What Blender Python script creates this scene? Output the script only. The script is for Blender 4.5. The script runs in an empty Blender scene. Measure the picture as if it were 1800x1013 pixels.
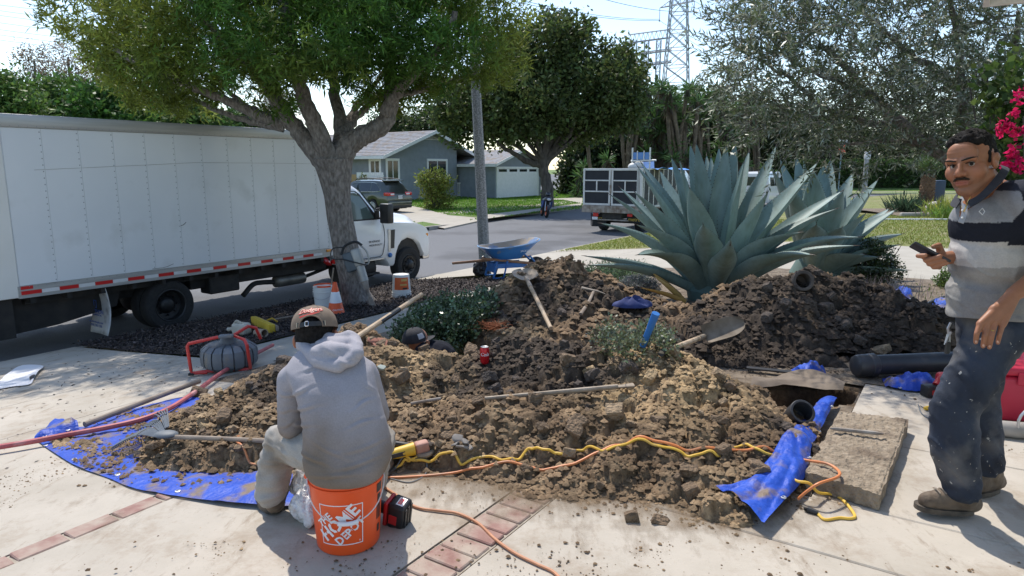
import bpy,bmesh,math,random
import numpy as np
from mathutils import Vector,Matrix,Euler,noise

random.seed(7); RNG = np.random.default_rng(11)
SC = bpy.context.scene; COL = SC.collection; PI = math.pi
# ------------------------------------------------------------------ camera
CAM_H,FPX,CX,CY = 1.6,1200.0,900.0,506.5
PITCH = math.atan(210.0/FPX); CP,SP = math.cos(PITCH),math.sin(PITCH)
cam_d = bpy.data.cameras.new('camera'); cam = bpy.data.objects.new('camera',cam_d); COL.objects.link(cam)
cam_d.sensor_width = 36; cam_d.lens = 24.0; cam_d.clip_start = 0.05; cam_d.clip_end = 3000
cam.location = (0,0,CAM_H); cam.rotation_euler = (PI/2 - PITCH,0,0); SC.camera = cam
# ------------------------------------------------------------------ light
SUN_AZ = math.atan2(0.94,-0.36); SUN_EL = math.radians(58)
world = bpy.data.worlds.new('World'); SC.world = world; world.use_nodes = True
wn = world.node_tree.nodes; wl = world.node_tree.links
bgn = wn['Background']; sky = wn.new('ShaderNodeTexSky'); sky.sky_type = 'NISHITA'
sky.sun_disc = False; sky.sun_elevation = SUN_EL; sky.sun_rotation = PI/2 - SUN_AZ
sky.air_density = 1.0; sky.dust_density = 0.6; sky.ozone_density = 1.0; sky.altitude = 10
wl.new(sky.outputs[0],bgn.inputs[0]); bgn.inputs[1].default_value = 0.15
sun_d = bpy.data.lights.new('sun','SUN'); sun = bpy.data.objects.new('sun',sun_d); COL.objects.link(sun)
sun_d.energy = 3.1; sun_d.angle = math.radians(0.6); sun_d.color = (1.0,0.94,0.86)
sv = Vector((math.cos(SUN_AZ)*math.cos(SUN_EL),math.sin(SUN_AZ)*math.cos(SUN_EL),math.sin(SUN_EL)))
sun.rotation_euler = sv.to_track_quat('Z','Y').to_euler(); sun.location = sv*60
vs = SC.view_settings; vs.view_transform = 'Standard'; vs.look = 'None'; vs.gamma = 1; vs.exposure = 0.70
vs.use_curve_mapping = False
SC.render.engine = 'CYCLES'
# ------------------------------------------------------------------ frames and ground
US = Vector((0.55,0.835)).normalized(); WQ = Vector((-US.y,US.x))      # along the street, across it
def SQ(s,q): return Vector((US.x*s + WQ.x*q,US.y*s + WQ.y*q))
def toSQ(x,y): return US.x*x + US.y*y,WQ.x*x + WQ.y*y
Q_CURB,Z_TOP,Z_ROAD = 9.75,-0.72,-0.86
def zg_q(q):
    t = np.clip((np.asarray(q,float) - 2.8)/(Q_CURB - 2.8),0,1)
    return Z_TOP*(0.85*t + 0.15*t*t*(3-2*t))
def zg(x,y): return float(zg_q(toSQ(x,y)[1]))
def ray(u,v):
    dx = (u-CX)/FPX; dy = (CY-v)/FPX
    return Vector((dx,CP + dy*SP,-SP + dy*CP))
def AT(u,v,t): return Vector((0,0,CAM_H)) + ray(u,v)*t
def AY(u,v,Y):
    r = ray(u,v); return Vector((0,0,CAM_H)) + r*(Y/r.y)
def ZP(u,v,z):
    r = ray(u,v); return Vector((0,0,CAM_H)) + r*((z-CAM_H)/r.z)
def G(u,v,dz=0.0,f=None):
    f = f or zg; z = 0.0
    for _ in range(30):
        p = ZP(u,v,z + dz); z = 0.5*z + 0.5*f(p.x,p.y)
    p = ZP(u,v,z + dz); return p
# ------------------------------------------------------------------ materials
MATS = {}
def nt(name):
    m = bpy.data.materials.new(name); m.use_nodes = True
    return m,m.node_tree.nodes,m.node_tree.links,m.node_tree.nodes['Principled BSDF']
def lin(c):
    return tuple(((x/255.0)/12.92 if x <= 10 else ((x/255.0+0.055)/1.055)**2.4) for x in c)
def pm(name,c1,c2=None,rough=0.6,metal=0.0,scale=8.0,bump=0.0,bscale=None,detail=6,spec=0.5,
       attr=False,contrast=(0.3,0.7),stretch=None,c3=None,s3=1.0,w3=(0.55,0.7),coat=0.0,dist=0.01,trans=0.0):
    """principled material: noise between two colours, optional third colour in patches, noise bump"""
    if name in MATS: return MATS[name]
    m,n,l,b = nt(name)
    b.inputs['Roughness'].default_value = rough; b.inputs['Metallic'].default_value = metal
    b.inputs['Specular IOR Level'].default_value = spec; b.inputs['Coat Weight'].default_value = coat
    tc = n.new('ShaderNodeTexCoord'); vec = tc.outputs['Object']
    if stretch:
        mp = n.new('ShaderNodeMapping'); mp.inputs['Scale'].default_value = stretch
        l.new(vec,mp.inputs[0]); vec = mp.outputs[0]
    src = None
    if attr:
        a = n.new('ShaderNodeVertexColor'); a.layer_name = 'col'; src = a.outputs[0]
    def nz(sc,det=detail):
        t = n.new('ShaderNodeTexNoise'); t.inputs['Scale'].default_value = sc; t.inputs['Detail'].default_value = det
        l.new(vec,t.inputs['Vector']); return t.outputs[0]
    if c2 is not None:
        r = n.new('ShaderNodeValToRGB'); l.new(nz(scale),r.inputs[0])
        r.color_ramp.elements[0].position = contrast[0]; r.color_ramp.elements[1].position = contrast[1]
        r.color_ramp.elements[0].color = (*c1,1); r.color_ramp.elements[1].color = (*c2,1)
        out = r.outputs[0]
        if c3 is not None:
            r3 = n.new('ShaderNodeValToRGB'); l.new(nz(s3),r3.inputs[0])
            r3.color_ramp.elements[0].position = w3[0]; r3.color_ramp.elements[1].position = w3[1]
            mx = n.new('ShaderNodeMix'); mx.data_type = 'RGBA'
            l.new(r3.outputs[0],mx.inputs[0]); l.new(out,mx.inputs[6]); mx.inputs[7].default_value = (*c3,1)
            out = mx.outputs[2]
        if src is not None:
            mx = n.new('ShaderNodeMix'); mx.data_type = 'RGBA'; mx.blend_type = 'MULTIPLY'; mx.inputs[0].default_value = 1
            l.new(src,mx.inputs[6]); l.new(out,mx.inputs[7]); out = mx.outputs[2]
        l.new(out,b.inputs['Base Color'])
    elif src is not None: l.new(src,b.inputs['Base Color'])
    else: b.inputs['Base Color'].default_value = (*c1,1)
    if bump:
        bp = n.new('ShaderNodeBump'); bp.inputs['Strength'].default_value = bump; bp.inputs['Distance'].default_value = dist
        l.new(nz(bscale or scale*4,8),bp.inputs['Height']); l.new(bp.outputs[0],b.inputs['Normal'])
    if trans:
        tr = n.new('ShaderNodeBsdfTranslucent'); ms = n.new('ShaderNodeMixShader'); ms.inputs[0].default_value = trans
        srcs = b.inputs['Base Color'].links[0].from_socket if b.inputs['Base Color'].links else None
        if srcs: l.new(srcs,tr.inputs[0])
        else: tr.inputs[0].default_value = (*c1,1)
        o = n['Material Output']; l.new(b.outputs[0],ms.inputs[1]); l.new(tr.outputs[0],ms.inputs[2]); l.new(ms.outputs[0],o.inputs[0])
    MATS[name] = m; return m
def glass_mat(name,c=(0.02,0.025,0.03)):
    if name in MATS: return MATS[name]
    m,n,l,b = nt(name); b.inputs['Base Color'].default_value = (*c,1)
    b.inputs['Roughness'].default_value = 0.06; b.inputs['Specular IOR Level'].default_value = 0.8
    MATS[name] = m; return m
# ------------------------------------------------------------------ mesh collecting
class MB:
    def __init__(s): s.v = []; s.f = []
    def add(s,vs_,fs_,M=None):
        o = len(s.v)
        if M is not None: vs_ = [M @ Vector(p) for p in vs_]
        s.v += [tuple(p) for p in vs_]; s.f += [tuple(i+o for i in f) for f in fs_]; return s
    def box(s,lo,hi,M=None):
        (a,b,c),(d,e,g) = lo,hi
        return s.add([(a,b,c),(d,b,c),(d,e,c),(a,e,c),(a,b,g),(d,b,g),(d,e,g),(a,e,g)],
                     [(0,3,2,1),(4,5,6,7),(0,1,5,4),(1,2,6,5),(2,3,7,6),(3,0,4,7)],M)
    def rbox(s,lo,hi,r=0.01,seg=2,M=None):
        bm = bmesh.new(); bmesh.ops.create_cube(bm,size=1)
        for v in bm.verts: v.co = Vector([(lo[i]+hi[i])/2 + v.co[i]*(hi[i]-lo[i]) for i in range(3)])
        bmesh.ops.bevel(bm,geom=bm.edges[:],offset=r,segments=seg,affect='EDGES',profile=0.5)
        return s.bm(bm,M)
    def bm(s,bm,M=None):
        bm.verts.index_update()
        s.add([v.co.copy() for v in bm.verts],[[v.index for v in f.verts] for f in bm.faces],M); bm.free(); return s
    def tube(s,pts,r,n=8,caps=True,M=None,flat=1.0):
        pts = [Vector(p) for p in pts]; k = len(pts)
        rr = r if hasattr(r,'__len__') else [r]*k
        T = [(pts[min(i+1,k-1)] - pts[max(i-1,0)]).normalized() for i in range(k)]
        a = Vector((0,0,1)) if abs(T[0].z) < 0.9 else Vector((1,0,0))
        N = (a - T[0]*a.dot(T[0])).normalized(); vs_,fs_ = [],[]
        for i in range(k):
            N = (N - T[i]*N.dot(T[i])); N = N.normalized() if N.length > 1e-6 else T[i].orthogonal().normalized()
            B = T[i].cross(N)
            for j in range(n):
                an = 2*PI*j/n; vs_.append(pts[i] + (N*math.cos(an)*flat + B*math.sin(an))*rr[i])
        for i in range(k-1):
            for j in range(n):
                j2 = (j+1) % n; fs_.append((i*n+j,i*n+j2,(i+1)*n+j2,(i+1)*n+j))
        if caps: fs_.append(tuple(range(n))[::-1]); fs_.append(tuple((k-1)*n+j for j in range(n)))
        return s.add(vs_,fs_,M)
    def cyl(s,p0,p1,r0,r1=None,n=20,caps=True,M=None):
        return s.tube([p0,p1],[r0,r0 if r1 is None else r1],n,caps,M)
    def lathe(s,prof,n=32,M=None,a0=0,a1=2*PI):
        k = len(prof); full = abs(a1-a0-2*PI) < 1e-6; m = n if full else n+1; vs_,fs_ = [],[]
        for r,z in prof:
            for j in range(m):
                a = a0 + (a1-a0)*j/n; vs_.append((r*math.cos(a),r*math.sin(a),z))
        for i in range(k-1):
            for j in range(n):
                j2 = (j+1) % m; fs_.append((i*m+j,i*m+j2,(i+1)*m+j2,(i+1)*m+j))
        return s.add(vs_,fs_,M)
    def sph(s,c,r,n=16,m=10,M=None,R=None):
        rx,ry,rz = r if hasattr(r,'__len__') else (r,r,r); c = Vector(c); vs_,fs_ = [],[]
        for i in range(m+1):
            th = PI*i/m
            for j in range(n):
                ph = 2*PI*j/n; p = Vector((rx*math.sin(th)*math.cos(ph),ry*math.sin(th)*math.sin(ph),rz*math.cos(th)))
                if R is not None: p = R @ p
                vs_.append(c + p)
        for i in range(m):
            for j in range(n):
                j2 = (j+1) % n; fs_.append((i*n+j,(i+1)*n+j,(i+1)*n+j2,i*n+j2))
        return s.add(vs_,fs_,M)
    def prism(s,outline,y0,y1,M=None):
        """outline in (x,z), extruded along y"""
        k = len(outline); vs_ = [(x,y0,z) for x,z in outline] + [(x,y1,z) for x,z in outline]
        fs_ = [tuple(range(k)),tuple(range(2*k-1,k-1,-1))] + [(i,k+i,k+(i+1) % k,(i+1) % k) for i in range(k)]
        return s.add(vs_,fs_,M)
    def grid(s,fn,nu,nv,M=None):
        vs_ = [fn(i/nu,j/nv) for j in range(nv+1) for i in range(nu+1)]
        fs_ = [(j*(nu+1)+i,j*(nu+1)+i+1,(j+1)*(nu+1)+i+1,(j+1)*(nu+1)+i) for j in range(nv) for i in range(nu)]
        return s.add(vs_,fs_,M)
    def mesh(s,name):
        me = bpy.data.meshes.new(name); me.from_pydata(s.v,[],s.f); me.update(); return me
def M_T(x,y,z): return Matrix.Translation((x,y,z))
def M_R(a,ax): return Matrix.Rotation(a,4,ax)
def frame(p,xdir,zdir=(0,0,1)):
    x = Vector(xdir).normalized(); z = Vector(zdir); z = (z - x*z.dot(x)).normalized(); y = z.cross(x)
    return Matrix(((x.x,y.x,z.x,p[0]),(x.y,y.y,z.y,p[1]),(x.z,y.z,z.z,p[2]),(0,0,0,1)))
# ------------------------------------------------------------------ objects
def tag(o,label=None,cat=None,group=None,kind=None):
    if label: o['label'] = label
    if cat: o['category'] = cat
    if group: o['group'] = group
    if kind: o['kind'] = kind
    return o
def fin(me,smooth=35):
    if smooth:
        me.polygons.foreach_set('use_smooth',np.ones(len(me.polygons),bool))
        if smooth < 180: me.set_sharp_from_angle(angle=math.radians(smooth))
def part(name,mb,mat,parent=None,smooth=35,world=False,label=None,kind=None,recalc=False,mw=None):
    me = mb if isinstance(mb,bpy.types.Mesh) else mb.mesh(name)
    if recalc:
        bm = bmesh.new(); bm.from_mesh(me); bmesh.ops.recalc_face_normals(bm,faces=bm.faces[:]); bm.to_mesh(me); bm.free()
    fin(me,smooth)
    if mat and not me.materials: me.materials.append(mat)
    o = bpy.data.objects.new(name,me); COL.objects.link(o)
    if parent is not None:
        o.parent = parent
        if world: o.matrix_parent_inverse = WM(parent).inverted()
    if label: o['label'] = label
    if kind: o['kind'] = kind
    return o
def WM(o):
    m = o.matrix_parent_inverse @ o.matrix_basis if o.parent else o.matrix_basis.copy()
    return WM(o.parent) @ m if o.parent else m
def thing(name,label,cat,loc=(0,0,0),rotz=0.0,group=None,M=None):
    o = bpy.data.objects.new(name,None); COL.objects.link(o); o.empty_display_size = 0.1
    if M is not None: o.matrix_basis = M
    else: o.location = loc; o.rotation_euler = (0,0,rotz)
    return tag(o,label,cat,group)
def solo(name,mb,mat,label,cat,loc=None,group=None,smooth=35,recalc=False):
    """a thing that is one mesh; verts given in world space, origin moved to loc"""
    o = part(name,mb,mat,None,smooth,recalc=recalc)
    if loc is not None:
        o.data.transform(Matrix.Translation(-Vector(loc))); o.location = loc
    return tag(o,label,cat,group)
def struct(name,mb,mat,smooth=35): return tag(part(name,mb,mat,None,smooth),kind='structure')
def npmesh(name,V,F,col=None,fcol=None):
    """fast mesh from numpy; F (n,k) all same k"""
    me = bpy.data.meshes.new(name); V = np.ascontiguousarray(V,np.float32); F = np.ascontiguousarray(F,np.int32)
    k = F.shape[1]; me.vertices.add(len(V)); me.vertices.foreach_set('co',V.ravel())
    me.loops.add(F.size); me.loops.foreach_set('vertex_index',F.ravel())
    me.polygons.add(len(F)); me.polygons.foreach_set('loop_start',np.arange(0,F.size,k,dtype=np.int32))
    me.update(calc_edges=True)
    if col is not None:
        a = me.color_attributes.new('col','FLOAT_COLOR','POINT')
        a.data.foreach_set('color',np.hstack([col,np.ones((len(col),1))]).astype(np.float32).ravel())
    return me
def setcol(me,fn):
    n = len(me.vertices); V = np.empty(n*3,np.float32); me.vertices.foreach_get('co',V); V = V.reshape(-1,3)
    c = fn(V); a = me.color_attributes.new('col','FLOAT_COLOR','POINT')
    a.data.foreach_set('color',np.hstack([c,np.ones((n,1))]).astype(np.float32).ravel())
def getv(me):
    V = np.empty(len(me.vertices)*3,np.float32); me.vertices.foreach_get('co',V); return V.reshape(-1,3)
def setv(me,V): me.vertices.foreach_set('co',np.ascontiguousarray(V,np.float32).ravel()); me.update()
def normv(me):
    V = np.empty(len(me.vertices)*3,np.float32); me.vertices.foreach_get('normal',V); return V.reshape(-1,3)
# value noise on numpy arrays
_P = RNG.random((64,64,64)).astype(np.float32)
def vnoise(x,y,z=0.0):
    x = np.asarray(x,float); y = np.asarray(y,float); z = np.zeros_like(x) + z
    xi = np.floor(x).astype(int); yi = np.floor(y).astype(int); zi = np.floor(z).astype(int)
    fx,fy,fz = x-xi,y-yi,z-zi; fx = fx*fx*(3-2*fx); fy = fy*fy*(3-2*fy); fz = fz*fz*(3-2*fz)
    def g(a,b,c): return _P[(xi+a) & 63,(yi+b) & 63,(zi+c) & 63]
    def lerp(a,b,t): return a + (b-a)*t
    return lerp(lerp(lerp(g(0,0,0),g(1,0,0),fx),lerp(g(0,1,0),g(1,1,0),fx),fy),
                lerp(lerp(g(0,0,1),g(1,0,1),fx),lerp(g(0,1,1),g(1,1,1),fx),fy),fz)
def fbm(x,y,z=0.0,o=4):
    s = 0; a = 0.5; f = 1.0
    for i in range(o): s = s + a*vnoise(x*f + 7.3*i,y*f + 3.1*i,np.asarray(z)*f + 1.7*i); a *= 0.5; f *= 2.03
    return s/(1-0.5**o)
def sculpt(name,prims,voxel,smooth_it=6,mat=None,parent=None,world=True,disp=None,col=None,label=None,factor=0.5):
    """one continuous skin over capsules and ellipsoids (voxel union, smoothed)"""
    mb = MB()
    for p in prims:
        if p[0] == 'cap':
            _,a,ra,b,rb = p; a = Vector(a); b = Vector(b); d = b-a; L = d.length
            ax = d.normalized() if L > 1e-6 else Vector((0,0,1)); Rm = ax.to_track_quat('Z','Y').to_matrix().to_4x4(); Rm.translation = a
            prof = [(max(1e-5,ra*math.cos(t)),ra*math.sin(t)) for t in [-PI/2+PI/2*i/5 for i in range(6)]]
            prof += [(max(1e-5,rb*math.cos(t)),L + rb*math.sin(t)) for t in [PI/2*i/5 for i in range(6)]]
            mb.lathe(prof,16,Rm)
        elif p[0] == 'ell':
            R = p[3] if len(p) > 3 else None
            mb.sph(p[1],p[2],20,14,R=R)
        elif p[0] == 'mb': mb.add(p[1].v,p[1].f)
    me = mb.mesh(name); bm = bmesh.new(); bm.from_mesh(me)
    bmesh.ops.remove_doubles(bm,verts=bm.verts[:],dist=2e-5); bmesh.ops.recalc_face_normals(bm,faces=bm.faces[:]); bm.to_mesh(me); bm.free()
    o = bpy.data.objects.new('tmp',me); COL.objects.link(o)
    r = o.modifiers.new('r','REMESH'); r.mode = 'VOXEL'; r.voxel_size = voxel
    sm = o.modifiers.new('s','SMOOTH'); sm.iterations = smooth_it; sm.factor = factor
    dg = bpy.context.evaluated_depsgraph_get(); dg.update()
    me2 = bpy.data.meshes.new_from_object(o.evaluated_get(dg)); me2.name = name
    bpy.data.objects.remove(o); bpy.data.meshes.remove(me)
    if disp is not None:
        V = getv(me2); N = normv(me2); setv(me2,disp(V,N))
    if col is not None: setcol(me2,col)
    return part(name,me2,mat,parent,180,world,label)
def text_mb(s,size=1.0,extrude=0.0,offset=0.0,align='CENTER',shear=0.0,res=3):
    cu = bpy.data.curves.new('t','FONT'); cu.body = s; cu.size = size; cu.extrude = extrude; cu.offset = offset
    cu.align_x = align; cu.align_y = 'CENTER'; cu.shear = shear; cu.resolution_u = res
    o = bpy.data.objects.new('t',cu); COL.objects.link(o)
    dg = bpy.context.evaluated_depsgraph_get(); dg.update()
    me = bpy.data.meshes.new_from_object(o.evaluated_get(dg))
    mb = MB(); mb.add([v.co.copy() for v in me.vertices],[tuple(p.vertices) for p in me.polygons])
    bpy.data.objects.remove(o); bpy.data.meshes.remove(me); bpy.data.curves.remove(cu); return mb
def bez(pts,n=8):
    """Catmull-Rom through points"""
    P = [Vector(p) for p in pts]; P = [P[0]*2-P[1]] + P + [P[-1]*2-P[-2]]; out = []
    for i in range(1,len(P)-2):
        for k in range(n):
            t = k/n; a,b,c,d = P[i-1],P[i],P[i+1],P[i+2]
            out.append(0.5*((2*b) + (c-a)*t + (2*a-5*b+4*c-d)*t*t + (3*b-a-3*c+d)*t**3))
    out.append(P[-2]); return out
def leaf_cloud(pos,dirs,L,W,col,name='leaves',up=None,droop=0.0):
    """diamond leaves, two triangles each"""
    n = len(pos); d = dirs/np.linalg.norm(dirs,axis=1,keepdims=True)
    r = RNG.normal(size=(n,3)) if up is None else np.tile(np.array(up,float),(n,1)) + 0.5*RNG.normal(size=(n,3))
    sd = np.cross(d,r); sd /= np.linalg.norm(sd,axis=1,keepdims=True) + 1e-9
    L = np.broadcast_to(np.asarray(L,float),(n,))[:,None]; W = np.broadcast_to(np.asarray(W,float),(n,))[:,None]
    nn = np.cross(sd,d); V = np.empty((n,4,3))
    V[:,0] = pos; V[:,1] = pos + d*L*0.45 + sd*W*0.5 + nn*L*0.05; V[:,2] = pos + d*L; V[:,2,2] -= droop*L[:,0]
    V[:,3] = pos + d*L*0.45 - sd*W*0.5 + nn*L*0.05
    F = np.arange(n*4).reshape(n,4)
    return npmesh(name,V.reshape(-1,3),F,np.repeat(col,4,axis=0))
def unit(n):
    d = RNG.normal(size=(n,3)); return d/np.linalg.norm(d,axis=1,keepdims=True)
def foliage_mat(name,trans=0.35,rough=0.45,spec=0.3):
    return pm(name,(1,1,1),None,rough=rough,attr=True,trans=trans,spec=spec)
def vary(n,base,amp=0.35,hue=0.12):
    b = np.array(base)[None,:]*(1 + amp*(RNG.random((n,1))*2-1)); b = b*(1 + hue*(RNG.random((n,3))*2-1)); return np.clip(b,0.001,1)
# ================================================================== dirt shape (metres above the ground, below it in the pits)
def gauss(X,Y,cx,cy,sx,sy,rot=0.0,p=2.0):
    c,s = math.cos(rot),math.sin(rot); dx,dy = X-cx,Y-cy
    a = (dx*c + dy*s)/sx; b = (-dx*s + dy*c)/sy
    return np.exp(-0.5*(a*a + b*b)**(p/2))
MOUNDS = [  # cx, cy, sx, sy, rot, height, power
    (-1.22,4.62,0.52,0.36,0.25,0.33,2.2),(-1.18,5.12,0.34,0.28,-0.1,0.36,2.4),(-0.60,4.75,0.33,0.30,0.0,0.15,2.2),
    (-1.75,4.55,0.34,0.28,0.3,0.10,2.2),(-0.2,3.95,0.30,0.28,0.0,0.12,2.2),
    (0.72,4.42,0.42,0.30,-0.25,0.34,2.2),(1.12,4.08,0.36,0.30,-0.2,0.29,2.2),(0.12,4.75,0.33,0.30,0.2,0.30,2.2),
    (0.75,3.62,0.50,0.28,0.0,0.15,2.4),(0.10,3.9,0.35,0.32,0.0,0.17,2.2),(1.0,3.25,0.30,0.15,-0.1,0.05,2.4),(0.3,3.2,0.35,0.12,0.0,0.03,2.2),
    (1.45,3.62,0.20,0.22,0.0,0.10,2.2),(0.95,2.98,0.14,0.07,-0.4,0.05,2.2),
    (-1.75,3.85,0.30,0.16,0.3,0.075,2.2),(-1.35,3.62,0.42,0.13,-0.1,0.075,2.2),(-2.05,4.35,0.28,0.13,0.4,0.075,2.2),(-0.95,3.55,0.22,0.10,0.2,0.07,2.2),(-1.55,4.1,0.42,0.25,0.2,0.10,2.2),(-0.6,3.7,0.3,0.2,0.1,0.06,2.2),
    (0.42,7.75,0.62,0.48,-0.15,0.60,2.2),(-0.05,7.1,0.45,0.45,0.3,0.22,2.2),(0.95,7.0,0.55,0.42,-0.3,0.22,2.2),(0.4,6.3,0.55,0.45,0.0,0.12,2.2),
    (3.0,6.85,0.72,0.42,0.15,0.50,2.3),(2.2,6.35,0.55,0.42,0.25,0.32,2.2),(3.75,6.35,0.45,0.36,-0.3,0.26,2.2),(3.0,6.05,0.75,0.36,0.0,0.20,2.2),(1.65,5.95,0.35,0.3,0,0.14,2.2),
]
PITS = [(2.02,4.72,0.40,0.17,0.12,-0.75,4.0),(-0.62,5.98,0.42,0.30,0.1,-0.75,4.0),(0.25,5.72,0.42,0.2,0.1,-0.22,3.0)]
def dirt_base(X,Y):
    """smooth height of the heaps"""
    X = np.asarray(X,float); Y = np.asarray(Y,float)
    wx = X + 0.12*(fbm(X*2.1,Y*2.1,3.0)-0.5); wy = Y + 0.12*(fbm(X*2.1,Y*2.1,9.0)-0.5)
    h = 0
    for (cx,cy,sx,sy,r,H,p) in MOUNDS:
        h = h + (np.maximum(H*gauss(wx,wy,cx,cy,sx,sy,r,p),0))**1.6
    h = h**(1/1.6)
    h = h*(0.80 + 0.42*fbm(X*3.1,Y*3.1,5.0)) - 0.022 + 0.05*(fbm(X*4.0,Y*4.0,1.0)-0.5)*np.clip(h*8,0,1)
    for (cx,cy,sx,sy,r,H,p) in PITS:
        g = gauss(wx,wy,cx,cy,sx,sy,r,p); h = h*(1-np.clip(g*1.3,0,1)) + H*np.clip(g*1.3-0.15,0,1)
    return h
def zd(x,y):
    """top of the dirt or the ground"""
    d = float(dirt_base(np.array([x]),np.array([y]))[0]); return zg(x,y) + (d if d > 0 or d < -0.05 else 0.0)
def GD(u,v,dz=0.0):
    """first hit of the pixel's ray with dirt or ground, marching out"""
    r = ray(u,v); t = np.arange(1.8,16,0.02); X = r.x*t; Y = r.y*t; Z = CAM_H + r.z*t
    d = dirt_base(X,Y); q = toSQ(X,Y)[1]; H = zg_q(q) + np.where((d > 0),d,0) + dz
    i = np.argmax(Z <= H); p = Vector((X[i],Y[i],Z[i])); p.z = float(H[i]); return p
# ================================================================== materials of the setting
def concrete_mat(name,base,dark,mud=0.5,mudcol=(0.22,0.15,0.09)):
    m,n,l,b = nt(name); tc = n.new('ShaderNodeTexCoord'); geo = n.new('ShaderNodeNewGeometry')
    def noi(sc,det=6,st=None,rot=0.0,rough=0.6):
        v = geo.outputs['Position']
        if st:
            mp = n.new('ShaderNodeMapping'); mp.inputs['Scale'].default_value = st; mp.inputs['Rotation'].default_value = (0,0,rot); l.new(v,mp.inputs[0]); v = mp.outputs[0]
        t = n.new('ShaderNodeTexNoise'); t.inputs['Scale'].default_value = sc; t.inputs['Detail'].default_value = det; t.inputs['Roughness'].default_value = rough; l.new(v,t.inputs['Vector']); return t.outputs[0]
    def ramp(x,p0,p1,c0=(0,0,0),c1=(1,1,1)):
        r = n.new('ShaderNodeValToRGB'); l.new(x,r.inputs[0]); r.color_ramp.elements[0].position = p0; r.color_ramp.elements[1].position = p1
        r.color_ramp.elements[0].color = (*c0,1); r.color_ramp.elements[1].color = (*c1,1); return r.outputs[0]
    def mix(f,a,c,k=1.0):
        mx = n.new('ShaderNodeMix'); mx.data_type = 'RGBA'
        if k != 1.0:
            mt = n.new('ShaderNodeMath'); mt.operation = 'MULTIPLY'; l.new(f,mt.inputs[0]); mt.inputs[1].default_value = k; f = mt.outputs[0]
        l.new(f,mx.inputs[0]); l.new(a,mx.inputs[6])
        if isinstance(c,tuple): mx.inputs[7].default_value = (*c,1)
        else: l.new(c,mx.inputs[7])
        return mx.outputs[2]
    c = ramp(noi(1.6,8),0.3,0.7,dark,base)
    c = mix(ramp(noi(60,3),0.62,0.75),c,tuple(x*0.62 for x in base),0.6)
    c = mix(ramp(noi(2.3,9,(1,1,1),0,0.75),0.50,0.72),c,mudcol,mud)
    c = mix(ramp(noi(9,7,(1.0,0.28,1),-0.9,0.7),0.58,0.72),c,tuple(x*0.8 for x in mudcol),mud)
    c = mix(ramp(noi(34,6,(1.0,0.45,1),-0.9,0.7),0.66,0.74),c,tuple(x*0.6 for x in mudcol),mud*1.2)
    l.new(c,b.inputs['Base Color']); b.inputs['Roughness'].default_value = 0.85; b.inputs['Specular IOR Level'].default_value = 0.25
    bp = n.new('ShaderNodeBump'); bp.inputs['Strength'].default_value = 0.35; bp.inputs['Distance'].default_value = 0.004; l.new(noi(70,6),bp.inputs['Height']); l.new(bp.outputs[0],b.inputs['Normal'])
    MATS[name] = m; return m
m_conc = concrete_mat('driveway_concrete',(0.49,0.44,0.37),(0.37,0.33,0.27),0.68)
m_side = concrete_mat('sidewalk_concrete',(0.42,0.385,0.325),(0.32,0.29,0.245),0.25)
m_side2 = concrete_mat('clean_concrete',(0.42,0.385,0.32),(0.35,0.32,0.265),0.12)
m_curb = concrete_mat('curb_concrete',(0.36,0.33,0.28),(0.25,0.23,0.2),0.3,(0.12,0.1,0.08))
m_asph = pm('asphalt',(0.095,0.097,0.102),(0.165,0.166,0.17),rough=0.9,scale=55,contrast=(0.25,0.75),bump=0.5,bscale=120,c3=(0.085,0.085,0.088),s3=0.35,w3=(0.5,0.62),dist=0.006)
m_soil = pm('garden_soil',(0.10,0.072,0.048),(0.24,0.19,0.135),rough=0.95,scale=9,bump=0.9,bscale=30,dist=0.03)
m_mulchb = pm('mulch_base',(0.016,0.012,0.010),(0.055,0.04,0.034),rough=0.9,scale=30,bump=1.0,bscale=40,dist=0.03)
m_brick = pm('red_brick',(0.24,0.125,0.10),(0.33,0.20,0.165),rough=0.85,scale=14,bump=0.4,bscale=60,c3=(0.38,0.31,0.245),s3=7,w3=(0.40,0.66),dist=0.005)
m_mort = pm('mortar',(0.30,0.25,0.19),(0.40,0.35,0.28),rough=0.9,scale=20,bump=0.4)
m_joint = pm('joint_filler',(0.05,0.04,0.032),(0.12,0.1,0.08),rough=0.95,scale=20)
m_lawn = pm('lawn_ground',(0.060,0.115,0.014),(0.125,0.20,0.028),rough=0.9,scale=1.4,bump=0.8,bscale=60,dist=0.03,c3=(0.20,0.20,0.06),s3=0.5,w3=(0.5,0.75))
m_lawn2 = pm('dry_lawn_ground',(0.13,0.155,0.03),(0.21,0.215,0.06),rough=0.9,scale=2.2,bump=0.8,bscale=60,dist=0.03,c3=(0.26,0.215,0.11),s3=0.9,w3=(0.5,0.75))
m_blade = foliage_mat('grass_blade',0.4,0.6,0.2)
def patch(s0,s1,q0,q1,nu,nv,dz=0.0,zf=None,mb=None,skip=None):
    mb = mb or MB(); zf = zf or (lambda p,q: float(zg_q(q)))
    def fn(u,v):
        s = s0 + (s1-s0)*u; q = q0 + (q1-q0)*v; p = SQ(s,q); return (p.x,p.y,zf(p,q) + dz)
    return mb.grid(fn,nu,nv)
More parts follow.
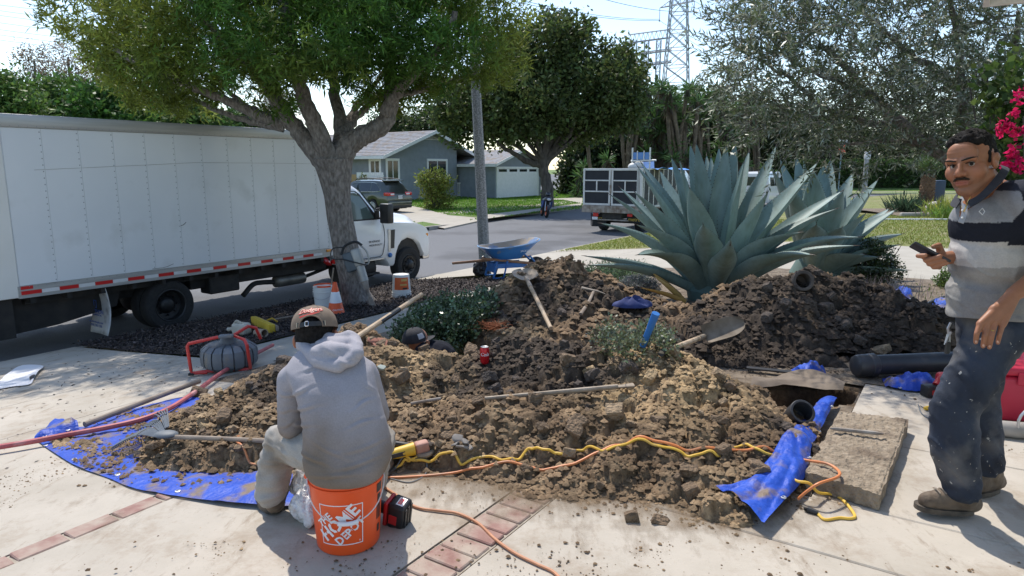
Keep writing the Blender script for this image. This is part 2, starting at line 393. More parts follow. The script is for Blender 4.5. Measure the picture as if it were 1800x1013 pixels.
def slabbox(mb,s0,s1,q0,q1,dz0,dz1,n=4,ch=0.006,zf=None):
    """slab following the ground, bevelled top edge"""
    zf = zf or (lambda q: float(zg_q(q)))
    ringsq = [q0 + (q1-q0)*i/n for i in range(n+1)]; o = len(mb.v)
    for q in ringsq:
        e = ch if q in (ringsq[0],) else (-ch if q == ringsq[-1] else 0)
        for (s,d) in ((s0,dz0),(s0,dz1-ch),(s0+ch,dz1),(s1-ch,dz1),(s1,dz1-ch),(s1,dz0)):
            p = SQ(s,q); mb.v.append((p.x,p.y,zf(q) + d - (0.004 if e and d == dz1 else 0)))
    for i in range(n):
        for j in range(5):
            a = o+i*6+j; mb.f.append((a,a+1,a+7,a+6))
    mb.f.append(tuple(o+j for j in range(6))[::-1]); mb.f.append(tuple(o+n*6+j for j in range(6)))
    return mb
# ---- road
struct('road',MB().add([(*SQ(-60,Q_CURB-0.05),Z_ROAD),(*SQ(260,Q_CURB-0.05),Z_ROAD),(*SQ(260,330),Z_ROAD),(*SQ(-60,330),Z_ROAD)],[(0,1,2,3)]),m_asph)
struct('terrain',MB().add([(-900,-300,-1.05),(900,-300,-1.05),(900,1500,-1.05),(-900,1500,-1.05)],[(0,1,2,3)]),m_lawn)
struct('road',MB().add([(8,46,Z_ROAD-0.004),(260,46,Z_ROAD-0.004),(260,140,Z_ROAD-0.004),(8,140,Z_ROAD-0.004)],[(0,1,2,3)]),m_asph)
# ---- driveway: joint bed, slabs, brick ribbons
drive = struct('driveway',patch(-14,3.45,-6,9.6,6,40,-0.035),m_joint)
patchwalk = struct('walkway',patch(3.45,5.62,-6,0.52,4,10,-0.035),m_joint)
def slab(s0,s1,q0,q1,mat=m_conc,par=None,name='concrete_slab'):
    g = 0.004; return part(name,slabbox(MB(),s0+g,s1-g,q0+g,q1-g,-0.03,0.0,max(2,int((q1-q0)/0.5))),mat,par or drive,30)
for a,b in ((-14,-7),(-7,-3.0),(-3.0,2.93)):
    for c,d in ((-6,-0.9),(-0.9,1.55),(1.77,3.20),(3.32,5.5),(5.5,6.7),(6.7,9.6)):
        slab(a,b if not (b == 2.93 and c >= 1.77) else (3.45 if d <= 6.7 else 4.12),c,d)
slab(2.93,3.45,-0.9,1.55); slab(2.93,3.45,-6,-0.9)
for a,b in ((3.45,4.4),(4.4,5.62)):
    for c,d in ((-6,-2.0),(-2.0,0.5)): slab(a,b,c,d,par=patchwalk)
struct('mortar_bed',patch(-14,3.45,1.554,1.766,4,2,-0.008),m_mort); struct('mortar_bed',patch(-14,3.45,3.204,3.316,4,2,-0.008),m_mort)
def brick_row(parent,s0,s1,q0,q1,step,gap):
    s = s0; k = 0; base = None
    while s < s1:
        j = random.uniform(-0.004,0.004); mb = MB()
        M = Matrix.Translation((*SQ(s+step/2,(q0+q1)/2),float(zg_q((q0+q1)/2)) - 0.02 + random.uniform(-0.002,0.0025))) @ M_R(math.atan2(US.y,US.x) + random.uniform(-0.012,0.012),'Z')
        mb.rbox((-step/2+gap/2,-(q1-q0)/2+0.004,-0.02),(step/2-gap/2,(q1-q0)/2-0.004,0.021),0.005,1,M)
        part('brick',mb,m_brick,parent,30); s += step; k += 1
brick_row(drive,0.2,3.4,3.205,3.315,0.215,0.014); brick_row(drive,1.2,3.3,1.56,1.76,0.112,0.011)
# ---- sidewalk, neighbour's driveway, curbs
sw = struct('sidewalk',patch(3.45,11.6,5.5,6.7,8,4,-0.035),m_joint)
for i in range(5): slab(3.45+i*1.63,3.45+(i+1)*1.63,5.5,6.7,m_side,sw,'sidewalk_slab')
nd = struct('neighbour_driveway',patch(11.6,16.4,-14,9.6,4,30,-0.035),m_joint)
for a,b in ((11.6,14.0),(14.0,16.4)):
    for c,d in ((-14,-8),(-8,-4.0),(-4.0,-0.4),(-0.4,2.6),(2.6,5.5),(5.5,6.7),(6.7,9.6)):
        slab(a,b,c,d,m_side2,nd)
for (s0,s1) in ((10.45,11.6),(16.4,17.3)):
    w = 1 if s0 < 12 else -1
    def fl(u,v,s0=s0,s1=s1,w=w):
        q = 7.2 + 2.4*u; k = u**1.5; a = (s1 - (s1-s0)*k if w > 0 else s0); b = (s1 if w > 0 else s0 + (s1-s0)*k); s = a + (b-a)*v
        p = SQ(s,q); return (p.x,p.y,float(zg_q(q)) + 0.004)
    part('flare',MB().grid(fl,10,3),m_side2,nd)
def curb_run(parent,pts,z_lo,z_hi,w=0.15,side=1,name='curb_stone',mat=None):
    """pts (x,y,lower): lower 1 = dropped kerb"""
    for a,b in zip(pts[:-1],pts[1:]):
        A = Vector(a[:2]); B = Vector(b[:2]); d = (B-A).normalized(); nrm = Vector((-d.y,d.x))*side; mb = MB()
        ha = z_hi - (0.085 if a[2] else 0); hb = z_hi - (0.085 if b[2] else 0); g = 0.003
        A = A + d*g; B = B - d*g
        prof = lambda P,h: [(*(P),z_lo-0.1),(*P,h-0.03),(*(P - nrm*0.012),h-0.008),(*(P - nrm*0.035),h),(*(P - nrm*w),h),(*(P - nrm*w),z_lo-0.1)]
        mb.add(prof(A,ha) + prof(B,hb),[(i,(i+1) % 6,6+(i+1) % 6,6+i) for i in range(6)] + [(5,4,3,2,1,0),(6,7,8,9,10,11)])
        part(name,mb,mat or m_curb,parent,40,recalc=True)
curb = struct('curb',patch(-14,60,9.595,9.61,2,1,-0.1),m_curb)
ks = [(-14,1),(-8,1),(-3,1),(0.5,1),(3.4,1),(4.6,0),(7,0),(9.2,0),(10.2,0),(11.0,1),(13.5,1),(16.6,1),(17.6,0),(21,0),(25,0),(30,0),(36,0),(42,0),(48,0),(54,0)]
curb_run(curb,[(*SQ(s,Q_CURB),lo) for s,lo in ks],Z_ROAD,Z_TOP,side=1)
# ---- mulch bed, soil, lawns (near side)
def mulch_z(p,q): return float(zg_q(q)) + 0.012 + 0.045*(float(fbm(np.array([p.x*2.2]),np.array([p.y*2.2]))[0])-0.4)*min(1,max(0,(q-6.75)*5))*min(1,max(0,(9.55-q)*5))
struct('mulch_bed',patch(4.12,10.5,6.7,9.6,60,30,0,mulch_z),m_mulchb)
def chips(name,n,s0,s1,q0,q1,zf,Ls,cols,lift=0.008,flat=0.35,edge=0.0):
    s = s0 + (s1-s0)*RNG.random(n); q = q0 + (q1-q0)*RNG.random(n)
    if edge: s = s + edge*RNG.normal(size=n)*(RNG.random(n) < 0.08); q = q + edge*RNG.normal(size=n)*(RNG.random(n) < 0.08)
    X = US.x*s + WQ.x*q; Y = US.y*s + WQ.y*q
    P = np.stack([X,Y,zf(X,Y,q) + lift*RNG.random(n)],1)
    d = RNG.normal(size=(n,3)); d[:,2] *= flat
    L = Ls[0] + (Ls[1]-Ls[0])*RNG.random(n)**1.6; c = np.array(cols)[RNG.integers(0,len(cols),n)]*(0.7 + 0.6*RNG.random((n,1)))
    me = leaf_cloud(P,d,L,L*(0.25 + 0.3*RNG.random(n)),c,name,up=(0,0,1)); return me
def fin_stuff(name,me,mat,label,cat): return tag(part(name,me,mat,None,0),label,cat,None,'stuff')
m_chip = pm('bark_chip',(1,1,1),None,rough=0.8,attr=True)
me = chips('bark_chips',46000,4.12,10.5,6.7,9.58,lambda X,Y,q: zg_q(q) + 0.012 + 0.045*(fbm(X*2.2,Y*2.2)-0.4),(0.02,0.062),
           [(0.018,0.012,0.013),(0.030,0.021,0.021),(0.05,0.037,0.035),(0.012,0.010,0.011),(0.075,0.054,0.040),(0.12,0.09,0.08)],0.03,0.5,0.0)
fin_stuff('bark_chips',me,m_chip,'dark bark chip mulch covering the kerbside strip under the trees','mulch')
me = chips('bark_chips',900,-2.5,4.2,4.6,9.2,lambda X,Y,q: zg_q(q),(0.015,0.05),[(0.022,0.014,0.014),(0.045,0.03,0.028),(0.09,0.07,0.05)],0.004,0.05)
fin_stuff('bark_chips',me,m_chip,'loose dark bark chips strewn over the driveway apron','mulch')
def pit_here(x,y): return float(dirt_base(np.array([x]),np.array([y]))[0]) < -0.03
def soil_patch(s0,s1,q0,q1,nu,nv):
    mb = patch(s0,s1,q0,q1,nu,nv,0,lambda p,q: float(zg_q(q)) + 0.03*(float(fbm(np.array([p.x*1.5]),np.array([p.y*1.5]))[0])-0.5)*min(1,(q-q0)*6,(q1-q)*6,(s1-toSQ(p.x,p.y)[0])*6))
    V = np.array(mb.v); bad = dirt_base(V[:,0],V[:,1]) < -0.03
    mb.f = [f for f in mb.f if not any(bad[i] for i in f)]; return mb
struct('garden_soil',soil_patch(3.45,11.6,0.5,5.5,90,56),m_soil); struct('garden_soil',soil_patch(5.62,11.6,-12,0.5,66,130),m_soil)
struct('neighbour_lawn',patch(16.4,24,-24,9.6,20,40),m_lawn2); struct('neighbour_lawn',patch(24,52,-40,9.6,20,40),m_lawn2)
def blades(name,n,s0,s1,q0,q1,zf,base,label,h=(0.04,0.08),amp=0.3,w=0.008,skip=()):
    s = s0 + (s1-s0)*RNG.random(n); q = q0 + (q1-q0)*RNG.random(n); X = US.x*s + WQ.x*q; Y = US.y*s + WQ.y*q
    P = np.stack([X,Y,zf(q)],1); d = RNG.normal(size=(n,3))*0.45; d[:,2] = 1
    for pg in skip:
        inn = np.zeros(len(P),bool); k = len(pg)
        for i in range(k):
            (xa,ya),(xb,yb) = pg[i],pg[(i+1) % k]
            cr = ((ya > P[:,1]) != (yb > P[:,1])); inn ^= cr & (P[:,0] < (xb-xa)*(P[:,1]-ya)/(yb-ya+1e-12) + xa)
        P,d = P[~inn],d[~inn]
    n = len(P); X,Y = P[:,0],P[:,1]
    L = h[0] + (h[1]-h[0])*RNG.random(n)
    return fin_stuff(name,leaf_cloud(P,d,L,w,vary(n,base,amp,0.15)*(0.75+0.5*fbm(X*0.9,Y*0.9))[:,None],name),m_blade,label,'grass')
blades('grass',60000,16.45,27,-11,9.4,lambda q: zg_q(q),(0.21,0.24,0.045),'sunlit yellowing lawn beside the neighbour\'s driveway on the right',(0.03,0.07),0.3,0.016)
# ---- far side of the street
FC = [ZP(560,431,Z_ROAD),ZP(700,411.5,Z_ROAD),ZP(765,404,Z_ROAD),ZP(850,386,Z_ROAD),ZP(940,377,Z_ROAD),ZP(1028,367,Z_ROAD),ZP(1105,356,Z_ROAD),ZP(1175,347,Z_ROAD)]
FC = [SQ(-30,17.6).to_3d(),SQ(8,17.6).to_3d()] + FC
far_in = lambda p,d: (p[0] + WQ.x*d,p[1] + WQ.y*d)
Z_FAR = Z_TOP + 0.02
lows = [0,0,0,0,0,1,0,0,0]
fcurb = struct('far_curb',MB().add([(*far_in(FC[0],0.1),Z_ROAD-0.05),(*far_in(FC[1],0.1),Z_ROAD-0.05),(*far_in(FC[1],0.12),Z_ROAD-0.05),(*far_in(FC[0],0.12),Z_ROAD-0.05)],[(0,1,2,3)]),m_curb)
# the far kerb: pieces, dropped at the house driveway between (765..850)
FCs = []
for a,b in zip(FC[:-1],FC[1:]):
    for k in range(3): FCs.append(Vector(a).lerp(Vector(b),k/3))
FCs.append(Vector(FC[-1]))
def lowat(p):
    u = CX + FPX*p.x/(p.y*CP + (CAM_H-Z_ROAD)*SP); return 1 if 785 < u < 862 else 0
curb_run(fcurb,[(p.x,p.y,lowat(p)) for p in FCs],Z_ROAD,Z_FAR,side=-1)
def far_strip(name,d0,d1,mat,dz=0.0,rise=0.0,kind=struct):
    mb = MB(); n = len(FCs); V = []
    for p in FCs:
        lo = 0.13*lowat(p)*max(0,1-d0/1.5); lo1 = 0.13*lowat(p)*max(0,1-d1/1.5)
        V += [(*far_in(p,d0),Z_FAR + dz + rise*d0 - lo),(*far_in(p,d1),Z_FAR + dz + rise*d1 - lo1)]
    return struct(name,mb.add(V,[(2*i,2*i+2,2*i+3,2*i+1) for i in range(n-1)]),mat)
m_fl = m_lawn
RISE = 0.012
far_strip('far_parkway',0.15,2.0,m_fl,0,RISE); far_strip('far_sidewalk',2.0,3.4,m_side2,0.0,RISE); far_strip('far_lawn',3.4,60,m_fl,0,RISE)
def zfar(x,y):
    d = toSQ(x,y)[1] - 18.3; return Z_FAR + RISE*max(0,d)
# far driveways: strips across the parkway, following pixel borders on the ground
PAVED = []
def quadG(name,px,dz,mat,f=None):
    P = [G(u,v,dz,f or zfar) for u,v in px]; PAVED.append([(p.x,p.y) for p in P]); return struct(name,MB().add(P,[tuple(range(len(P)))]),mat)
a0,b0 = ZP(781,401.5,Z_ROAD + .06),ZP(859,384.5,Z_ROAD + .06); w3 = Vector((WQ.x,WQ.y,0)); a1,b1 = a0.lerp(b0,.1) + w3*2.2,a0.lerp(b0,.85) + w3*2.2; a1.z = b1.z = Z_FAR + RISE*2.2 + .02
PAVED.append([p[:2] for p in (a0,b0,b1,a1)]); struct('driveway_apron',MB().add([a0,b0,b1,a1,a0 - Vector((0,0,.1)),b0 - Vector((0,0,.1))],[(0,1,2,3),(4,5,1,0)]),m_side2)
hd_ = [a1,b1] + [G(u,v,.02,zfar) for u,v in ((742,366),(700,358),(625,355),(640,373))]; PAVED.append([p[:2] for p in hd_]); struct('house_driveway',MB().add(hd_,[tuple(range(6))]),m_side2)
quadG('garage_driveway',[(866,354.5),(1024,347),(1024,358),(990,351.5),(950,351)][::-1],0.022,m_side2)
quadG('far_path',[(845,378.5),(1022,357.5),(1022,361.0),(845,386)],0.024,m_side2)
# beyond the cross street: grass, pavement
struct('far_pavement',MB().add([(8,68.5,-0.72),(230,68.5,-0.72),(230,70.2,-0.72),(8,70.2,-0.72)],[(0,1,2,3)]),m_side2)
struct('far_verge',MB().add([(8,65.6,-0.74),(230,65.6,-0.74),(230,68.5,-0.724),(8,68.5,-0.724)],[(0,1,2,3)]),m_lawn)
fv = struct('far_verge_curb',MB().box((8,65.4,-1.0),(230,65.597,-0.73)),m_curb)
struct('far_slope',MB().grid(lambda u,v: (8 + 222*u,70.2 + 60*v,-0.72 + 1.6*min(1,v*3.2)),6,16),m_lawn)
blades('grass',42000,22,62,18.4,34,lambda q: Z_FAR + RISE*np.maximum(0,q-18.3),(0.13,0.26,0.03),'bright green lawn in front of the grey house',(0.06,0.11),0.3,0.05,PAVED)
# ================================================================== dirt heaps
m_dirt = None
def dirt_mat():
    m,n,l,b = nt('dug_earth'); a = n.new('ShaderNodeVertexColor'); a.layer_name = 'col'; geo = n.new('ShaderNodeNewGeometry')
    def noi(sc,det=8,rough=0.65):
        t = n.new('ShaderNodeTexNoise'); t.inputs['Scale'].default_value = sc; t.inputs['Detail'].default_value = det; t.inputs['Roughness'].default_value = rough; l.new(geo.outputs['Position'],t.inputs['Vector']); return t.outputs[0]
    r = n.new('ShaderNodeValToRGB'); l.new(noi(26),r.inputs[0]); r.color_ramp.elements[0].position = 0.32; r.color_ramp.elements[1].position = 0.68
    r.color_ramp.elements[0].color = (0.55,0.52,0.50,1); r.color_ramp.elements[1].color = (1.30,1.30,1.26,1)
    mx = n.new('ShaderNodeMix'); mx.data_type = 'RGBA'; mx.blend_type = 'MULTIPLY'; mx.inputs[0].default_value = 1; l.new(a.outputs[0],mx.inputs[6]); l.new(r.outputs[0],mx.inputs[7])
    l.new(mx.outputs[2],b.inputs['Base Color']); b.inputs['Roughness'].default_value = 0.9; b.inputs['Specular IOR Level'].default_value = 0.25
    bp = n.new('ShaderNodeBump'); bp.inputs['Strength'].default_value = 0.9; bp.inputs['Distance'].default_value = 0.012; l.new(noi(75,8,0.7),bp.inputs['Height']); l.new(bp.outputs[0],b.inputs['Normal'])
    return m
m_dirt = dirt_mat()
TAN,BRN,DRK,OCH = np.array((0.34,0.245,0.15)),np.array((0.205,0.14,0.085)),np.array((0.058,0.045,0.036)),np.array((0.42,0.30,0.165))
def dirt_col(X,Y):
    n1 = fbm(X*1.7+3,Y*1.7,2.0,5); n2 = fbm(X*6,Y*6,4.0,4); n3 = fbm(X*22,Y*22,1.0,3)
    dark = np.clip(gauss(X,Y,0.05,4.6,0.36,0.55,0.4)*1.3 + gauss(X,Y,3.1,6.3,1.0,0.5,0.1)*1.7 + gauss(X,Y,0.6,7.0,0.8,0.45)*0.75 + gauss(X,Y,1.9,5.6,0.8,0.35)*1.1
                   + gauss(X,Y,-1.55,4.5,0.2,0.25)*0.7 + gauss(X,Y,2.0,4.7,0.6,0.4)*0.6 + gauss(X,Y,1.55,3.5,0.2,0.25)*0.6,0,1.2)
    och = np.clip(gauss(X,Y,0.85,4.15,0.5,0.45)*1.1 + gauss(X,Y,0.3,7.9,0.5,0.3)*0.35 + gauss(X,Y,-0.6,4.75,0.5,0.4)*0.7 + gauss(X,Y,2.2,6.6,0.45,0.3)*0.6,0,1)
    w = np.clip((n1-0.42)*4 + (n2-0.5)*1.6,0,1)[...,None]
    c = BRN*(1-w) + TAN*w
    w = np.clip(och*1.0 + (n2-0.5)*2.2*och + (n1-0.6),0,1)[...,None]; c = c*(1-w) + OCH*w
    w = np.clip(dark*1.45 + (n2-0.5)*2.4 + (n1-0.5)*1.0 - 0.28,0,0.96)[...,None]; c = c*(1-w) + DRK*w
    _,_,r1 = cells(X + 0.05*(fbm(X*9,Y*9,4.0)-0.5) + 3,Y + 0.05*(fbm(X*9,Y*9,14.0)-0.5),0.085,2)
    return c*(0.65 + 0.6*n3[...,None])*(0.62 + 0.72*r1[...,None])
def cells(X,Y,sz,seed):
    """broken blocks: per block height with a tilt, and the distance to the block's edge"""
    rg = np.random.default_rng(seed); T = rg.random((128,128,6)); gx,gy = X/sz,Y/sz; ix,iy = np.floor(gx).astype(int),np.floor(gy).astype(int)
    b1 = np.full(X.shape,9.0); b2 = np.full(X.shape,9.0); val = np.zeros(X.shape); rid = np.zeros(X.shape)
    for a in (-1,0,1):
        for b in (-1,0,1):
            t = T[(ix+a) % 128,(iy+b) % 128]; px,py = ix+a+t[...,0],iy+b+t[...,1]; dx,dy = gx-px,gy-py; d = np.hypot(dx,dy)
            v = (t[...,2]-0.5) + (t[...,3]-0.5)*1.6*dx + (t[...,4]-0.5)*1.6*dy; c = d < b1
            b2 = np.where(c,b1,np.minimum(b2,d)); val = np.where(c,v,val); rid = np.where(c,t[...,5],rid); b1 = np.where(c,d,b1)
    return val,b2-b1,rid
def rough_dirt(X,Y,up,fine=1.0):
    wx = X + 0.05*(fbm(X*9,Y*9,4.0)-0.5); wy = Y + 0.05*(fbm(X*9,Y*9,14.0)-0.5)
    v1,e1,_ = cells(wx,wy,0.19,1); v2,e2,_ = cells(wx+3,wy,0.085,2); v3,e3,_ = cells(wx,wy+5,0.036,3)
    m = np.clip((fbm(X*2.3,Y*2.3,12.0)-0.33)*4,0.25,1)
    return up*m*(0.085*v1*np.clip(e1*6,0,1) - 0.018*np.exp(-e1*14) + 0.055*v2*np.clip(e2*5,0,1) - 0.010*np.exp(-e2*10) + 0.022*v3*fine)
def stamp_clods(X,Y,H,D,dx,n,rmin,rmax,pw,seed,amp=0.75):
    """press rounded lumps into a height grid"""
    rg = np.random.default_rng(seed); ny,nx = H.shape; x0,y0 = X[0,0],Y[0,0]
    px = x0 + (X[0,-1]-x0)*rg.random(n); py = y0 + (Y[-1,0]-y0)*rg.random(n); rr = rmin*(rmax/rmin)**(rg.random(n)**pw)
    order = np.argsort(-rr)
    for i in order:
        cx,cy,r = px[i],py[i],rr[i]; ci = int((cx-x0)/dx); cj = int((cy-y0)/dx); k = int(r*1.3/dx)+1
        if ci-k < 0 or cj-k < 0 or ci+k >= nx or cj+k >= ny: continue
        d = D[cj,ci]
        if d < 0.004 + r*0.25: continue
        sl = (slice(cj-k,cj+k+1),slice(ci-k,ci+k+1)); ex,th = 0.75+0.5*rg.random(),PI*rg.random(); c,s_ = math.cos(th),math.sin(th)
        ddx,ddy = X[sl]-cx,Y[sl]-cy; a = (ddx*c+ddy*s_)/ex; b = (-ddx*s_+ddy*c)*ex
        e = 2.0 + 1.6*rg.random(); dd = (np.abs(a)**e + np.abs(b)**e)**(2/e)
        z = np.sqrt(np.clip(r*r - dd,0,None))*amp; tilt = (rg.random()-0.5)*0.9*ddx + (rg.random()-0.5)*0.9*ddy
        lift = D[sl] + 0.8*(H[cj,ci]-d) - r*0.12 + z + tilt*0.6
        H[sl] = np.where(z > r*0.12,np.maximum(H[sl],lift),H[sl])
SURF = []
def surf(X,Y,rad=0):
    """real top of dirt or ground, the highest within rad cells"""
    X = np.atleast_1d(np.asarray(X,float)); Y = np.atleast_1d(np.asarray(Y,float)); out = zg_q(toSQ(X,Y)[1]).copy()
    for x0,y0,dx,Z in SURF:
        i = np.round((X-x0)/dx).astype(int); j = np.round((Y-y0)/dx).astype(int); ny,nx = Z.shape; k = (i >= rad) & (j >= rad) & (i < nx-rad) & (j < ny-rad)
        if not k.any(): continue
        z = np.full(k.sum(),-9.0)
        for a in range(-rad,rad+1):
            for b in range(-rad,rad+1): z = np.maximum(z,Z[j[k]+b,i[k]+a])
        o = out[k]; g = zg_q(toSQ(X[k],Y[k])[1]); out[k] = np.where(np.abs(o-g) > 1e-9,np.maximum(o,z),z)
    return out
def dirt_grid(x0,x1,y0,y1,dx,nclod,seed,rr):
    nx = int((x1-x0)/dx)+1; ny = int((y1-y0)/dx)+1
    X,Y = np.meshgrid(np.linspace(x0,x0+dx*(nx-1),nx),np.linspace(y0,y0+dx*(ny-1),ny))
    D = dirt_base(X,Y); H = D.copy(); up = np.clip(D*12,0,1)
    H += rough_dirt(X,Y,up) + up*(0.03*(fbm(X*14,Y*14,2.0)-0.5) + 0.02*(fbm(X*38,Y*38,8.0,3)-0.5))
    stamp_clods(X,Y,H,D,dx,nclod,rr[0],rr[1],2.6,seed)
    H += np.clip(D*30,0,1)*0.012*(fbm(X*60,Y*60,2.0,2)-0.5)
    Z = zg_q(toSQ(X,Y)[1]) + H; ok = (D > 0.004) | (D < -0.02)
    Z = np.where(ok,Z,Z - 0.03); SURF.append((x0,y0,dx,np.where(D < -0.02,Z,np.maximum(Z,zg_q(toSQ(X,Y)[1])))))
    # keep faces that touch dirt
    idx = np.arange(nx*ny).reshape(ny,nx); q = np.stack([idx[:-1,:-1],idx[:-1,1:],idx[1:,1:],idx[1:,:-1]],-1).reshape(-1,4)
    keep = ok.ravel()[q].any(1); q = q[keep]; used = np.unique(q); rm = np.full(nx*ny,-1); rm[used] = np.arange(len(used))
    V = np.stack([X,Y,Z],-1).reshape(-1,3)[used]
    # break up the grid: push sideways a little
    V[:,0] += 0.010*(fbm(V[:,0]*45,V[:,1]*45,V[:,2]*45,2)-0.5); V[:,1] += 0.010*(fbm(V[:,0]*45,V[:,1]*45,20+V[:,2]*45,2)-0.5)
    return V,rm[q]
CELLS = [('front dirt heap',-2.55,2.75,2.75,5.62,0.0115,15000,3,(0.012,0.085)),('rear dirt heap',-1.6,4.9,5.6,9.2,0.021,9000,5,(0.02,0.10))]
DIRT = []
for nm,x0,x1,y0,y1,dx,nc,sd,rr in CELLS:
    V,F = dirt_grid(x0,x1,y0,y1,dx,nc,sd,rr); c = dirt_col(V[:,0],V[:,1])
    me = npmesh('dirt_heap',V,F,c); o = part('dirt_heap',me,m_dirt,None,180)
    DIRT.append(tag(o,{'front dirt heap': 'near heap of dug brown earth lying over the driveway between the two men','rear dirt heap': 'far heaps of dark dug earth in front of the agave and shrubs'}[nm],'dirt heap','heaps of excavated earth'))
def zd(x,y): return float(surf(x,y)[0])
def GD(u,v,dz=0.0):
    r = ray(u,v); t = np.arange(1.8,16,0.012); X = r.x*t; Y = r.y*t; Z = CAM_H + r.z*t; H = surf(X,Y) + dz
    i = np.argmax(Z <= H); return Vector((X[i],Y[i],H[i]))
def clod_mesh(seed,sub=2):
    bm = bmesh.new(); bmesh.ops.create_icosphere(bm,subdivisions=sub,radius=1); rg = random.Random(seed)
    off = Vector((rg.random()*50,rg.random()*50,rg.random()*50)); sq = Vector((rg.uniform(0.75,1.25),rg.uniform(0.7,1.1),rg.uniform(0.5,0.85)))
    for v in bm.verts:
        n1 = noise.noise(v.co*1.3 + off)*0.55 + noise.noise(v.co*3.4 + off)*0.38; v.co *= 1 + n1
        for ax in range(3):
            v.co[ax] = max(-0.66,min(0.66,v.co[ax]))
        v.co = Vector([v.co[i]*sq[i] for i in range(3)])
    me = bpy.data.meshes.new('clod'); bm.to_mesh(me); bm.free(); fin(me,22); return me
CM = []
for k,(nm_,c_) in enumerate((('tan',TAN),('brown',BRN),('dark',DRK*1.9),('ochre',OCH))):
    mt = pm('clod_' + nm_,tuple(c_*0.6),tuple(c_*1.25),rough=0.92,scale=2.2,bump=0.6,bscale=3.2,dist=0.15)
    row = []
    for j in range(5):
        me = clod_mesh(31*k+j); me.materials.append(mt); row.append(me)
    CM.append(row)
def colclass(x,y):
    c = dirt_col(np.array([x]),np.array([y]))[0]; return int(np.argmin([abs(c-q).sum() for q in (TAN,BRN,DRK,OCH)]))
nclods = 0
def put_clod(x,y,r,par,cls=None,sink=0.25):
    me = CM[colclass(x,y) if cls is None else cls][random.randrange(5)]
    o = bpy.data.objects.new('clod',me); COL.objects.link(o); o.parent = par
    o.location = (x,y,zd(x,y) + r*(0.55-sink)); o.rotation_euler = (random.uniform(-.5,.5),random.uniform(-.5,.5),random.uniform(0,6.28)); o.scale = (r,r,r)
rr_ = random.Random(5); cnt = 0
while cnt < 235:
    x,y = rr_.uniform(-2.2,2.1),rr_.uniform(2.95,5.4)
    d = float(dirt_base(np.array([x]),np.array([y]))[0])
    if d < 0.012: continue
    put_clod(x,y,min(0.024 + 0.06*rr_.random()**3.0,0.03 + d*0.3),DIRT[0]); cnt += 1
cnt = 0
while cnt < 150:
    x,y = rr_.uniform(-0.8,4.4),rr_.uniform(5.7,8.4)
    if float(dirt_base(np.array([x]),np.array([y]))[0]) < 0.03: continue
    put_clod(x,y,0.03 + 0.055*rr_.random()**2.2,DIRT[1]); cnt += 1
for (u,v,r,c) in ((1080,735,.085,0),(1035,660,.07,3),(1265,745,.06,1),(1330,835,.07,1),(870,690,.06,2),(350,700,.08,1),(395,740,.07,1),(270,790,.05,1),(1210,835,.065,1),(1450,550,.11,2),(1545,632,.1,0),(1000,805,.06,0),(1160,925,.06,1),(1110,915,.05,1),(1215,870,.06,1),(250,740,.035,0),(690,610,.05,1)):
    p = GD(u,v); put_clod(p.x,p.y,r,DIRT[0 if p.y < 5.6 else 1],c)
# crumbs: tetra-like pebbles joined into one stuff object
def crumbs(name,n,sampler,rlo,rhi,label,zf):
    P = sampler(n); n = len(P); r = rlo*(rhi/rlo)**(RNG.random(n)**2.2); base = np.array([(0,0,1),(1,0,.1),(.31,.95,-.1),(-.81,.59,.15),(-.81,-.59,0),(.31,-.95,.1)],float)
    base[:,2] *= 0.8; ang = RNG.random(n)*6.28; sc = 0.7 + 0.6*RNG.random((n,6,1)); B = base[None]*sc; c,s_ = np.cos(ang)[:,None],np.sin(ang)[:,None]
    V = np.stack([B[...,0]*c - B[...,1]*s_,B[...,0]*s_ + B[...,1]*c,B[...,2]],-1)*r[:,None,None]
    z = zf(P[:,0],P[:,1]); V += np.stack([P[:,0],P[:,1],z + r*0.25],1)[:,None,:]
    f = np.array([(0,1,2),(0,2,3),(0,3,4),(0,4,5),(0,5,1)]); F = (np.arange(n)[:,None,None]*6 + f[None]).reshape(-1,3)
    col = dirt_col(P[:,0],P[:,1])*(0.8 + 0.4*RNG.random((n,1)))
    fin_stuff(name,npmesh(name,V.reshape(-1,3),F,np.repeat(col,6,axis=0)),m_dirt,label,'dirt')
def z_surf(X,Y):
    return surf(X,Y)
def samp_heap(n):
    X = -2.4 + 4.9*RNG.random(n*3); Y = 2.85 + 2.75*RNG.random(n*3); d = dirt_base(X,Y); k = d > 0.0; return np.stack([X[k],Y[k]],1)[:n]
def samp_skirt(n):
    X = -2.6 + 5.6*RNG.random(n*8); Y = 2.3 + 3.0*RNG.random(n*8); d = dirt_base(X,Y); p = np.exp(-np.clip(-d-0.0,0,1)*0) * (d <= 0.004)
    dd = dirt_base(X*0.9 + 0.05,Y + 0.35); dn = np.clip(dirt_base(X,Y+0.18) + dirt_base(X,Y+0.4)*0.5,0,.2)*6 + 0.05
    cl = np.clip((fbm(X*4.5,Y*4.5,3.3,4)-0.47)*9,0.03,1)
    k = (d <= 0.004) & (d > -0.03) & (RNG.random(len(X)) < dn*cl*p); return np.stack([X[k],Y[k]],1)[:n]
crumbs('earth_crumbs',24000,samp_heap,0.006,0.026,'loose crumbs of earth lying all over the near dirt heap',z_surf)
crumbs('earth_crumbs',9000,samp_skirt,0.0025,0.013,'scattered crumbs of earth spilled on the concrete around the heap',z_surf)
